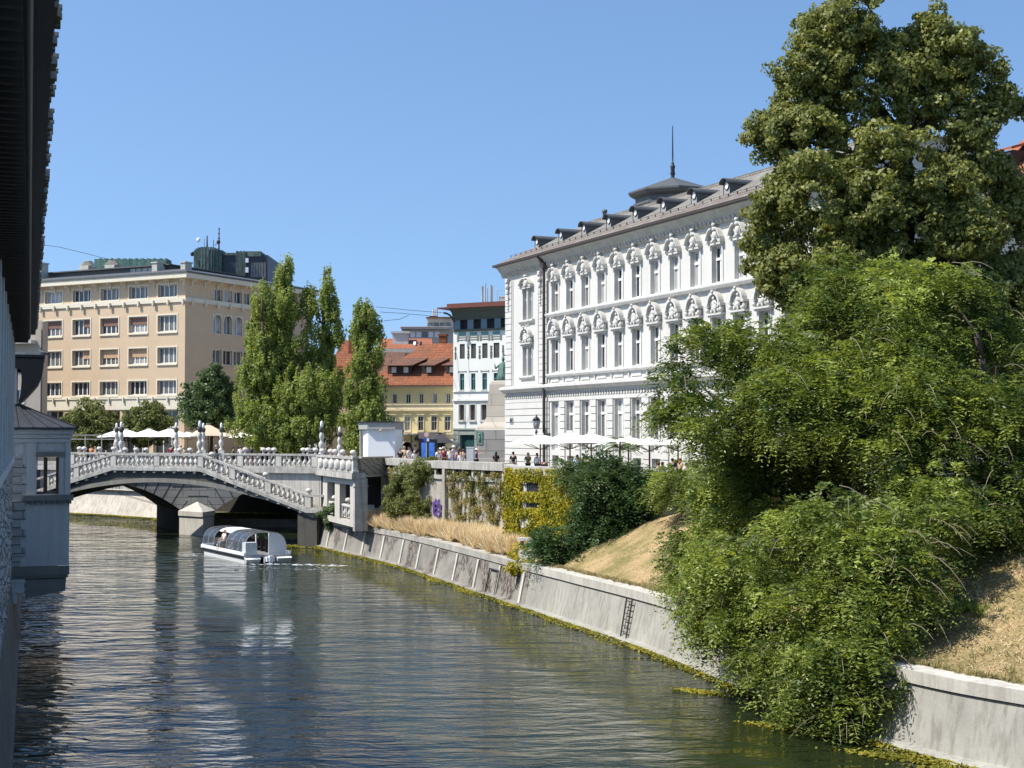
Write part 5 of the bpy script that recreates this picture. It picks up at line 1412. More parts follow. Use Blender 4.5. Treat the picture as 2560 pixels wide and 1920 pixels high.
mb.build('mosaic_lintel', M['greygreen'] if False else plain('mosaic_grey', (.16, .16, .13), .6), gb)
mb = MB(); r_ = random.Random(3)
for k in range(5):
    c = (wa[k - 1][1] if k else wa[0][0] - .95) + .43
    for q in range(9):
        z_ = TG(1156, 897 - q * 3.6)[1]; w = r_.uniform(.05, .14); mb.box(c - w, c + w, -.03, 0, z_ - .05, z_ + .06)
mb.build('mosaic_strip', plain('mosaic_dark', (.10, .10, .06), .5, var=.5, scale=9), gb)
mb = MB()
for k in range(4):
    c = (wa[k][0] + wa[k][1]) / 2; z_ = TG(1156, 833)[1]; mb.box(c - .42, c + .42, -.04, 0, z_ - .25, z_ + .08)
mb.build('mosaic_panel', M['mosaic_green'], gb)
mb = MB(); mb.box(0, GW, -.14, 0, zl0, zl0 + .22); mb.box(0, GW, -.1, 0, zl1, zl1 + .12); mb.box(0, GW, .5, .6, zl0, ztop)
mb.add([(0, -.05, zl1 + .12), (GW, -.05, zl1 + .12), (GW, -.35, zl1 + .75), (0, -.35, zl1 + .75), (0, -.9, ztop), (GW, -.9, ztop), (0, .5, zl1 + .12), (0, .5, ztop)], [(0, 1, 2, 3), (3, 2, 5, 4), (0, 3, 4, 7, 6)])
mb.build('loggia', M['darkgreen_wood'], gb)
for k in range(9):
    x0 = .12 + k * (GW - .2) / 9; mb = MB(); mb.box(x0, x0 + (GW - .2) / 9 - .1, -.03 if k % 2 == 0 else .3, .05 if k % 2 == 0 else .35, zl0 + .23, zl1 - .01)
    mb.build('loggia_panel', [plain('blue_grey_glass', (.12, .2, .25), .3), M['interior_dark']][k % 2] if k < 2 else [bpy.data.materials['blue_grey_glass'], M['interior_dark']][k % 2], gb)
mb = MB(); mb.box(-1.0, GW, -1.5, 8, ztop, ztop + .14); mb.box(-.1, GW, -1.1, 7, ztop + .14, ztop + .5); mb.build('roof', M['red_metal'], gb)
mb = MB()
for k in range(7): mb.box(1.9 + k * .1, 1.95 + k * .1, 0, .05, ztop + .4, ztop + .4)
for x, h_, r_2 in ((2.9, 2.3, .1), (3.25, 2.6, .06), (3.5, 2.0, .05), (3.9, 2.4, .1), (4.1, 2.2, .05), (7.1, 1.7, .09)): mb.bar((x, 1, ztop + .5), (x, 1, ztop + .5 + h_ * .8), r_2)
mb.box(6.6, 7.6, .8, 1.4, ztop + .5, ztop + .75); mb.box(5.0, 5.9, .8, 1.4, ztop + .5, ztop + 1.2)
for z_ in (.9, 1.3): mb.bar((4.9, .6, ztop + .5 + z_), (GW, .6, ztop + .5 + z_), .025)
for k in range(6): x = 4.9 + k; mb.bar((x, .6, ztop + .5), (x, .6, ztop + 1.8), .025)
mb.build('aerials', M['concrete'], gb)
# overhead cables and the bracket arm
cab = thing('cable_bracket', (0, 0, 0), 0, 'curved dark arm holding the overhead cables at the green and white house', 'bracket')
mb = MB(); pts = [at(u, v, 144.5) for u, v in ((1137, 806), (1132, 797), (1126, 789), (1118, 784), (1109, 782))]; mb.tube(pts, [.1] * 5, 6); mb.build('arm', M['black_iron'], cab)
def cable(pts, lab):
    mb = MB(); mb.tube([at(*p) for p in pts], [.028] * len(pts), 4); tag(mb.build('overhead_cable', M['black_iron']), lab, 'cable', 'overhead cables')
cable([(940, 767, 143), (980, 771, 143), (1030, 776, 143.5), (1109, 782, 144.5)], 'thick overhead cable running from the single poplar to the bracket arm')
cable([(690, 725, 150), (760, 740, 148), (850, 752, 146)], 'overhead cable stretched between the two tall poplar groups')
cable([(950, 780, 143), (1000, 783, 144), (1070, 789, 145)], 'thinner overhead cable hanging just below the thick one by the single poplar')
cable([(960, 802, 143), (1000, 798, 144), (1022, 788, 145)], 'short sagging overhead cable rising to the right of the single poplar')
cable([(90, 610, 140), (150, 618, 145), (220, 635, 150), (285, 652, 155)], 'overhead cable sagging down to the roof of the tan building')

# ------------------------------------------------------------------ building behind the tall tree
ob = thing('orange_roof_building', (28.0, 86.0, 0), WA, 'pinkish building with a steep orange roof glimpsed at the right edge behind the tall tree', 'building')
mb = MB(); mb.box(0, 20, 0, 12, 5.5, 23.6); mb.build('wall', weathered('pink_grey', (.42, .36, .32), (.33, .28, .25), .5, .6, .2), ob)
mb = MB(); mb.add([(-.5, -.6, 23.6), (20.5, -.6, 23.6), (20.5, 12.6, 23.6), (-.5, 12.6, 23.6), (3.5, 6, 29.3), (20.5, 6, 29.3)], [(0, 1, 5, 4), (1, 2, 5), (2, 3, 4, 5), (3, 0, 4)]); mb.build('roof', M['tile_orange'], ob)
for x in (2.2, 6.5, 10.5):
    d_ = bpy.data.objects.new('dormer', None); COL.objects.link(d_); d_.parent = ob
    mb = MB(); mb.box(x, x + 1.5, -.2, 2.2, 23.7, 25.2); mb.build('wall', M['dark_brown'], d_)
    mb = MB(); mb.add([(x - .2, -.5, 25.2), (x + 1.7, -.5, 25.2), (x + 1.7, 3, 26.2), (x - .2, 3, 26.2), (x - .2, -.5, 25.35), (x + 1.7, -.5, 25.35), (x + 1.7, 3, 26.35), (x - .2, 3, 26.35)], [(0, 1, 2, 3), (4, 5, 6, 7), (0, 1, 5, 4), (1, 2, 6, 5), (2, 3, 7, 6), (3, 0, 4, 7)]); mb.build('roof', M['tile_orange'], d_)
    mb = MB(); mb.box(x + .15, x + .7, -.26, -.21, 23.8, 25.1); mb.box(x + .8, x + 1.35, -.26, -.21, 23.8, 25.1); mb.build('window', M['pane_mid'], d_)
# ------------------------------------------------------------------ monument
mo = thing('poet_monument', (-.75, 113.5, 0), R(-16), 'granite and stone monument with a green bronze figure at the palace corner', 'monument')
mb = MB(); n = 16
def ringed(prof, m_, name):
    mb = MB(); vs = []; fs = []
    for hw, z in prof:
        vs += [(-hw, -hw * .8, z), (hw, -hw * .8, z), (hw, hw * .8, z), (-hw, hw * .8, z)]
    for i in range(len(prof) - 1):
        for k in range(4): a = i * 4 + k; b = i * 4 + (k + 1) % 4; fs.append((a, b, b + 4, a + 4))
    fs += [(3, 2, 1, 0), tuple(len(vs) - 4 + k for k in range(4))]
    mb.add(vs, fs); mb.build(name, m_, mo)
ringed([(2.1, 5.7), (2.0, 6.6), (1.9, 6.62), (1.85, 8.85)], M['granite'], 'granite_base')
ringed([(1.86, 8.86), (1.6, 9.2), (1.25, 9.5), (1.08, 9.9), (1.04, 10.8), (1.0, 10.82), (.98, 11.7), (.92, 11.72), (.88, 12.5), (.7, 12.8)], blocks('monument_stone', (0.50, 0.45, 0.37), (.25, .22, .18), 3, .9, .02, (.33, .3, .25), .06), 'pedestal')
mb = MB(); mb.box(-1.72, -1.2, -1.55, -1.48, 7.7, 8.75); mb.ell((-1.46, -1.56, 8.5), (.1, .06, .1), 6, 5); mb.ell((-1.46, -1.56, 8.15), (.14, .07, .28), 6, 5); mb.build('relief_plaque', M['copper_bright'], mo)
st = bpy.data.objects.new('bronze_figure', None); COL.objects.link(st); st.parent = mo
mb = MB(); mb.smooth = True
mb.lathe([(.5, 12.75), (.46, 13.2), (.36, 13.7), (.34, 14.05), (.28, 14.2), (.09, 14.3), (.08, 14.38)], 14, Matrix.Translation((.05, 0, 0)))
for k in range(9):
    a = 6.28 * k / 9; mb.bar((.05 + math.cos(a) * .46, math.sin(a) * .44, 12.75), (.05 + math.cos(a) * .3, math.sin(a) * .28, 14.1), .09, 6, .05)
mb.bar((-.2, -.1, 14.1), (-.5, -.3, 13.75), .08, 6, .06); mb.bar((-.5, -.3, 13.75), (-.55, -.4, 14.15), .06, 6, .045)
mb.ell((.05, -.03, 14.52), (.13, .15, .17), 10, 8)
mb.build('cloaked_body', M['copper_bright'], st)
mb = MB()
mb.ell((.75, .2, 14.0), (.3, .3, .5), 10, 8, jit=.04); mb.ell((.8, .15, 14.75), (.12, .12, .15), 8, 6); mb.bar((.65, .1, 14.4), (.1, -.2, 14.95), .07, 6, .05); mb.ell((.9, .2, 13.3), (.5, .4, .5), 10, 8, jit=.05)
mb.build('muse', M['copper_bright'], st)
# ------------------------------------------------------------------ riverside arcade on the left (river side in shade)
AA = R(108.74)
ar = thing('arcade_building', (0, 0, 0), AA, 'long riverside arcade in shade with tall windows and a deep dark tiled eave', 'building')
M['arcade_stone'] = blocks('arcade_stone', (0.50, 0.50, 0.48), (0.14, 0.14, 0.14), .9, .36, .02, (.25, .25, .24), .12, bump=.02)
M['arcade_plaster'] = weathered('arcade_plaster', (0.64, 0.64, 0.62), (0.42, 0.42, 0.40), .5, .8, .3, 12)
ops = [(14 + 3.6 * k, 16.6 + 3.6 * k, 8.0, 12.0) for k in range(13)]
mb = MB(); wall_grid(mb, -8, 61.1, 7.55, 12.5, ops, .35, y=.72); mb.quad((61.1, .72, 2.9), (61.1, 9, 2.9), (61.1, 9, 12.5), (61.1, .72, 12.5)); mb.quad((-8, .72, 2.9), (-8, 9, 2.9), (-8, 9, 12.5), (-8, .72, 12.5)); mb.build('wall', M['arcade_plaster'], ar)
for k in range(13):
    window(ar, 14 + 3.6 * k, 8.0, 2.6, 4.0, .33, y=.72, cols=3, rows=3, frame='dark_brown', pane=M['interior_dark'], fw=.05)
for k in range(14): x = 13.5 + 3.6 * k; mb = MB(); mb.box(x - .3, x + .3, .6, .72, 7.8, 12.3); mb.build('pilaster', M['arcade_plaster'], ar)
mb = MB(); mb.box(-8, 61.1, .56, .80, 7.55, 7.78); mb.build('sill_course', M['arcade_plaster'], ar)
# rough masonry
mb = MB(); nx, nz = 190, 20; vs = []; fs = []
for i in range(nx + 1):
    for j in range(nz + 1):
        x = 22 + 39.1 * i / nx; z = 2.85 + 4.7 * j / nz
        d_ = .10 * noise.noise(Vector((x * 1.7, z * 2.4, 0))) + .09 * noise.noise(Vector((x * 4.1, z * 5, 3)))
        vs.append((x, .74 - abs(d_) * 1.5, z))
for i in range(nx):
    for j in range(nz): a = i * (nz + 1) + j; fs.append((a, a + 1, a + nz + 2, a + nz + 1))
mb.add(vs, fs)
t = NT('rubble_masonry')
vo = t.n('ShaderNodeTexVoronoi'); t.l(t.mapped((1.1, 1.1, 1.7)), vo.inputs['Vector']); vo.inputs['Scale'].default_value = 2.1; vo.feature = 'DISTANCE_TO_EDGE'
jc = t.ramp(vo.outputs['Distance'], [(.02, 0), (.09, 1)])
cc = t.mix(t.ramp(t.noise(t.mapped(), 3, 5, .65), [(.35, 0), (.65, 1)]), (.52, .51, .48), (.34, .335, .32))
cc = t.mix(jc, (.22, .22, .21), cc)
mb.build('rubble_wall', t.set(cc, .9, t.bump(jc, .06), spec=.15), ar)
# battered base to the water
mb = MB()
path = [(x, 0, 0, 0, -1) for x in (-12, 20, 45, 64, 70, 82)]
mb.sweep([(-12, 0, 0, 0, -1), (82, 0, 0, 0, -1)], [(-.30, -1), (-.33, .25), (-.42, .3), (-.74, 2.86), (-2, 2.86), (-2, -1)])
mb.build('base_wall', weathered('base_dark', (.22, .205, .18), (.10, .095, .08), .7, .9, .5, 12, .02), ar)
# eave: soffit boards, rafters, gutter, tile ends
mb = MB(); mb.box(-8, 60.4, .06, .75, 12.42, 12.5); mb.build('soffit', M['dark_brown'], ar)
mb = MB()
for k in range(150): x = 8 + k * .35; mb.box(x, x + .09, .1, .72, 12.28, 12.419)
mb.build('rafters', M['dark_brown'], ar)
mb = MB(); mb.bar((-8, .10, 12.52), (60.4, .10, 12.52), .09, 10); mb.build('gutter', plain('old_gutter', (.085, .08, .07), .6, var=.35, scale=3), ar)
mb = MB(); mb.box(-8, 60.4, -.17, .0, 12.62, 12.86); mb.box(-8, 60.4, .0, .1, 12.6, 12.7); mb.build('fascia', M['black_iron'], ar)
mb = MB(); r_ = random.Random(9)
for k in range(300):
    x = 6 + k * .182; o_ = r_.uniform(-.07, .03); zz = 12.88 + r_.uniform(-.02, .02)
    mb.box(x, x + .15, -.185 + o_, 1.0, zz - .04, zz + .05); mb.box(x + .03, x + .12, -.20 + o_, 1.0, zz + .05, zz + .09)
mb.build('roof_tiles', weathered('old_tile', (.42, .37, .31), (.14, .12, .10), .7, 4, 0, 14, .01), ar)
mb = MB(); mb.quad((-8, -.2, 12.95), (60.4, -.2, 12.95), (60.4, 7, 16), (-8, 7, 16)); mb.build('roof', M['tile_brown'], ar)
# concave cornice of the lower wing
def Lp(u, v, D=61.0):
    p = at(u, v, D); off = (p.x * .947 + p.y * .321); return (-off, p.z)
prof = [Lp(*q) for q in ((111, 897), (110, 917), (107, 936), (99, 957), (84, 975), (70, 990), (56, 1003), (46, 1010), (52, 985), (55, 955), (54, 925), (36, 920), (36, 897))]
mb = MB(); n = len(prof); x0, x1 = 64.2, 68.5
mb.add([(x0, y, z) for y, z in prof] + [(x1, y, z) for y, z in prof], [tuple(range(n)), tuple(range(2 * n - 1, n - 1, -1))] + [(k, (k + 1) % n, n + (k + 1) % n, n + k) for k in range(n)])
cw = thing('cornice_wing', (0, 0, 0), AA, 'dark concave cornice projecting over the pavilion roof, a bird perched on it', 'cornice')
mb.build('cornice', M['dark_brown'], cw)  # shade on the cornice is put into its dark colour
mb = MB(); a_ = Lp(112, 893); b_ = Lp(30, 893); mb.box(64.15, 68.6, a_[0] - .03, b_[0], a_[1] - .02, a_[1] + .1); mb.build('top_tiles', M['black_iron'], cw)
mb = MB(); mb.box(64.5, 68.5, .55, 3, 2.9, 11.5); mb.build('wall', M['arcade_plaster'], cw)

# pavilion
pv = thing('river_pavilion', (-21.05, 59.75, 0), R(18.74), 'small grey pavilion with slate roof and an open window, hanging over the water', 'pavilion')
PW = 2.36
AP = M['arcade_plaster']
mb = MB()
op = [(1.03, 1.92, 6.07, 7.64)]
wall_grid(mb, 0, PW, 3.05, 8.72, op, .25)
wall_grid(mb, 0, PW, 3.05, 8.72, op, -.25, y=3.0)
mb.box(PW - .22, PW, .26, 2.74, 3.05, 8.7); mb.quad((1.0, 0.25, 3.05), (PW - .22, .25, 3.05), (PW - .22, 2.75, 3.05), (1.0, 2.75, 3.05))
mb.quad((0.02, .25, 5.9), (PW - .22, .25, 5.9), (PW - .22, 2.75, 5.9), (.02, 2.75, 5.9)); mb.quad((0.02, .25, 8.6), (PW - .22, .25, 8.6), (PW - .22, 2.75, 8.6), (.02, 2.75, 8.6))
mb.build('wall', AP, pv)
mb = MB(); mb.box(.62, 1.0, -.06, -.001, 6.05, 8.25); mb.box(2.18, PW + .03, -.06, -.001, 6.05, 8.25); mb.box(1.96, 2.1, -.03, -.001, 6.05, 7.62); mb.build('pilaster', AP, pv)
mb = MB(); mb.box(-.05, PW + .05, -.09, -.001, 8.26, 8.42); mb.box(-.05, PW + .18, -.24, -.001, 8.62, 8.78); mb.box(-.05, PW + .1, -.14, -.001, 8.44, 8.61); mb.build('cornice', AP, pv)
mb = MB(); mb.box(.98, 2.16, -.09, -.001, 7.66, 7.86); mb.build('lintel', M['dirty_trim'] if False else weathered('dark_lintel', (.24, .24, .22), (.15, .15, .14), .5, 2), pv)
mb = MB()
for (a, b, c, d) in ((1.06, 2.1, 7.92, 7.95), (1.06, 2.1, 8.2, 8.23), (1.06, 1.09, 7.95, 8.2), (2.07, 2.1, 7.95, 8.2), (.1, .5, 7.75, 7.78), (.1, .5, 8.15, 8.18), (.1, .13, 7.78, 8.15), (.47, .5, 7.78, 8.15)): mb.box(a, b, -.02, .0, c, d)
mb.build('panel_frame', AP, pv)
mb = MB(); mb.box(.5, PW + .16, -.2, -.001, 5.80, 6.04)
for k in range(9): mb.box(.56 + k * .22, .68 + k * .22, -.14, -.001, 5.66, 5.79)
mb.build('sill', bpy.data.materials['dark_lintel'], pv)
wf = MB(); wf.box(1.30, 1.42, .12, .2, 6.08, 7.63); wf.box(1.80, 1.91, .1, .2, 6.08, 7.63); wf.box(1.04, 1.06, .12, .2, 6.08, 7.63); wf.box(1.42, 1.46, .1, .16, 6.1, 7.6)
wf.box(1.04, 1.9, .13, .2, 6.08, 6.15)
wf.build('window_frame', M['window_brown'], pv)
mb = MB(); z = 3.1; k = 0
while z < 7.6:
    w = .62 if k % 2 else .42
    mb.box(0, w, -.05, -.001, z, z + .36); z += .385; k += 1
    if 5.4 < z < 5.7: mb.box(-.02, .6, -.1, -.001, z, z + .38); z += .4
mb.build('quoins', M['arcade_stone'], pv)
mb = MB(); mb.box(-.05, PW + .02, -.14, 2.9, 2.66, 3.04); mb.box(-.05, PW - .04, -.08, 2.8, 2.54, 2.66)
mb.add([(.62, -.02, 2.5), (PW - .1, -.02, 2.5), (PW - .14, -.02, 1.98), (.62, -.02, 1.7), (.62, 2.6, 2.5), (PW - .1, 2.6, 2.5), (PW - .14, 2.6, 1.98), (.62, 2.6, 1.7)], [(0, 1, 2, 3), (7, 6, 5, 4), (1, 5, 6, 2), (3, 2, 6, 7), (0, 4, 5, 1)])
mb.build('base_slab', bpy.data.materials['dark_lintel'], pv)
mb = MB(); mb.box(-.1, .58, -.1, 2.8, 1.95, 2.52); mb.box(-.12, .62, -.14, 2.8, 2.38, 2.5); mb.box(-.1, .3, -.04, 2.8, 1.5, 1.94); mb.build('bracket', AP, pv)
mb = MB(); e = [(-.3, -.36), (PW + .26, -.36), (PW + .26, 3.3), (-.3, 3.3)]
mb.add([(x, y, 8.79) for x, y in e] + [(x, y, 8.9) for x, y in e] + [(.1, 1.3, 9.95), (.1, 1.7, 9.95)], [(3, 2, 1, 0), (0, 1, 5, 4), (1, 2, 6, 5), (2, 3, 7, 6), (3, 0, 4, 7), (4, 5, 8), (5, 6, 9, 8), (6, 7, 9), (7, 4, 8, 9)])
mb.build('roof', plain('pavilion_slate', (.045, .05, .06), .45, var=.3, scale=2), pv)
mb = MB()
for f in (.2, .4, .6, .8):
    a = Vector((-.3 + (PW + .56) * f, -.36, 8.92)); b = Vector((.1, 1.3, 9.97)); mb.bar(a, b, .018, 4)
mb.bar((PW + .26, -.36, 8.92), (.1, 1.3, 9.97), .03, 5); mb.build('roof_seams', M['black_iron'], pv)

# the bird
p = at(108, 893, 61.0)
bd = thing('bird', (p.x, p.y, p.z + .06), R(15), 'grey bird perched on the tip of the dark cornice', 'bird')
mb = MB(); mb.smooth = True
ax = [(-.19, 0, .20), (-.16, 0, .205), (-.115, 0, .20), (-.07, 0, .165), (0, 0, .13), (.08, 0, .095), (.15, 0, .06), (.22, 0, .03), (.27, 0, .015)]
rad = [(.004, .004), (.024, .026), (.034, .036), (.045, .045), (.07, .06), (.06, .05), (.04, .03), (.03, .012), (.02, .004)]
n = 10; vs = []; fs = []
for (x, y, z), (ry, rz_) in zip(ax, rad):
    for k in range(n): a = 2 * math.pi * k / n; vs.append((x, y + math.cos(a) * ry, z + math.sin(a) * rz_))
for i in range(len(ax) - 1):
    for k in range(n): a = i * n + k; b = i * n + (k + 1) % n; fs.append((a, b, b + n, a + n))
fs += [tuple(range(n)), tuple(len(vs) - n + k for k in range(n))]
mb.add(vs, fs)
for sy in (-.02, .02): mb.bar((0, sy, .09), (-.01, sy, -.01), .006, 5); mb.bar((-.01, sy, -.005), (-.04, sy, -.008), .005, 4)
mb.build('body', plain('feather_grey', (.22, .23, .25), .7, var=.35, scale=14), bd)
mb = MB()
for sy in (-1, 1): mb.ell((.08, sy * .055, .105), (.14, .018, .045), 10, 6, rot=Matrix.Rotation(R(20), 3, 'Y'))
mb.build('wing', plain('wing_dark', (.06, .06, .07), .6), bd)
mb = MB(); mb.bar((-.185, 0, .2), (-.235, 0, .192), .009, 6, .002); mb.build('beak', M['dark_brown'], bd)
# ------------------------------------------------------------------ vegetation
def leaf_material(name, c_dark, c_light, trans=0.45, rough=.5, spec=.25):
    m = bpy.data.materials.new(name); m.use_nodes = True; t = m.node_tree; t.nodes.clear()
    N = t.nodes.new; Lk = t.links.new
    at_ = N('ShaderNodeAttribute'); at_.attribute_name = 'tint'
    rp = N('ShaderNodeValToRGB'); e = rp.color_ramp.elements; e[0].position = .05; e[1].position = .95; e[0].color = (*c_dark, 1); e[1].color = (*c_light, 1)
    Lk(at_.outputs['Fac'], rp.inputs[0])
    d = N('ShaderNodeBsdfPrincipled'); d.inputs['Roughness'].default_value = rough; d.inputs['Specular IOR Level'].default_value = spec
    tr = N('ShaderNodeBsdfTranslucent'); mx = N('ShaderNodeMixShader'); mx.inputs[0].default_value = trans
    hs_ = N('ShaderNodeHueSaturation'); hs_.inputs['Hue'].default_value = .485; hs_.inputs['Saturation'].default_value = 1.15; hs_.inputs['Value'].default_value = 1.5
    Lk(rp.outputs[0], d.inputs['Base Color']); Lk(rp.outputs[0], hs_.inputs['Color']); Lk(hs_.outputs[0], tr.inputs['Color'])
    Lk(d.outputs[0], mx.inputs[1]); Lk(tr.outputs[0], mx.inputs[2])
    o = N('ShaderNodeOutputMaterial'); Lk(mx.outputs[0], o.inputs[0]); return m

def nrmz(a): return a / np.maximum(np.linalg.norm(a, axis=1, keepdims=True), 1e-9)
def leaves_mesh(name, c, ax, wd, ln, w, tint, mat):
    """diamond leaves: centre c, axis ax, width direction wd (unit), half length ln, half width w"""
    n = len(c); ln = np.broadcast_to(ln, n)[:, None]; w = np.broadcast_to(w, n)[:, None]
    v = np.empty((n, 4, 3), np.float32)
    v[:, 0] = c - ax * ln; v[:, 1] = c + wd * w; v[:, 2] = c + ax * ln; v[:, 3] = c - wd * w
    me = bpy.data.meshes.new(name); me.vertices.add(4 * n); me.vertices.foreach_set('co', v.ravel())
    me.loops.add(4 * n); me.loops.foreach_set('vertex_index', np.arange(4 * n, dtype=np.int32))
    me.polygons.add(n); me.polygons.foreach_set('loop_start', np.arange(0, 4 * n, 4, dtype=np.int32)); me.polygons.foreach_set('loop_total', np.full(n, 4, np.int32))
    me.update(); a = me.attributes.new('tint', 'FLOAT', 'POINT'); a.data.foreach_set('value', np.repeat(tint, 4).astype(np.float32))
    me.materials.append(mat); return me
def vnoise(p, s, seed):
    """cheap smooth pseudo noise"""
    r = np.random.default_rng(seed); o = np.zeros(len(p))
    for k in range(5):
        d = r.normal(size=3) * s * (1 + .6 * k); o += np.sin(p @ d + r.uniform(0, 6.28)) / (1 + .5 * k)
    return o / 2.6

def lobes_to_points(lobes, density, clump=.7, seed=1, inner=.25, flat=1.0, cut=-.35, vs=(1, 1, .72)):
    """lobes: (centre xyz, radii xyz). returns positions, outward normals and a per-clump random"""
    r = np.random.default_rng(seed); P = []; Nn = []; T = []
    for (c, rad) in lobes:
        c = np.array(c, float); rad = np.array(rad, float)
        area = 4 * math.pi * ((rad[0] * rad[1]) ** 1.6 / 3 + (rad[0] * rad[2]) ** 1.6 / 3 + (rad[1] * rad[2]) ** 1.6 / 3) ** (1 / 1.6)
        nc = max(3, int(area / (clump * clump * 1.3)))
        d = nrmz(r.normal(size=(nc, 3))); d[:, 1] *= 1
        f = np.where(r.random(nc) < inner, r.uniform(.35, .8, nc), r.uniform(.82, 1.05, nc))
        f = f * (1 + .30 * vnoise(c + d * rad, 2.8 / max(.9, float(rad.mean())), seed + 3))
        cc = c + d * rad * f[:, None]
        keep = vnoise(cc, 1.0 / clump, seed + 5) > cut
        cc = cc[keep]; dd = d[keep]; m = max(4, int(density * clump * clump))
        cl = np.repeat(cc, m, 0); cd = np.repeat(dd, m, 0); q = nrmz(r.normal(size=cl.shape))
        rr = clump * np.repeat(r.uniform(.55, 1.15, len(cc)), m) * r.uniform(.25, 1, len(cl)) ** .5
        P.append(cl + q * rr[:, None] * np.array([vs[0], vs[1], vs[2] * flat])); Nn.append(nrmz(q * .8 + cd * .5 + np.array([0, 0, .25]))); T.append(np.repeat(r.random(len(cc)), m))
    return np.concatenate(P), np.concatenate(Nn), np.concatenate(T)

def broad_leaves(name, lobes, density, size, mat, seed, clump=.7, inner=.25, gmin=None, cut=-.35, brown=0.0, vs=(1, 1, .72)):
    r = np.random.default_rng(seed + 99)
    p, n, t = lobes_to_points(lobes, density, clump, seed, inner, cut=cut, vs=vs)
    if gmin is not None: k = p[:, 2] > gmin; p, n, t = p[k], n[k], t[k]
    nn = nrmz(n + r.normal(size=n.shape) * .55); a = nrmz(np.cross(nn, r.normal(size=n.shape))); b = np.cross(nn, a)
    tint = np.clip(.25 + .3 * t + .3 * r.random(len(t)) + .12 * vnoise(p, .5, seed), 0, 1)
    if brown: tint = np.where(r.random(len(t)) < brown * (.3 + t), np.clip(tint + .5, 0, 1), tint)
    s = size * r.uniform(.7, 1.3, len(t))
    return leaves_mesh(name, p, a, b, s, s * .62, tint, mat)

def spray_leaves(name, lobes, density, mat, seed, clump=.9, droop=.9, length=.6, leaf=.11, inner=.2, gmin=None, cut=-.3, per=16):
    """feathery foliage: drooping twigs carrying two rows of narrow leaflets"""
    r = np.random.default_rng(seed + 77)
    p, n, t = lobes_to_points(lobes, density, clump, seed, inner, .9, cut)
    d = nrmz(n * np.array([1, 1, .5]) + r.normal(size=n.shape) * .45 + np.array([0, 0, .1])); L_ = length * r.uniform(.6, 1.25, len(p))
    s = np.linspace(0, 1, per // 2)
    C = []; A = []; Wd = []; T = []; S = []
    side = nrmz(np.cross(d, np.array([0, 0, 1.0])) + 1e-4); up = np.cross(side, d)
    tt = np.clip(.02 + .5 * t ** 1.5 + .22 * r.random(len(t)) + .24 * vnoise(p, .8, seed), 0, 1)
    for f in s:
        pos = p + d * (L_ * f)[:, None] + np.array([0, 0, -1.0]) * (L_ * droop * f * f)[:, None]
        tang = nrmz(d + np.array([0, 0, -2.0]) * droop * f)
        for sg in (-1, 1):
            ax = nrmz(side * sg + tang * .55 + up * r.uniform(-.15, .35, len(p))[:, None] + r.normal(size=p.shape) * .22)
            C.append(pos + ax * leaf * .9); A.append(ax); Wd.append(nrmz(np.cross(ax, up) + r.normal(size=p.shape) * .45)); T.append(np.clip(tt + .22 * f + r.normal(size=len(tt)) * .06, 0, 1)); S.append(leaf * r.uniform(.75, 1.25, len(p)) * (1 - .35 * f))
    C = np.concatenate(C); A = np.concatenate(A); Wd = np.concatenate(Wd); T = np.concatenate(T); S = np.concatenate(S)
    if gmin is not None: k = C[:, 2] > gmin; C, A, Wd, T, S = C[k], A[k], Wd[k], T[k], S[k]
    return leaves_mesh(name, C, A, Wd, S, S * .36, T, mat)

def limbs(base, top, r0, lobes, seed, nb=None, bark=True, twigs=0):
    """tapered trunk with limbs reaching into each lobe"""
    r = random.Random(seed); mb = MB(); mb.smooth = True
    base = Vector(base); top = Vector(top); n = 7; pts = []; rads = []
    for i in range(n + 1):
        f = i / n; p = base.lerp(top, f) + Vector((r.uniform(-1, 1), r.uniform(-1, 1), 0)) * .12 * (top - base).length * .12 * (1 if 0 < i < n else 0)
        pts.append(p); rads.append(r0 * (1 - .72 * f) * (1.35 if i == 0 else 1))
    mb.tube(pts, rads, 9)
    for (c, rad) in lobes:
        c = Vector(c); k = min(range(1, n + 1), key=lambda k: abs(pts[k].z - (c.z - .5 * (c - pts[k]).length)))
        a = pts[k]; mid = a.lerp(c, .5) + Vector((0, 0, .12 * (c - a).length)); rr = max(.03, rads[k] * .55)
        mb.tube([a, mid, c], [rr, rr * .6, rr * .25], 6)
        for q in range(5):
            dd = Vector((r.uniform(-1, 1), r.uniform(-1, 1), r.uniform(-.2, 1))).normalized(); e = c + Vector((dd.x * rad[0], dd.y * rad[1], dd.z * rad[2])) * .8
            mb.tube([mid.lerp(c, r.uniform(.2, 1)), e], [rr * .3, .012], 5)
    return mb
def split_lobes(lobes, k=4, f=.58, seed=1, keep=.75):
    """each lobe plus smaller boughs standing out of it"""
    r = np.random.default_rng(seed); out = []
    for c, rad in lobes:
        out.append((c, tuple(x * keep for x in rad)))
        for _ in range(k):
            d = r.normal(size=3); d /= np.linalg.norm(d); q = f * r.uniform(.65, 1.15)
            out.append((tuple(c[i] + d[i] * rad[i] * (1.02 - q * .5) for i in range(3)), tuple(rad[i] * q * (1.15, 1.15, .8)[i] for i in range(3))))
    return out
def LB(u, v, D, ru, rv, rd=None):
    """lobe seen around (u, v) at distance D with half sizes ru, rv in photo pixels"""
    s_ = D / FPX; p = at(u, v, D); return ((p.x, p.y, p.z), (ru * s_, (rd if rd else (ru + rv) / 2 * s_), rv * s_))
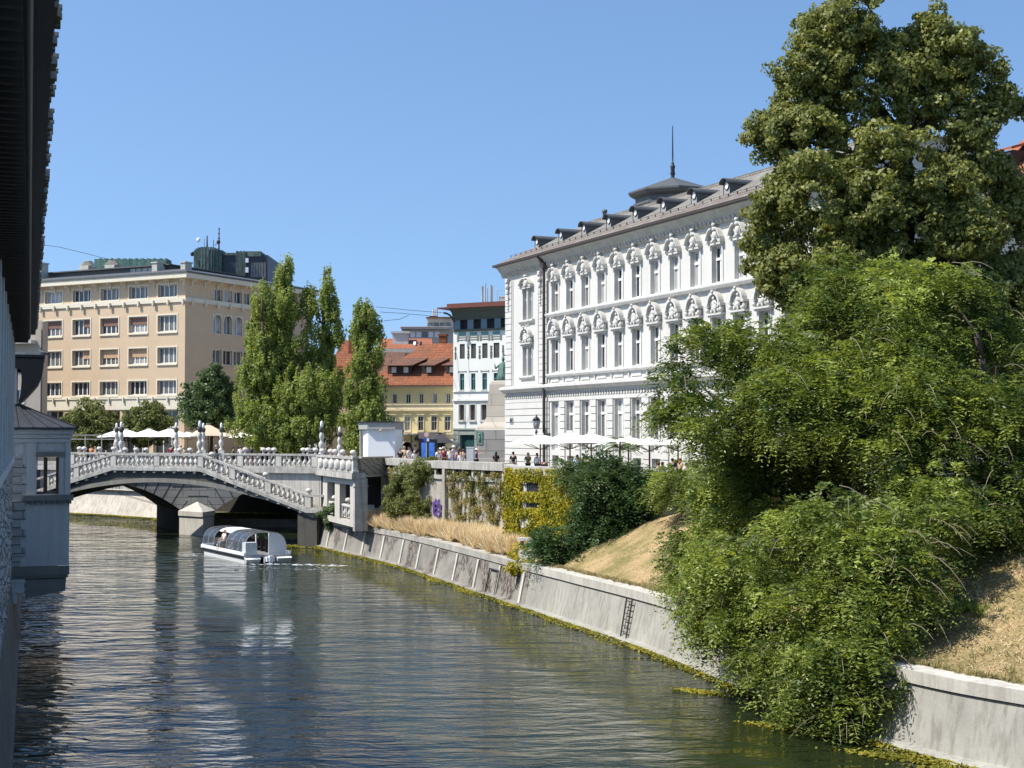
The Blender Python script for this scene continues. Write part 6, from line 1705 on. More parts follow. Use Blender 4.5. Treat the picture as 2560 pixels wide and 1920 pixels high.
def make_tree(name, base, top, r0, lobes, label, cat, crown_me, group=None, seed=1, trunk_lobes=None, tm=None):
    t_ = thing(name, base, 0, label, cat, group)
    tr = limbs(Vector((0, 0, -.3)), Vector(top) - Vector(base), r0, [((c[0] - base[0], c[1] - base[1], c[2] - base[2]), r_) for c, r_ in (trunk_lobes or lobes)], seed).build('trunk', tm or M['bark'], t_)
    crown_me.transform(Matrix.Translation(-Vector(base))); link('crown', crown_me, t_)
    return t_

LM = {}
LM['chestnut'] = leaf_material('chestnut_leaf', (0.030, 0.055, 0.015), (0.27, 0.28, 0.075), .34, .5, .3)
LM['acacia'] = leaf_material('acacia_leaf', (0.020, 0.052, 0.013), (0.38, 0.45, 0.10), .34, .45, .35)
LM['poplar'] = leaf_material('poplar_leaf', (0.06, 0.11, 0.026), (0.34, 0.39, 0.10), .42, .5, .3)
LM['maple'] = leaf_material('maple_leaf', (0.026, 0.058, 0.02), (0.14, 0.20, 0.07), .33, .45, .35)
LM['shrub'] = leaf_material('shrub_leaf', (0.05, 0.08, 0.022), (0.24, 0.25, 0.08), .35)
LM['darkbush'] = leaf_material('darkbush_leaf', (0.014, 0.042, 0.018), (0.13, 0.22, 0.075), .25)
LM['ivy_yellow'] = leaf_material('ivy_yellow_leaf', (0.12, 0.15, 0.012), (0.52, 0.44, 0.03), .35)
LM['ivy_faded'] = leaf_material('ivy_faded_leaf', (0.14, 0.13, 0.045), (0.42, 0.36, 0.11), .3)
LM['straw'] = leaf_material('straw', (0.60, 0.47, 0.26), (0.92, 0.80, 0.54), .2, .8)
LM['turf'] = leaf_material('turf_blade', (0.28, 0.22, 0.10), (0.66, 0.53, 0.33), .15, .8)
LM['tuft'] = leaf_material('tuft_blade', (0.13, 0.14, 0.04), (0.55, 0.45, 0.24), .2, .8)
LM['algae'] = leaf_material('algae', (0.10, 0.11, 0.012), (0.34, 0.30, 0.04), .2, .7)

# --- the tall dark tree behind
DT = 60.0
lob = [LB(2120, 60, DT, 120, 110), LB(2030, 180, DT, 80, 85), LB(2270, 250, DT, 110, 110), LB(2390, 130, DT, 80, 85), LB(2430, 290, DT, 75, 100), LB(2090, 260, DT, 150, 120),
       LB(1975, 345, DT, 95, 110), LB(2040, 130, DT, 80, 90), LB(2330, 60, DT, 60, 60), LB(2440, 180, DT, 65, 80), LB(2200, 400, DT - 1, 170, 130), LB(2400, 430, DT - 1, 110, 120), LB(1945, 520, DT, 85, 110), LB(2080, 520, DT - 2, 140, 130), LB(2300, 560, DT - 2, 160, 130),
       LB(2480, 580, DT, 100, 110), LB(1930, 660, DT, 80, 110), LB(2050, 690, DT - 1.5, 130, 120), LB(2200, 700, DT - 1, 150, 130), LB(2400, 720, DT - 1, 160, 140), LB(2550, 760, DT, 120, 160), LB(2250, 860, DT, 200, 130), LB(2050, 820, DT, 120, 110), LB(2130, -50, DT, 80, 70), LB(2520, 950, DT, 130, 130), LB(2540, 520, DT, 60, 70), LB(2500, 430, DT, 45, 50), LB(2240, 130, DT, 70, 80), LB(2300, 130, DT + 1, 60, 60), LB(2540, 262, DT, 42, 26), LB(2500, 250, DT, 45, 45)]
gb_ = (17.5, 60.5, 5.9)
make_tree('tall_tree', gb_, (16.5, 60.5, 24), .55, lob, 'tallest tree, dark olive with brownish leaf tips, rising behind the green acacias', 'tree', broad_leaves('crown', split_lobes(lob, 7, .45, 5, .78), 270, .10, LM['chestnut'], 21, .46, .28, cut=-.12, brown=.22), seed=3)

# --- acacias leaning over the quay
def acacia(lobes, base, top, r0, label, seed, dens=52, gmin=None, grp='feathery acacias on the bank'):
    tr_ = make_tree('acacia_tree', base, top, r0, lobes, label, 'tree', spray_leaves('crown', split_lobes(lobes, 5, .5, seed, .72), dens * .46, LM['acacia'], seed, .62, .8, .66, .108, .28, gmin, cut=-.30), grp, seed)
    r_ = random.Random(seed); mb = MB()
    for c, rad in lobes:
        for _ in range(6):
            d = Vector((r_.gauss(0, 1), -abs(r_.gauss(0, 1)), r_.gauss(.3, .8))).normalized(); p0 = Vector((c[0] + d.x * rad[0] * .8, c[1] + d.y * rad[1] * .9, c[2] + d.z * rad[2] * .85)) - Vector(base)
            h_ = Vector((d.x + r_.uniform(-.5, .5), d.y - .3, r_.uniform(-.1, .5))).normalized(); L_ = r_.uniform(.7, 1.5)
            mb.tube([p0 + h_ * L_ * f + Vector((0, 0, -.55 * L_ * f * f)) for f in (0, .3, .6, .85, 1)], [.017, .014, .011, .008, .005], 4)
    mb.build('shoots', M['twig'], tr_); return tr_
la = [LB(1740, 860, 54, 55, 40), LB(1850, 900, 53, 110, 90), LB(1700, 985, 53, 60, 85), LB(1800, 1050, 52, 110, 110), LB(1960, 860, 52, 120, 90), LB(1960, 1010, 50, 140, 110), LB(1880, 1200, 56, 100, 120), LB(2060, 1180, 55, 140, 110), LB(2110, 760, 53, 130, 100), LB(2140, 930, 50, 140, 120), LB(1900, 1100, 54, 110, 100), LB(1820, 1180, 56, 70, 90), LB(1980, 1220, 55, 120, 110), LB(1900, 1300, 53, 100, 70), LB(2110, 1090, 54, 90, 90), LB(1720, 900, 54, 45, 50)]
acacia(la, (11.6, 55.0, 5.0), (10.8, 53, 12), .3, 'acacia with a drooping rounded crown in front of the white palace, left of the others', 31)
lb = [LB(2300, 700, 52, 150, 90), LB(2250, 850, 50, 150, 120), LB(2450, 820, 52, 140, 130), LB(2300, 1020, 48, 150, 120), LB(2480, 1020, 48, 130, 130), LB(2330, 1180, 47, 130, 120), LB(2500, 1210, 47, 120, 130), LB(2420, 1330, 46, 110, 110), LB(2560, 1330, 47, 90, 80), LB(2200, 1060, 48, 110, 110), LB(2600, 1000, 50, 130, 250)]
acacia(lb, (17.0, 49.5, 5.9), (16.2, 49.5, 12.2), .32, 'acacia at the right edge of the picture with pale yellow-green shoots', 41)
lc = [LB(2100, 1290, 44, 130, 90), LB(2250, 1330, 43.5, 110, 100), LB(1980, 1370, 44.5, 130, 90), LB(2150, 1440, 42.5, 140, 100), LB(1850, 1420, 47, 90, 100), LB(2270, 1480, 42, 90, 90), LB(2040, 1530, 42.5, 120, 90), LB(1900, 1560, 45, 80, 80), LB(2200, 1600, 41, 100, 80), LB(2090, 1680, 41, 100, 80), LB(2110, 1780, 40.6, 70, 60), LB(1780, 1510, 49, 55, 80), LB(1960, 1650, 43, 70, 70), LB(1800, 1570, 46.8, 75, 60), LB(1880, 1650, 45, 70, 60), LB(1975, 1730, 43.3, 70, 55), LB(2050, 1770, 42, 75, 50), LB(2170, 1700, 41, 80, 70), LB(2070, 1620, 42, 110, 80), LB(1750, 1440, 50, 60, 80), LB(1850, 1500, 47, 90, 80), LB(2280, 1400, 42.5, 80, 90), LB(2340, 1320, 44, 60, 60)]
acacia(lc, (13.4, 45.5, 4.2), (10.5, 44.0, 6.6), .26, 'lowest acacia, its boughs hanging over the quay wall down to the water', 51, 62, .03)
ld = [LB(1735, 1385, 56, 65, 65), LB(1765, 1270, 57, 50, 75), LB(1695, 1440, 55, 45, 40), LB(1800, 1360, 54, 70, 90)]
acacia(ld, (10.0, 56.0, 4.2), (8.8, 56, 6.2), .14, 'young low acacia spreading over the dry slope beside the quay coping', 61, 60, grp=None)
le = [LB(1700, 1215, 66, 60, 55), LB(1780, 1235, 64, 60, 60), LB(1650, 1215, 67.5, 30, 30)]
bush = thing('bush', (7.8, 65.5, 4.9), 0, 'bright green bush under the café parapet at the top of the dry slope', 'bush')
me = spray_leaves('foliage', le, 60, LM['acacia'], 71, .6, .6, .5, .09); me.transform(Matrix.Translation((-7.8, -65.5, -4.9))); link('foliage', me, bush)
limbs(Vector((0, 0, -.3)), Vector((.2, 0, 1.5)), .08, [((c[0] - 7.8, c[1] - 65.5, c[2] - 4.9), r_) for c, r_ in le], 4).build('stem', M['bark'], bush)

# --- dark bushes at the corner of the terrace wall
def shrub(name, cat, label, lobes, base, mat, seed, dens=120, feather=True, clump=.55, size=.09, grp=None):
    s_ = thing(name, base, 0, label, cat, grp)
    me = spray_leaves('foliage', split_lobes(lobes, 4, .5, seed, .7), dens * .30, mat, seed, clump * .9, .6, .95, .13, cut=-.15) if feather else broad_leaves('foliage', lobes, dens * 3, size, mat, seed, clump)
    me.transform(Matrix.Translation(-Vector(base))); link('foliage', me, s_)
    limbs(Vector((0, 0, -.2)), Vector((.1, 0, 1.2)), .07, [((c[0] - base[0], c[1] - base[1], c[2] - base[2]), r_) for c, r_ in lobes], seed).build('stem', M['bark'], s_)
    return s_
shrub('sumac_bush', 'bush', 'big dark feathery bush filling the corner below the café terrace', [LB(1500, 1230, 72, 75, 60), LB(1580, 1230, 71, 70, 60), LB(1485, 1345, 71.5, 50, 65), LB(1540, 1320, 71, 60, 60), LB(1425, 1405, 71.5, 50, 38), LB(1490, 1265, 72, 38, 50), LB(1610, 1290, 71, 30, 45)], (2.9, 71.6, 3.0), LM['darkbush'], 81, 130)
shrub('sumac_bush', 'bush', 'blue-green feathery bush in front of the yellow ivy at the quay coping', [LB(1395, 1375, 70.5, 50, 35), LB(1440, 1420, 70, 45, 30), LB(1360, 1345, 71, 35, 22)], (2.4, 70.2, 2.4), LM['darkbush'], 83, 130)
lf = [LB(1530, 1165, 71.5, 55, 30), LB(1500, 1195, 71, 60, 30), LB(1440, 1180, 73, 45, 30)]
shrub('sumac_bush', 'bush', 'top tuft of feathery leaves reaching above the café parapet', lf, (4.5, 71.2, 3.4), LM['maple'], 84, 110)
# palm-like young tree of heaven
p = at(1548, 1170, 74.5)
ph = thing('young_tree', (p.x, p.y, GZ), 0, 'spindly young tree with a rosette of long fronds in front of the umbrellas', 'tree')
mb = MB(); mb.tube([Vector((0, 0, 0)), Vector((.03, 0, 1.2)), Vector((.05, 0, 2.3))], [.07, .06, .05], 7); mb.build('trunk', M['bark'], ph)
r = np.random.default_rng(5); C = []; A = []; Wd = []; T = []
for k in range(24):
    az = 2 * math.pi * k / 24 + r.uniform(-.2, .2); el = r.uniform(.0, 1.1); ln_ = r.uniform(.9, 1.35); z0 = r.uniform(1.7, 2.35)
    for f in np.linspace(.12, 1, 15):
        hx = math.cos(az) * math.cos(el) * f * ln_; hy = math.sin(az) * math.cos(el) * f * ln_; hz = math.sin(el) * f * ln_ - .55 * f * f * ln_
        for sg in (-1, 1):
            d = np.array([-math.sin(az) * sg + math.cos(az) * .5, math.cos(az) * sg + math.sin(az) * .5, -.25]); d /= np.linalg.norm(d)
            C.append([hx + d[0] * .1, hy + d[1] * .1, z0 + hz]); A.append(d); Wd.append([math.cos(az), math.sin(az), .1]); T.append(.5 + .5 * r.random())
link('crown', leaves_mesh('crown', np.array(C), np.array(A), nrmz(np.array(Wd)), .16, .04, np.array(T), LM['maple']), ph)

# --- bushes in front of the left part of the wall
shrub('conifer_bush', 'bush', 'dark spiky bush at the left foot of the terrace wall beside the passage', [LB(1005, 1235, 95.5, 42, 45), LB(1015, 1200, 95.3, 34, 38), LB(1035, 1262, 94, 38, 32), LB(985, 1258, 96, 28, 28), LB(1000, 1275, 95, 30, 20)], (-7.6, 95.6, 2.3), LM['shrub'], 91, 150, False, .45, .07)
shrub('climbing_bush', 'bush', 'olive-green shrub climbing over the terrace parapet near its left end', [LB(1055, 1190, 93.2, 44, 38), LB(1092, 1172, 91.6, 26, 26), LB(1050, 1230, 93, 38, 45), LB(1075, 1165, 92.2, 38, 18), LB(1070, 1270, 92, 26, 30)], (-5.6, 92.6, 2.3), LM['shrub'], 93, 150, False, .45, .07)
shrub('fig_bush', 'bush', 'small fig plant growing out of the quay wall below the portico', [LB(815, 1285, 106.3, 18, 12), LB(838, 1275, 104.5, 14, 16), LB(818, 1312, 106, 9, 14)], (-13.6, 106, 1.9), LM['maple'], 95, 160, False, .3, .09)

# --- ivy on the walls: leaves lying against the faces
def ivy(name, label, a, b, z0, z1, nrm, count, mat, seed, size=.07, thick=.2, keep=.0, holes=(), s=1.6):
    r = np.random.default_rng(seed); a = np.array(a); b = np.array(b); n3 = np.array(nrm)
    f = r.random(count); z = z0 + (z1 - z0) * r.random(count)
    pt = a[None] * (1 - f[:, None]) + b[None] * f[:, None]; p = np.concatenate([pt, z[:, None]], 1) + n3 * (.04 + r.random(count) ** 1.5 * thick)[:, None]
    k = vnoise(p, s, seed) + .8 * vnoise(p * np.array([3, 3, .8]), s, seed + 1) > keep
    for (f0, f1, h0, h1) in holes: k &= ~((f > f0) & (f < f1) & (z > h0) & (z < h1))
    p = p[k]; m = len(p); nn = nrmz(n3 + r.normal(size=(m, 3)) * .5); ax = nrmz(np.cross(nn, r.normal(size=(m, 3)))); wd = np.cross(nn, ax)
    t = np.clip(.5 + .35 * vnoise(p, 1.1, seed + 3) + r.normal(size=m) * .2, 0, 1)
    o = link(name, leaves_mesh(name, p, ax, wd, size * r.uniform(.6, 1.3, m), size * .6, t, mat)); return tag(o, label, 'ivy')
n1 = np.array([TN[0][3], TN[0][4], 0]); n1 /= np.linalg.norm(n1)
n2 = np.array([TN2[0][3], TN2[0][4], 0]); n2 /= np.linalg.norm(n2)
ivy('ivy', 'faded olive and straw-coloured ivy netting across the tall terrace wall', (-3.9, 89.5), (-.36, 84.0), 2.3, 6.3, n1, 34000, LM['ivy_faded'], 101, .06, .28, .28, (), 2.6)
ivy('ivy', 'greener trails running through the faded ivy on the terrace wall', (-3.8, 89.3), (-.4, 84.1), 2.3, 6.2, n1, 16000, LM['shrub'], 104, .06, .28, .55, (), 2.6)
ivy('ivy', 'sparse dry ivy between the two shrubs and the graffiti on the terrace wall', (-9.0, 100.6), (-6.6, 95.0), 2.3, 6.2, n1, 16000, LM['ivy_faded'], 103, .05, .15, .0)
ivy('ivy', 'bright yellow-green ivy curtain on the projecting wall bay', (-.2, 78.2), (3.6, 72.9), 2.4, 6.75, np.array([-.78, -.62, 0]), 34000, LM['ivy_yellow'], 105, .075, .4, -.75, holes=((.24, .5, 5.5, 6.0), (.24, .5, 4.65, 4.95)))
for nm, lab, u, v, D, ru, rv in (('ivy', 'yellow ivy tumbling over the quay coping beside the small balustrade', 1310, 1418, 72.0, 40, 22), ('ivy', 'yellowish ivy climbing at the foot of the projecting bay', 1320, 1385, 74.0, 45, 30)):
    me = broad_leaves('foliage', [LB(u, v, D, ru, rv, .5)], 500, .07, LM['ivy_yellow'], int(u + v), .35, .2); tag(link(nm, me), lab, 'ivy')

# --- dry grasses
def tuft_strip(name, label, pts, n_t, per, h, mat, seed, spread=.35, w=.02, kind=None, cat='grass'):
    r = np.random.default_rng(seed); P = np.array([list(p) for p in pts]); i = r.integers(0, len(P) - 1, n_t); f = r.random(n_t)[:, None]
    c = P[i] * (1 - f) + P[i + 1] * f + np.concatenate([r.normal(size=(n_t, 2)) * spread, np.zeros((n_t, 1))], 1)
    c = np.repeat(c, per, 0); m = len(c); az = r.uniform(0, 6.283, m); lean = r.uniform(.05, .9, m) ; L_ = h * r.uniform(.6, 1.2, m)
    d = np.stack([np.cos(az) * lean, np.sin(az) * lean, np.sqrt(np.maximum(.15, 1 - lean ** 2))], 1); d = nrmz(d)
    mid = c + d * (L_ * .5)[:, None]; wd = nrmz(np.cross(d, r.normal(size=(m, 3))))
    tint = np.clip(np.repeat(r.random(n_t), per) * .5 + r.random(m) * .5, 0, 1)
    o = link(name, leaves_mesh(name, mid, d, wd, L_ * .5, w, tint, mat)); return tag(o, label, cat, kind='stuff')
strip = [bank_at(y, .30) + Vector((0, 0, -.02)) for y in np.linspace(103.5, 75.5, 20)]
strip2 = [bank_at(y, .62) + Vector((0, 0, -.02)) for y in np.linspace(104.5, 76, 20)]
tuft_strip('dry_grasses', 'row of tall blond dried ornamental grasses behind the quay coping', strip, 380, 80, 1.0, LM['straw'], 7, .42, .022)
tuft_strip('dry_grasses', 'blond dried grasses at the foot of the ivy wall', strip2, 260, 60, 1.0, LM['straw'], 8, .35, .022)
# turf blades over the slope
r = np.random.default_rng(15); pts = []
for _ in range(70000):
    pts.append(bank(r.uniform(.38, .985), r.random()))
P = np.array([tuple(p) for p in pts]); P = P[P[:, 1] < 74]; m = len(P)
az = r.uniform(0, 6.283, m); d = nrmz(np.stack([np.cos(az), np.sin(az), r.uniform(.15, .9, m)], 1)); Lh = r.uniform(.03, .12, m)
tint = np.clip(.42 + .5 * vnoise(P, 1.5, 9) + .2 * vnoise(P, .5, 4) + r.normal(size=m) * .22, 0, 1)
o = link('dry_lawn', leaves_mesh('dry_lawn', P + d * Lh[:, None] * .6, d, nrmz(np.cross(d, r.normal(size=(m, 3)))), Lh, .016, tint, LM['turf'])); tag(o, 'scorched short grass covering the bank slope', 'grass', kind='stuff')
q_ = [bank(r.uniform(.38, .985), r.random()) for _ in range(2600)]; q_ = [p for p in q_ if p.y < 74 and noise.noise(p * .45) > -.05]
c = np.repeat(np.array([tuple(p) for p in q_]), 9, 0) + r.normal(size=(len(q_) * 9, 3)) * np.array([.06, .06, 0]); m = len(c)
d = nrmz(np.stack([r.normal(size=m) * .5, r.normal(size=m) * .5, np.ones(m)], 1)); Lh = r.uniform(.05, .16, m)
o = link('grass_tufts', leaves_mesh('grass_tufts', c + d * Lh[:, None] * .8, d, nrmz(np.cross(d, r.normal(size=(m, 3)))), Lh, .015, np.clip(np.repeat(r.random(len(q_)), 9), 0, 1), LM['tuft'])); tag(o, 'scattered longer tufts of half green grass on the dry bank slope', 'grass', kind='stuff')
tuft_strip('edge_grass', 'ragged dry grass hanging over the inner edge of the quay coping', [bank_at(y, .015) for y in np.linspace(71, 32, 40)], 900, 16, .22, LM['tuft'], 27, .09, .012)
# green weeds and ledge turf
tuft_strip('green_weeds', 'low green weeds at the edge of the dry slope under the acacias', [bank_at(y, .35) for y in np.linspace(45.5, 41.5, 8)], 260, 40, .3, LM['acacia'], 17, .5, .02)
tuft_strip('ledge_grass', 'patchy grass on the low ledge under the bridge', [Vector((-17.6, 124, .95)), Vector((-18.6, 130.3, .95)), Vector((-29, 132.6, .95))], 500, 26, .28, LM['shrub'], 18, .5, .03)
# algae on the toe of the quay and floating mats
r = np.random.default_rng(25); C = []
for i in range(len(QN) - 1):
    x, y, z, nx_, ny_ = QN[i]; L_ = (Vector(QS[i + 1]) - Vector(QS[i])).length
    if y < 30: break
    for _ in range(int(120 * L_)):
        f = r.random(); g = abs(r.normal()) * .11 * (1 + 1.6 * math.sin(i * .37) ** 2 * math.sin(i * .11) ** 2)
        C.append((x + (QS[i + 1].x - x) * f + nx_ * (.42 + g), y + (QS[i + 1].y - y) * f + ny_ * (.42 + g), max(.015, .11 - g * .35) + r.uniform(0, .03)))
for (cx, cy, a, b, k) in ((8.9, 41.6, 1.5, .35, 2000), (10.9, 37.9, 1.5, .35, 2000), (11.9, 36.3, 1.2, .3, 1200), (-16.4, 108.6, 1.1, .7, 900), (6.3, 47.8, .8, .3, 500)):
    q = r.normal(size=(k, 2)); C += [(cx + q_[0] * a * .5, cy + q_[1] * b * .6 - q_[0] * .3 * a, .018 + r.uniform(0, .02)) for q_ in q]
for i in range(3):
    x, y, z, nx_, ny_ = EN[i]; x2, y2 = EN[i + 1][:2]
    for _ in range(3000): f = r.random(); g = abs(r.normal()) * .3; C.append((x + (x2 - x) * f + nx_ * (.1 + g), y + (y2 - y) * f + ny_ * (.1 + g), .03 + r.uniform(0, .12)))
C = np.array(C); m = len(C); nn = nrmz(np.array([0, 0, 1.0]) + r.normal(size=(m, 3)) * .35); ax = nrmz(np.cross(nn, r.normal(size=(m, 3))))
o = link('algae', leaves_mesh('algae', C, ax, np.cross(nn, ax), .07 * r.uniform(.5, 1.4, m), .04, np.clip(.5 + .4 * vnoise(C, 1.5, 2) + r.normal(size=m) * .2, 0, 1), LM['algae'])); tag(o, 'yellow-green algae along the foot of the quay walls', 'algae', kind='stuff')

# --- poplars and trees on the far side
def poplar(specs, base, top, label, seed, grp, dens=60, r0=.35, mat='poplar', cut=-.6):
    return make_tree('poplar_tree', base, top, r0, specs, label, 'tree', broad_leaves('crown', split_lobes(specs, 2, .5, seed, .9), dens, .13, LM[mat], seed, .55, .25, cut=cut + .25, vs=(.62, .62, 1.7)), grp, seed)
PD = 142.0
def col(u, v0, v1, w, D=PD, n=8, taper=.35, lean=0, seed=0):
    r_ = random.Random(seed); out = []
    for i in range(n):
        f = i / (n - 1); ww = w * (taper + (1 - taper) * math.sin(min(1, .15 + f * .95) * math.pi * .5)) * r_.uniform(.85, 1.15)
        out.append(LB(u + lean * (1 - f) + r_.uniform(-1, 1) * w * .18, v0 + (v1 - v0) * f, D + r_.uniform(-1, 1), ww, (v1 - v0) / n * .95))
    return out
g1 = 'tall poplars beyond the bridge'
def pbase(u, D): p = at(u, 1100, D); return (p.x, p.y, GZ)
poplar(col(708, 668, 1110, 44, n=12, taper=.32, lean=4, seed=1) + [LB(705, 800, PD, 40, 70), LB(690, 900, PD, 45, 60)], pbase(690, PD), at(712, 660, PD), 'tallest poplar at the left of the close group, just right of the tan building', 111, g1, 120)
poplar(col(652, 748, 1090, 50, n=9, taper=.5, seed=2) + [LB(630, 1000, PD - 3, 50, 60), LB(640, 930, PD - 2, 45, 50)], pbase(660, PD - 2), at(655, 745, PD - 2), 'shorter fuller poplar touching the tan building, left of the tallest one', 112, g1, 120)
poplar(col(812, 690, 1000, 24, n=10, taper=.35, lean=2, seed=3) + [LB(770, 760, PD, 22, 50), LB(775, 860, PD, 40, 60), LB(836, 770, PD, 12, 40), LB(845, 830, PD, 18, 30), LB(800, 940, PD, 50, 50)], pbase(800, PD), at(812, 680, PD), 'open ragged poplar with separate upswept branches in the middle of the close group', 113, g1, 115, cut=-.6)
poplar([LB(770, 990, PD - 4, 75, 70), LB(700, 1040, PD - 4, 70, 60), LB(810, 1050, PD - 4, 45, 60), LB(640, 1070, PD - 5, 60, 50), LB(730, 1090, PD - 5, 90, 40), LB(820, 990, PD - 3, 40, 60)], pbase(760, PD - 4), at(765, 950, PD - 4), 'broad low green tree at the foot of the close poplar group behind the balustrade', 114, None, 120)
poplar(col(912, 782, 1110, 50, n=10, taper=.45, seed=5, D=136) + [LB(905, 800, 136, 18, 30), LB(950, 840, 136, 16, 30), LB(915, 1060, 135, 55, 50)], pbase(915, 136), at(914, 775, 136), 'single dense poplar standing between the red roofs and the white kiosk', 115, g1, 130, mat='poplar')
def blob_tree(u, v, ru, rv, D, label, seed, mat='maple', grp=None, name='maple_tree', dens=120):
    lobes_ = [LB(u, v, D, ru * .7, rv * .7), LB(u - ru * .45, v + rv * .25, D, ru * .5, rv * .6), LB(u + ru * .45, v + rv * .2, D, ru * .5, rv * .6), LB(u, v + rv * .5, D - .5, ru * .8, rv * .45), LB(u + ru * .1, v - rv * .45, D, ru * .45, rv * .5)]
    b = pbase(u, D); return make_tree(name, b, at(u, v, D), .22, lobes_, label, 'tree', broad_leaves('crown', lobes_, dens, .15, LM[mat], seed, .6, .3), grp, seed)
blob_tree(528, 995, 80, 95, 150, 'dark round maple between the tan building corner and the poplars', 121)
g2 = 'small trees in front of the tan building'
blob_tree(222, 1058, 78, 62, 155, 'low round tree in front of the tan building, nearer the pavilion roof', 123, 'shrub', g2, 'small_tree')
blob_tree(365, 1056, 75, 62, 155, 'low round tree in front of the tan building, right above the white umbrellas', 124, 'shrub', g2, 'small_tree')
# ------------------------------------------------------------------ people
def skinned(verts, edges, radii, level=1, extra=None, name='body'):
    me = bpy.data.meshes.new('tmp'); me.from_pydata([Vector(v) for v in verts], edges, []); o = bpy.data.objects.new('tmp', me); COL.objects.link(o)
    sk = o.modifiers.new('s', 'SKIN'); sk.use_smooth_shade = True
    if not me.skin_vertices:
        bm = bmesh.new(); bm.from_mesh(me); bm.verts.layers.skin.verify(); bm.to_mesh(me); bm.free()
    sd = me.skin_vertices[0].data
    for i, r_ in enumerate(radii):
        sd[i].radius = (r_, r_) if not hasattr(r_, '__len__') else r_; sd[i].use_root = (i == 0)
    ss = o.modifiers.new('d', 'SUBSURF'); ss.levels = level; ss.render_levels = level
    dg_ = bpy.context.evaluated_depsgraph_get(); dg_.update()
    m2 = bpy.data.meshes.new_from_object(o.evaluated_get(dg_)); m2.name = name
    bpy.data.objects.remove(o); bpy.data.meshes.remove(me)
    if extra:
        bm = bmesh.new(); bm.from_mesh(m2); e = extra.mesh('x', M['black_iron']); bm.from_mesh(e); bm.to_mesh(m2); bm.free(); bpy.data.meshes.remove(e)
    m2.polygons.foreach_set('use_smooth', [True] * len(m2.polygons))
    m2.materials.clear(); m2.materials.append(M['black_iron']); return m2
POSES = {}
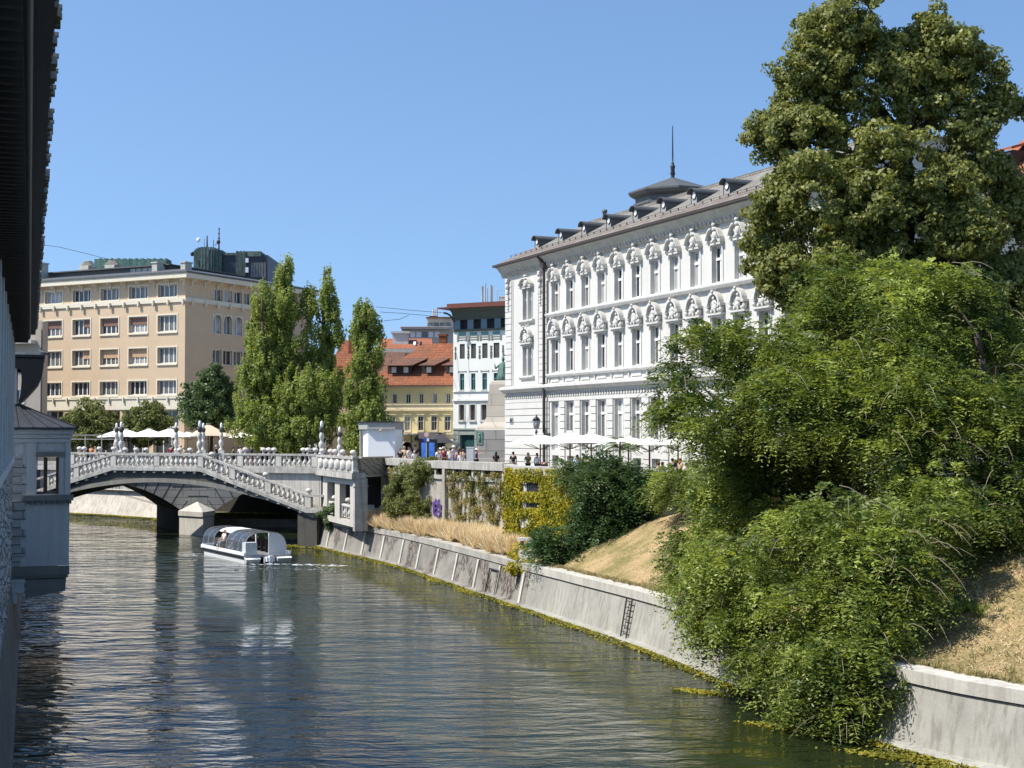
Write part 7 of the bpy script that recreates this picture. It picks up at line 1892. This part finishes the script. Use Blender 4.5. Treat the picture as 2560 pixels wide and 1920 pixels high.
def make_pose(key):
    sit = key == 'sit'; H_ = -.42 if sit else 0
    V = {'pel': (0, 0, .95 + H_), 'waist': (0, 0, 1.1 + H_), 'chest': (0, -.01, 1.3 + H_), 'neck': (0, 0, 1.46 + H_), 'chin': (0, -.02, 1.53 + H_), 'head': (0, -.02, 1.62 + H_), 'crown': (0, 0, 1.69 + H_)}
    for s_, n_ in ((-1, 'l'), (1, 'r')):
        V['sh' + n_] = (.18 * s_, 0, 1.41 + H_)
        arm = {'stand': ((.235, .02, 1.14), (.24, -.06, .9)), 'walk': ((.24, -.06 * s_, 1.15), (.23, -.16 * s_, .93)), 'sit': ((.24, -.08, 1.16), (.17, -.3, 1.06)), 'raise': ((.24, -.02, 1.15), (.2, -.12, .95)), 'phone': ((.22, -.08, 1.16), (.08, -.26, 1.32))}[key]
        if key == 'raise' and s_ == 1: arm = ((.3, -.1, 1.55), (.3, -.16, 1.8))
        if key == 'raise' and s_ == -1: arm = ((.3, -.2, 1.36), (.36, -.42, 1.42))
        V['el' + n_] = (arm[0][0] * s_, arm[0][1], arm[0][2] + H_); V['wr' + n_] = (arm[1][0] * s_, arm[1][1], arm[1][2] + H_)
        a, b = Vector(V['el' + n_]), Vector(V['wr' + n_]); d = (b - a).normalized(); V['ha' + n_] = tuple(b + d * .08)
        V['hip' + n_] = (.095 * s_, 0, .9 + H_)
        if sit: V['kn' + n_] = (.11 * s_, -.42, .49); V['an' + n_] = (.11 * s_, -.42, .09); V['to' + n_] = (.11 * s_, -.58, .05)
        elif key == 'walk': V['kn' + n_] = (.1 * s_, -.12 * s_ - .04, .5); V['an' + n_] = (.1 * s_, -.24 * s_ + .05, .1); V['to' + n_] = (.1 * s_, -.24 * s_ - .1, .05)
        else: V['kn' + n_] = (.10 * s_, -.02, .5); V['an' + n_] = (.10 * s_, .02, .09); V['to' + n_] = (.12 * s_, -.14, .05)
    rad = {'pel': (.15, .11), 'waist': (.125, .10), 'chest': (.15, .11), 'neck': .055, 'chin': (.065, .07), 'head': (.078, .095), 'crown': (.06, .07)}
    for n_ in 'lr': rad.update({'sh' + n_: .062, 'el' + n_: .042, 'wr' + n_: .028, 'ha' + n_: (.035, .018), 'hip' + n_: .09, 'kn' + n_: .058, 'an' + n_: .04, 'to' + n_: .035})
    E_ = [('pel', 'waist'), ('waist', 'chest'), ('chest', 'neck'), ('neck', 'chin'), ('chin', 'head'), ('head', 'crown')]
    for n_ in 'lr': E_ += [('chest', 'sh' + n_), ('sh' + n_, 'el' + n_), ('el' + n_, 'wr' + n_), ('wr' + n_, 'ha' + n_), ('pel', 'hip' + n_), ('hip' + n_, 'kn' + n_), ('kn' + n_, 'an' + n_), ('an' + n_, 'to' + n_)]
    def sub(keys, grow, nm, ends={}):
        ks = [k for k in V if k in keys]; ix = {k: i for i, k in enumerate(ks)}
        ed = [(ix[a], ix[b]) for a, b in E_ if a in ix and b in ix]
        pos = [ends.get(k, V[k]) for k in ks]
        rr = [tuple((x + grow) for x in rad[k]) if hasattr(rad[k], '__len__') else rad[k] + grow for k in ks]
        return pos, ed, rr
    ex = MB(); ex.smooth = True                         # fingers, thumb, nose, ears
    for n_ in 'lr':
        w = Vector(V['wr' + n_]); h = Vector(V['ha' + n_]); d = (h - w).normalized(); sd = d.cross(Vector((0, 1, .1))).normalized()
        for q, (o_, ln_) in enumerate(((-.027, .055), (-.009, .07), (.009, .065), (.027, .05))):
            a = h + sd * o_; b = a + d * ln_ * .6; c = b + (d * .5 + Vector((0, -.5, 0))).normalized() * ln_ * .5; ex.bar(a, b, .0085, 5); ex.bar(b, c, .008, 5, .006)
        a = w + sd * -.025 + d * .02; b = a + (d * .7 + sd * -.7).normalized() * .05; ex.bar(a, b, .010, 5); ex.bar(b, b + d * .03, .009, 5, .006)
    hz = V['head']; ex.bar((hz[0], hz[1] - .085, hz[2] + .01), (hz[0], hz[1] - .115, hz[2] - .025), .01, 5, .016); ex.ell((.082, hz[1] + .01, hz[2] - .005), (.012, .02, .03), 6, 4); ex.ell((-.082, hz[1] + .01, hz[2] - .005), (.012, .02, .03), 6, 4)
    p = {}
    p['body'] = skinned(*sub(list(V), 0, 'body'), 1, ex)
    lower = lambda n_: tuple(Vector(V['sh' + n_]).lerp(Vector(V['el' + n_]), .8))
    p['shirt'] = skinned(*sub(['pel', 'waist', 'chest', 'shl', 'shr', 'ell', 'elr'], .018, 's', {'ell': lower('l'), 'elr': lower('r')}), 1, name='shirt')
    p['trousers'] = skinned(*sub(['pel', 'hipl', 'hipr', 'knl', 'knr', 'anl', 'anr'], .02, 't'), 1, name='trousers')
    up = {k: (V[k][0] * 1.1, V[k][1], V[k][2]) for k in ('knl', 'knr')}
    p['shorts'] = skinned(*sub(['pel', 'hipl', 'hipr', 'knl', 'knr'], .035, 't', up), 1, name='shorts')
    hb_ = MB(); hb_.ell((0, .02, hz[2] + .035), (.098, .118, .10), 12, 8); p['hair_short'] = hb_.mesh('hair', M['black_iron'])
    hb_ = MB(); hb_.ell((0, .02, hz[2] + .035), (.10, .12, .10), 12, 8); hb_.ell((0, .075, hz[2] - .1), (.10, .06, .19), 10, 8); p['hair_long'] = hb_.mesh('hair', M['black_iron'])
    hb_ = MB(); hb_.lathe([(.17, hz[2] + .03), (.165, hz[2] + .045), (.10, hz[2] + .05), (.095, hz[2] + .12), (.05, hz[2] + .14)], 12); p['hat'] = hb_.mesh('hat', M['black_iron'])
    POSES[key] = p
for k_ in ('stand', 'walk', 'sit', 'raise', 'phone'): make_pose(k_)
CLOTH = {n: plain('cloth_' + n, c, .85, var=.1) for n, c in dict(black=(.02, .02, .022), white=(.75, .74, .72), blue=(.42, .50, .66), navy=(.03, .04, .09), red=(.22, .03, .04), purple=(.10, .04, .16), tan=(.45, .33, .2), pink=(.55, .32, .32), grey=(.25, .25, .26), green=(.12, .17, .08), denim=(.10, .15, .25), brown=(.14, .08, .05), orange=(.6, .22, .08)).items()}
SKIN = [plain('skin_%s' % n, c, .55, var=.06) for n, c in (('light', (.56, .34, .24)), ('mid', (.42, .24, .16)), ('deep', (.2, .11, .07)))]
HAIR = {n: plain('hair_' + n, c, .6) for n, c in dict(dark=(.02, .015, .012), brown=(.09, .045, .02), blond=(.42, .3, .14), red=(.2, .05, .02), grey=(.4, .39, .37)).items()}
def person(u, D, h, pose, rot, shirt, legs, hair, label, z=None, skin=0, longh=False, hat=None, shorts=False, group=None, xyz=None):
    p = at(u, 1130, D); z = GZ if z is None else z
    loc = xyz or (p.x, p.y, z)
    o = thing('person', loc, R(rot), label, 'person', group); s_ = h / 1.74; o.scale = (s_, s_, s_)
    P = POSES[pose]
    def put(nm, me, mt):
        q = link(nm, me, o); q.material_slots[0].link = 'OBJECT'; q.material_slots[0].material = mt
    put('body', P['body'], SKIN[skin]); put('shirt', P['shirt'], CLOTH[shirt]); put('shorts' if shorts else 'trousers', P['shorts' if shorts else 'trousers'], CLOTH[legs])
    put('hair', P['hair_long' if longh else 'hair_short'], HAIR[hair])
    if hat: put('hat', P['hat'], CLOTH[hat])
    if pose == 'sit': seat_for(loc, rot, s_, label)
    return o
_chair = [None]
def seat_for(loc, rot, s_, lab):
    if _chair[0] is None:
        c = thing('cafe_chair', (0, 0, 0), 0, 'dark café chair under a seated guest on the terrace', 'chair', 'café chairs')
        mb = MB(); mb.box(-.22, .22, -.2, .22, .40, .44); mb.build('seat', M['dark_brown'], c)
        mb = MB(); mb.box(-.2, .2, .22, .25, .5, .85); mb.box(-.2, -.16, .21, .24, .44, .5); mb.box(.16, .2, .21, .24, .44, .5); mb.build('backrest', M['dark_brown'], c)
        for x in (-.2, .2):
            for y in (-.18, .22): mb = MB(); mb.bar((x, y, 0), (x, y, .41), .015); mb.build('leg', M['black_iron'], c)
        _chair[0] = c
    else: c = copy_tree(_chair[0])
    c.location = loc; c.rotation_euler = (0, 0, R(rot)); c['label'] = 'dark chair of the ' + ' '.join(lab.replace(',', '').split()[:11])
G1, G2, G3 = 'people on the square by the parapet', 'guests of the café terrace', 'people crossing the bridge'
PE = [
 (1001, 103, 1.62, 'stand', 20, 'black', 'denim', 'brown', 'person in black top nearest the kiosk, standing at the parapet', dict(longh=True)),
 (1011, 105, 1.74, 'phone', 160, 'tan', 'tan', 'blond', 'person in tan clothes just right of the kiosk corner, hands raised to the face', dict()),
 (1023, 104, 1.70, 'walk', 60, 'white', 'white', 'dark', 'person in white from head to toe walking between kiosk and blue screen', dict(longh=True)),
 (1038, 106.5, 1.84, 'stand', 0, 'black', 'black', 'dark', 'tall person in black standing at the left edge of the blue screen', dict()),
 (1036, 102, 1.45, 'stand', 200, 'white', 'grey', 'grey', 'short white-haired person in white shirt before the blue screen', dict()),
 (1096, 101, 1.62, 'stand', 30, 'white', 'pink', 'dark', 'person in white with pink trousers just right of the blue screen', dict(longh=True)),
 (1101, 102.5, 1.66, 'walk', 100, 'white', 'grey', 'blond', 'person with white sun hat next to the blue screen', dict(hat='white')),
 (1109, 102, 1.72, 'stand', 180, 'red', 'black', 'dark', 'person in dark red shirt with a white hat among the crowd', dict(hat='white')),
 (1115, 103.5, 1.70, 'stand', 0, 'black', 'red', 'dark', 'person in black behind the dark red shirt', dict()),
 (1126, 98, 1.72, 'phone', 190, 'white', 'denim', 'dark', 'man in white shirt and jeans leaning at the parapet', dict()),
 (1134, 100, 1.84, 'walk', 40, 'blue', 'denim', 'grey', 'tall person in pale blue shirt wearing a white cap', dict(hat='white')),
 (1146, 98, 1.66, 'stand', 200, 'pink', 'grey', 'brown', 'person in pink top beside the raised arm', dict(longh=True)),
 (1158, 99, 1.62, 'raise', 180, 'tan', 'grey', 'brown', 'person holding one arm up high to take a picture', dict(skin=0)),
 (1152, 96.5, 1.42, 'stand', 10, 'white', 'white', 'blond', 'small person in loose white at the parapet, below the raised arm', dict()),
 (1191, 97, 1.68, 'raise', 90, 'purple', 'black', 'brown', 'person in purple and white hat pointing ahead, right of the grey cabinet', dict(hat='white')),
 (1240, 92, 1.52, 'stand', 180, 'black', 'black', 'dark', 'long-haired woman in black top with her back to the river, before the monument', dict(longh=True)),
 (1283, 89.5, 1.56, 'stand', 170, 'black', 'black', 'dark', 'person in dark brown-black shirt seen against the white rusticated wall', dict()),
 (1320, 88.5, 1.52, 'phone', 200, 'green', 'black', 'blond', 'blond person in black and green leaning between the dark shirt and the white shirt', dict(longh=True)),
 (1343, 88, 1.50, 'stand', 150, 'white', 'navy', 'dark', 'dark-haired man in white shirt left of the first umbrella pole', dict(skin=1)),
 (1361, 87, 1.5, 'sit', 180, 'red', 'black', 'dark', 'seated guest in dark red behind the first umbrella pole', dict()),
 (1443, 78.6, 1.55, 'stand', 180, 'blue', 'navy', 'dark', 'broad-backed man in pale blue shirt under the second umbrella', dict(skin=1)),
 (1466, 79.3, 1.55, 'stand', 150, 'tan', 'brown', 'dark', 'person with curly dark hair beside the pale blue shirt', dict(skin=1)),
 (1573, 74.5, 1.62, 'sit', 170, 'white', 'black', 'red', 'seated guest in white at the fourth umbrella pole', dict()),
 (1598, 74.3, 1.62, 'sit', 190, 'black', 'black', 'dark', 'seated dark-haired guest right of the fourth umbrella pole', dict()),
 (1646, 73.8, 1.66, 'sit', 180, 'black', 'black', 'brown', 'seated guest in black, left of two close heads behind the parapet', dict()),
 (1656, 74.6, 1.62, 'sit', 180, 'brown', 'black', 'red', 'seated guest in brown, right of two close heads behind the parapet', dict()),
 (1681, 72.9, 1.46, 'stand', 170, 'black', 'black', 'dark', 'dark-haired guest in a black shirt near the end of the terrace', dict()),
 (1701, 72.7, 1.47, 'stand', 120, 'tan', 'brown', 'red', 'red-haired woman in a patterned brown top near the end of the terrace', dict(longh=True)),
 (1716, 71.8, 1.66, 'sit', 180, 'white', 'grey', 'dark', 'seated guest in white at the step of the parapet', dict()),
 (1733, 71.4, 1.7, 'sit', 200, 'brown', 'black', 'dark', 'seated guest in brown, last before the acacia leaves', dict(longh=True)),
 (228, 120.5, 1.66, 'phone', 160, 'orange', 'grey', 'brown', 'person in orange on the bridge at its left end', dict()),
 (427, 117.0, 1.74, 'stand', 180, 'red', 'black', 'dark', 'person in dark red standing just left of the lone bridge lamp', dict()),
 (452, 116.3, 1.74, 'stand', 190, 'white', 'grey', 'grey', 'person in a white shirt leaning on the bridge just right of the lone lamp', dict()),
 (460, 116.0, 1.6, 'stand', 170, 'tan', 'tan', 'blond', 'blond person in tan beside the white shirt on the bridge', dict()),
 (541, 114.6, 1.74, 'walk', 90, 'black', 'black', 'grey', 'grey-haired person in black walking on the bridge between two lamps', dict()),
 (583, 114.0, 1.6, 'walk', 90, 'green', 'brown', 'dark', 'person in green walking on the bridge before the tan umbrella', dict()),
 (602, 113.6, 1.7, 'stand', 180, 'white', 'grey', 'brown', 'person in white on the bridge left of the big poplar group', dict()),
 (629, 113.1, 1.74, 'walk', -90, 'navy', 'orange', 'dark', 'person in navy with orange trousers walking on the bridge before the poplars', dict()),
 (653, 112.8, 1.6, 'walk', 90, 'black', 'black', 'blond', 'blond person in black walking on the bridge before the poplars', dict()),
]
for i, (u, D, h, pose, rot, sh_, lg, hr, lab, kw) in enumerate(PE):
    person(u, D, h, pose, rot, sh_, lg, hr, lab, group=G1 if i < 16 else (G2 if u > 1250 else G3), **kw)
ba, bc = math.cos(R(31)), math.sin(R(31))
def onboat(x, y): return (-16.1 + x * ba - y * bc, 94.6 + x * bc + y * ba, .40)
for x, y, sh_, hr, lab, sk_ in ((-.95, 5.2, 'white', 'blond', 'boat passenger in white sitting in the open middle of the boat', 0), (.95, 5.2, 'tan', 'brown', 'boat passenger in tan on the far side of the open middle', 0), (-.95, 4.2, 'pink', 'brown', 'boat passenger in pink under the edge of the rear canopy', 1), (-.95, 2.4, 'black', 'dark', 'boat passenger in black under the rear canopy', 0)):
    o = thing('person', onboat(x, y - .05) if y != 5.2 or x > 0 else (*onboat(-1.15, 5.5)[:2], .62), R(31 + 180 if y != 5.2 or x > 0 else -50), lab, 'person', 'boat passengers'); P = POSES['sit']
    for nm, mt in (('body', SKIN[sk_]), ('shirt', CLOTH[sh_]), ('trousers', CLOTH['grey']), ('hair', HAIR[hr])):
        q = link(nm, P['hair_short' if nm == 'hair' else nm], o); q.material_slots[0].link = 'OBJECT'; q.material_slots[0].material = mt

# ------------------------------------------------------------------ umbrellas
def umbrella(x, y, z0, ze, zp, w, cm, pm, label, group, rot=0, valance=.0):
    o = thing('umbrella', (x, y, z0), rot, label, 'umbrella', group)
    mb = MB(); a = w / 2; n = 6; e = ze - z0; p = zp - z0; vs = []; 
    rings = 5
    for i in range(rings + 1):
        f = i / rings; s_ = a * (1 - f); zz = e + (p - e) * (f ** .85)
        for k in range(8):
            an = math.pi / 4 * k + math.pi / 4; rr = s_ * (math.sqrt(2) if k % 2 == 0 else 1.0); sag = -.05 * (1 - f) * (0 if k % 2 == 0 else 1)
            vs.append((math.cos(an) * rr, math.sin(an) * rr, zz - sag * -1 * 0 + (0 if k % 2 == 0 else .04 * (1 - f))))
    fs = [(i * 8 + k, i * 8 + (k + 1) % 8, (i + 1) * 8 + (k + 1) % 8, (i + 1) * 8 + k) for i in range(rings) for k in range(8)]
    b = len(vs); vs += [(v[0], v[1], v[2] - .03) for v in vs]; fs += [tuple(b + q for q in reversed(f_)) for f_ in fs]
    fs += [(k, (k + 1) % 8, b + (k + 1) % 8, b + k) for k in range(8)]
    mb.add(vs, fs); mb.box(-.18, .18, -.18, .18, p - .02, p + .06)
    mb.build('canopy', cm, o)
    mb = MB(); mb.bar((0, 0, 0), (0, 0, p), .045, 8); mb.build('pole', pm, o)
    for k in range(4):
        an = math.pi / 2 * k + math.pi / 4; mb = MB(); mb.bar((0, 0, e - .35), (math.cos(an) * a * .8, math.sin(an) * a * .8, e + .05), .022, 5); mb.build('strut', pm, o)
    mb = MB(); mb.box(-.3, .3, -.3, .3, 0, .08); mb.build('base', pm, o)
GU = 'white umbrellas of the café terrace'
for u, D, vp, ve, w, lab in ((1351, 89, 1085, 1110, 3.5, 'white café umbrella furthest left, beside the downpipe lantern'), (1425, 84, 1079, 1109, 3.3, 'white café umbrella with the highest peak, second from the left'),
                        (1478, 83, 1083, 1107, 3.2, 'white café umbrella third from the left, beside the spindly young tree'), (1571, 78.5, 1092, 1111, 3.2, 'white café umbrella right behind the spindly young tree'),
                        (1624, 77, 1094, 1112, 3.0, 'white café umbrella with fully visible red pole and struts'), (1695, 75.5, 1095, 1112, 3.1, 'white café umbrella furthest right, next to the acacia leaves')):
    p = at(u, vp, D); e = at(u, ve, D); umbrella(p.x, p.y, GZ, e.z, p.z, w, M['white_canvas'], M['post_red'], lab, GU, R(-14))
GL = 'umbrellas in front of the tan building'
for u, D, vp, ve, w, cm, lab in ((290, 153, 1076, 1093, 3.9, 'white_canvas', 'leftmost white umbrella behind the bridge, partly behind the close lamps'), (316, 150, 1073, 1092, 3.8, 'white_canvas', 'white umbrella just right of the close pair of left lamps'),
                            (372, 149, 1072, 1092, 4.0, 'white_canvas', 'white umbrella in the middle of the row between the left lamps and the lone lamp'), (424, 147, 1071, 1092, 4.3, 'white_canvas', 'white umbrella directly left of the lone bridge lamp'), (470, 152, 1080, 1093, 3.6, 'white_canvas', 'low white umbrella behind the right stair-head lamps'),
                            (521, 146, 1060, 1090, 3.5, 'tan_canvas', 'tall tan umbrella between the stair-head lamps'), (596, 145, 1068, 1091, 3.7, 'tan_canvas', 'tan umbrella touching the poplar foliage'), (612, 141, 1079, 1094, 2.8, 'white_canvas', 'small pale umbrella in front of the right tan one')):
    p = at(u, vp, D); e = at(u, ve, D); umbrella(p.x, p.y, GZ, e.z, p.z, w, M[cm], M['concrete'] if cm == 'white_canvas' else M['dark_brown'], lab, GL, R(20))
p = at(1100, 1100, 128); umbrella(p.x, p.y, GZ, 7.7, 8.6, 2.3, M['dark_canvas'], M['black_iron'], 'dark umbrella under the awning of the yellow building', None, R(10))
# pergola
pgp = at(175, 1090, 140)
pg = thing('pergola', (pgp.x, pgp.y, GZ), R(-8), 'thin grey pergola frame behind the left end of the bridge', 'pergola')
for z in (2.45, 2.05): mb = MB(); mb.box(-1.5, 5.2, -.06, .06, z, z + .09); mb.build('beam', M['concrete'], pg)
for x in (-.6, 1.6, 3.3): mb = MB(); mb.bar((x, 0, 0), (x, 0, 2.5), .06); mb.build('post', M['concrete'], pg)
# street furniture on the square
p = at(1047, 1120, 107.0); w = 46 * 107 / FPX
sc_ = thing('info_screen', (p.x, p.y, GZ), R(2), 'big black framed display showing blue panels on the square', 'display')
mb = MB(); mb.box(0, w, 0, .3, 0, 2.25); mb.build('frame', M['black_iron'], sc_)
mb = MB(); mb.quad((w * .14, -.01, .1), (w * .42, -.01, .1), (w * .42, -.01, 2.0), (w * .14, -.01, 2.0)); mb.quad((w * .55, -.01, .1), (w * .85, -.01, .1), (w * .85, -.01, 2.0), (w * .55, -.01, 2.0))
bs = NT('blue_display'); bs.set(bs.ramp(bs.noise(bs.mapped((2, 2, 1)), 1.2, 3), [(.35, (.02, .07, .32)), (.7, (.10, .25, .62))]), .25, spec=.5)
bs.p.inputs['Emission Color'].default_value = (.05, .15, .5, 1); bs.p.inputs['Emission Strength'].default_value = .45
mb.build('screen', bs.m, sc_)
mb = MB(); mb.quad((w * .43, -.008, .1), (w * .54, -.008, .1), (w * .54, -.008, 2.0), (w * .43, -.008, 2.0)); mb.build('divider', M['pane_green'], sc_)
p = at(1175, 1130, 98.5)
cb_ = thing('utility_cabinet', (p.x, p.y, GZ), R(-8), 'narrow grey-white cabinet standing at the parapet among the people', 'cabinet')
mb = MB(); mb.box(-.22, .24, -.2, .2, 0, 1.72); mb.build('body', plain('cabinet_grey', (.5, .52, .53), .5), cb_); mb = MB(); mb.box(-.24, .26, -.22, .22, 1.72, 1.76); mb.build('lid', M['white_paint'], cb_)
p = at(1066, 1100, 104)
ts = thing('traffic_sign', (p.x, p.y, GZ), 0, 'post with a white-red round sign above a small blue and white sign', 'sign')
mb = MB(); mb.bar((0, 0, 0), (0, 0, 2.75), .03); mb.build('post', M['concrete'], ts)
mb = MB(); mb.add([(math.cos(a_) * .17, -.05, 2.62 + math.sin(a_) * .17) for a_ in np.linspace(0, 6.283, 17)[:-1]] + [(math.cos(a_) * .17, -.03, 2.62 + math.sin(a_) * .17) for a_ in np.linspace(0, 6.283, 17)[:-1]], [tuple(range(16)), tuple(range(31, 15, -1))] + [(k, (k + 1) % 16, 16 + (k + 1) % 16, 16 + k) for k in range(16)]); mb.build('disc', plain('sign_pink', (.75, .5, .5), .5), ts)
mb = MB(); mb.box(-.22, .02, -.05, -.02, 2.12, 2.34); mb.build('plate', plain('sign_blue', (.03, .10, .5), .4), ts); mb = MB(); mb.box(.03, .2, -.05, -.02, 2.12, 2.34); mb.build('plate', M['white_paint'], ts)
# lanterns on the palace
def lantern(u, v, D, label, arm):
    p = at(u, v, D); o = thing('wall_lantern', (p.x, p.y, p.z), WA, label, 'lantern', 'lanterns on the palace wall')
    mb = MB(); mb.lathe([(.05, 0), (.16, .08), (.26, .62), (.24, .64)], 6); mb.build('glass', plain('lantern_glass_%d' % u, (.35, .36, .36), .2), o)
    mb = MB(); mb.lathe([(.30, .64), (.16, .82), (.06, .9), (.05, 1.02), (.0, 1.06)], 6); mb.lathe([(.04, -.35), (.1, -.2), (.05, -.02)], 6)
    for k in range(6): a = 6.283 * k / 6; mb.bar((math.cos(a) * .16, math.sin(a) * .16, .08), (math.cos(a) * .27, math.sin(a) * .27, .64), .014, 4)
    mb.build('frame', M['black_iron'], o)
    mb = MB(); mb.bar((0, 0, -.3), (arm * .55, .25, -.42), .045); mb.bar((arm * .55, .25, -.42), (arm * 1.0, .9, -.25), .05); mb.bar((arm * 1.0, .88, -.7), (arm * 1.0, .88, .1), .06); mb.bar((-.25 * arm, 0, -.38), (arm * .6, .2, -.46), .03); mb.build('bracket', M['black_iron'], o)
lantern(1341, 1074, 97.6, 'black iron wall lantern beside the dark downpipe', .6)
lantern(1583, 1070, 87.0, 'pale glazed wall lantern on a bracket above the umbrellas, right of the young tree', 1.0)
# graffiti on the terrace wall
GO = (-9.1, 101.0); GAn = math.atan2(-9.8, 4.1)
def gz(u, v): t_, z_ = tz(GO, GAn, u, v); return t_, z_
gr_pts = [[(1084, 1258), (1088, 1250), (1090, 1262), (1088, 1285), (1085, 1288)], [(1090, 1246), (1096, 1250), (1093, 1262), (1089, 1260)], [(1096, 1252), (1101, 1246), (1104, 1254), (1098, 1266), (1095, 1262)], [(1087, 1284), (1094, 1278), (1100, 1294), (1098, 1296), (1091, 1288)],
          [(1095, 1266), (1099, 1268), (1098, 1284), (1094, 1280)], [(1101, 1262), (1105, 1258), (1104, 1284), (1100, 1290)], [(1089, 1270), (1094, 1266), (1094, 1271), (1090, 1275)]]
mb = MB()
for poly in gr_pts:
    q = [gz(*c) for c in poly]; ca, sa = math.cos(GAn), math.sin(GAn); nn_ = (sa, -ca)
    mb.add([(GO[0] + t_ * ca + nn_[0] * .07, GO[1] + t_ * sa + nn_[1] * .07, z_) for t_, z_ in q], [tuple(range(len(q)))])
mb.build('graffiti', plain('purple_spray', (.085, .04, .20), .6), tw)
p = at(976, 1297, 99.2)
sp = thing('stone_figure', (p.x, p.y, 2.3), 0, 'small whitish stone finial standing between the passage and the spiky bush', 'ornament')
mb = MB(); mb.lathe([(.24, 0), (.24, .25), (.14, .35), (.2, .55), (.16, .75), (.08, .85), (.13, .98), (.1, 1.1), (.0, 1.15)], 10); mb.build('stone', M['pale_stone'], sp)
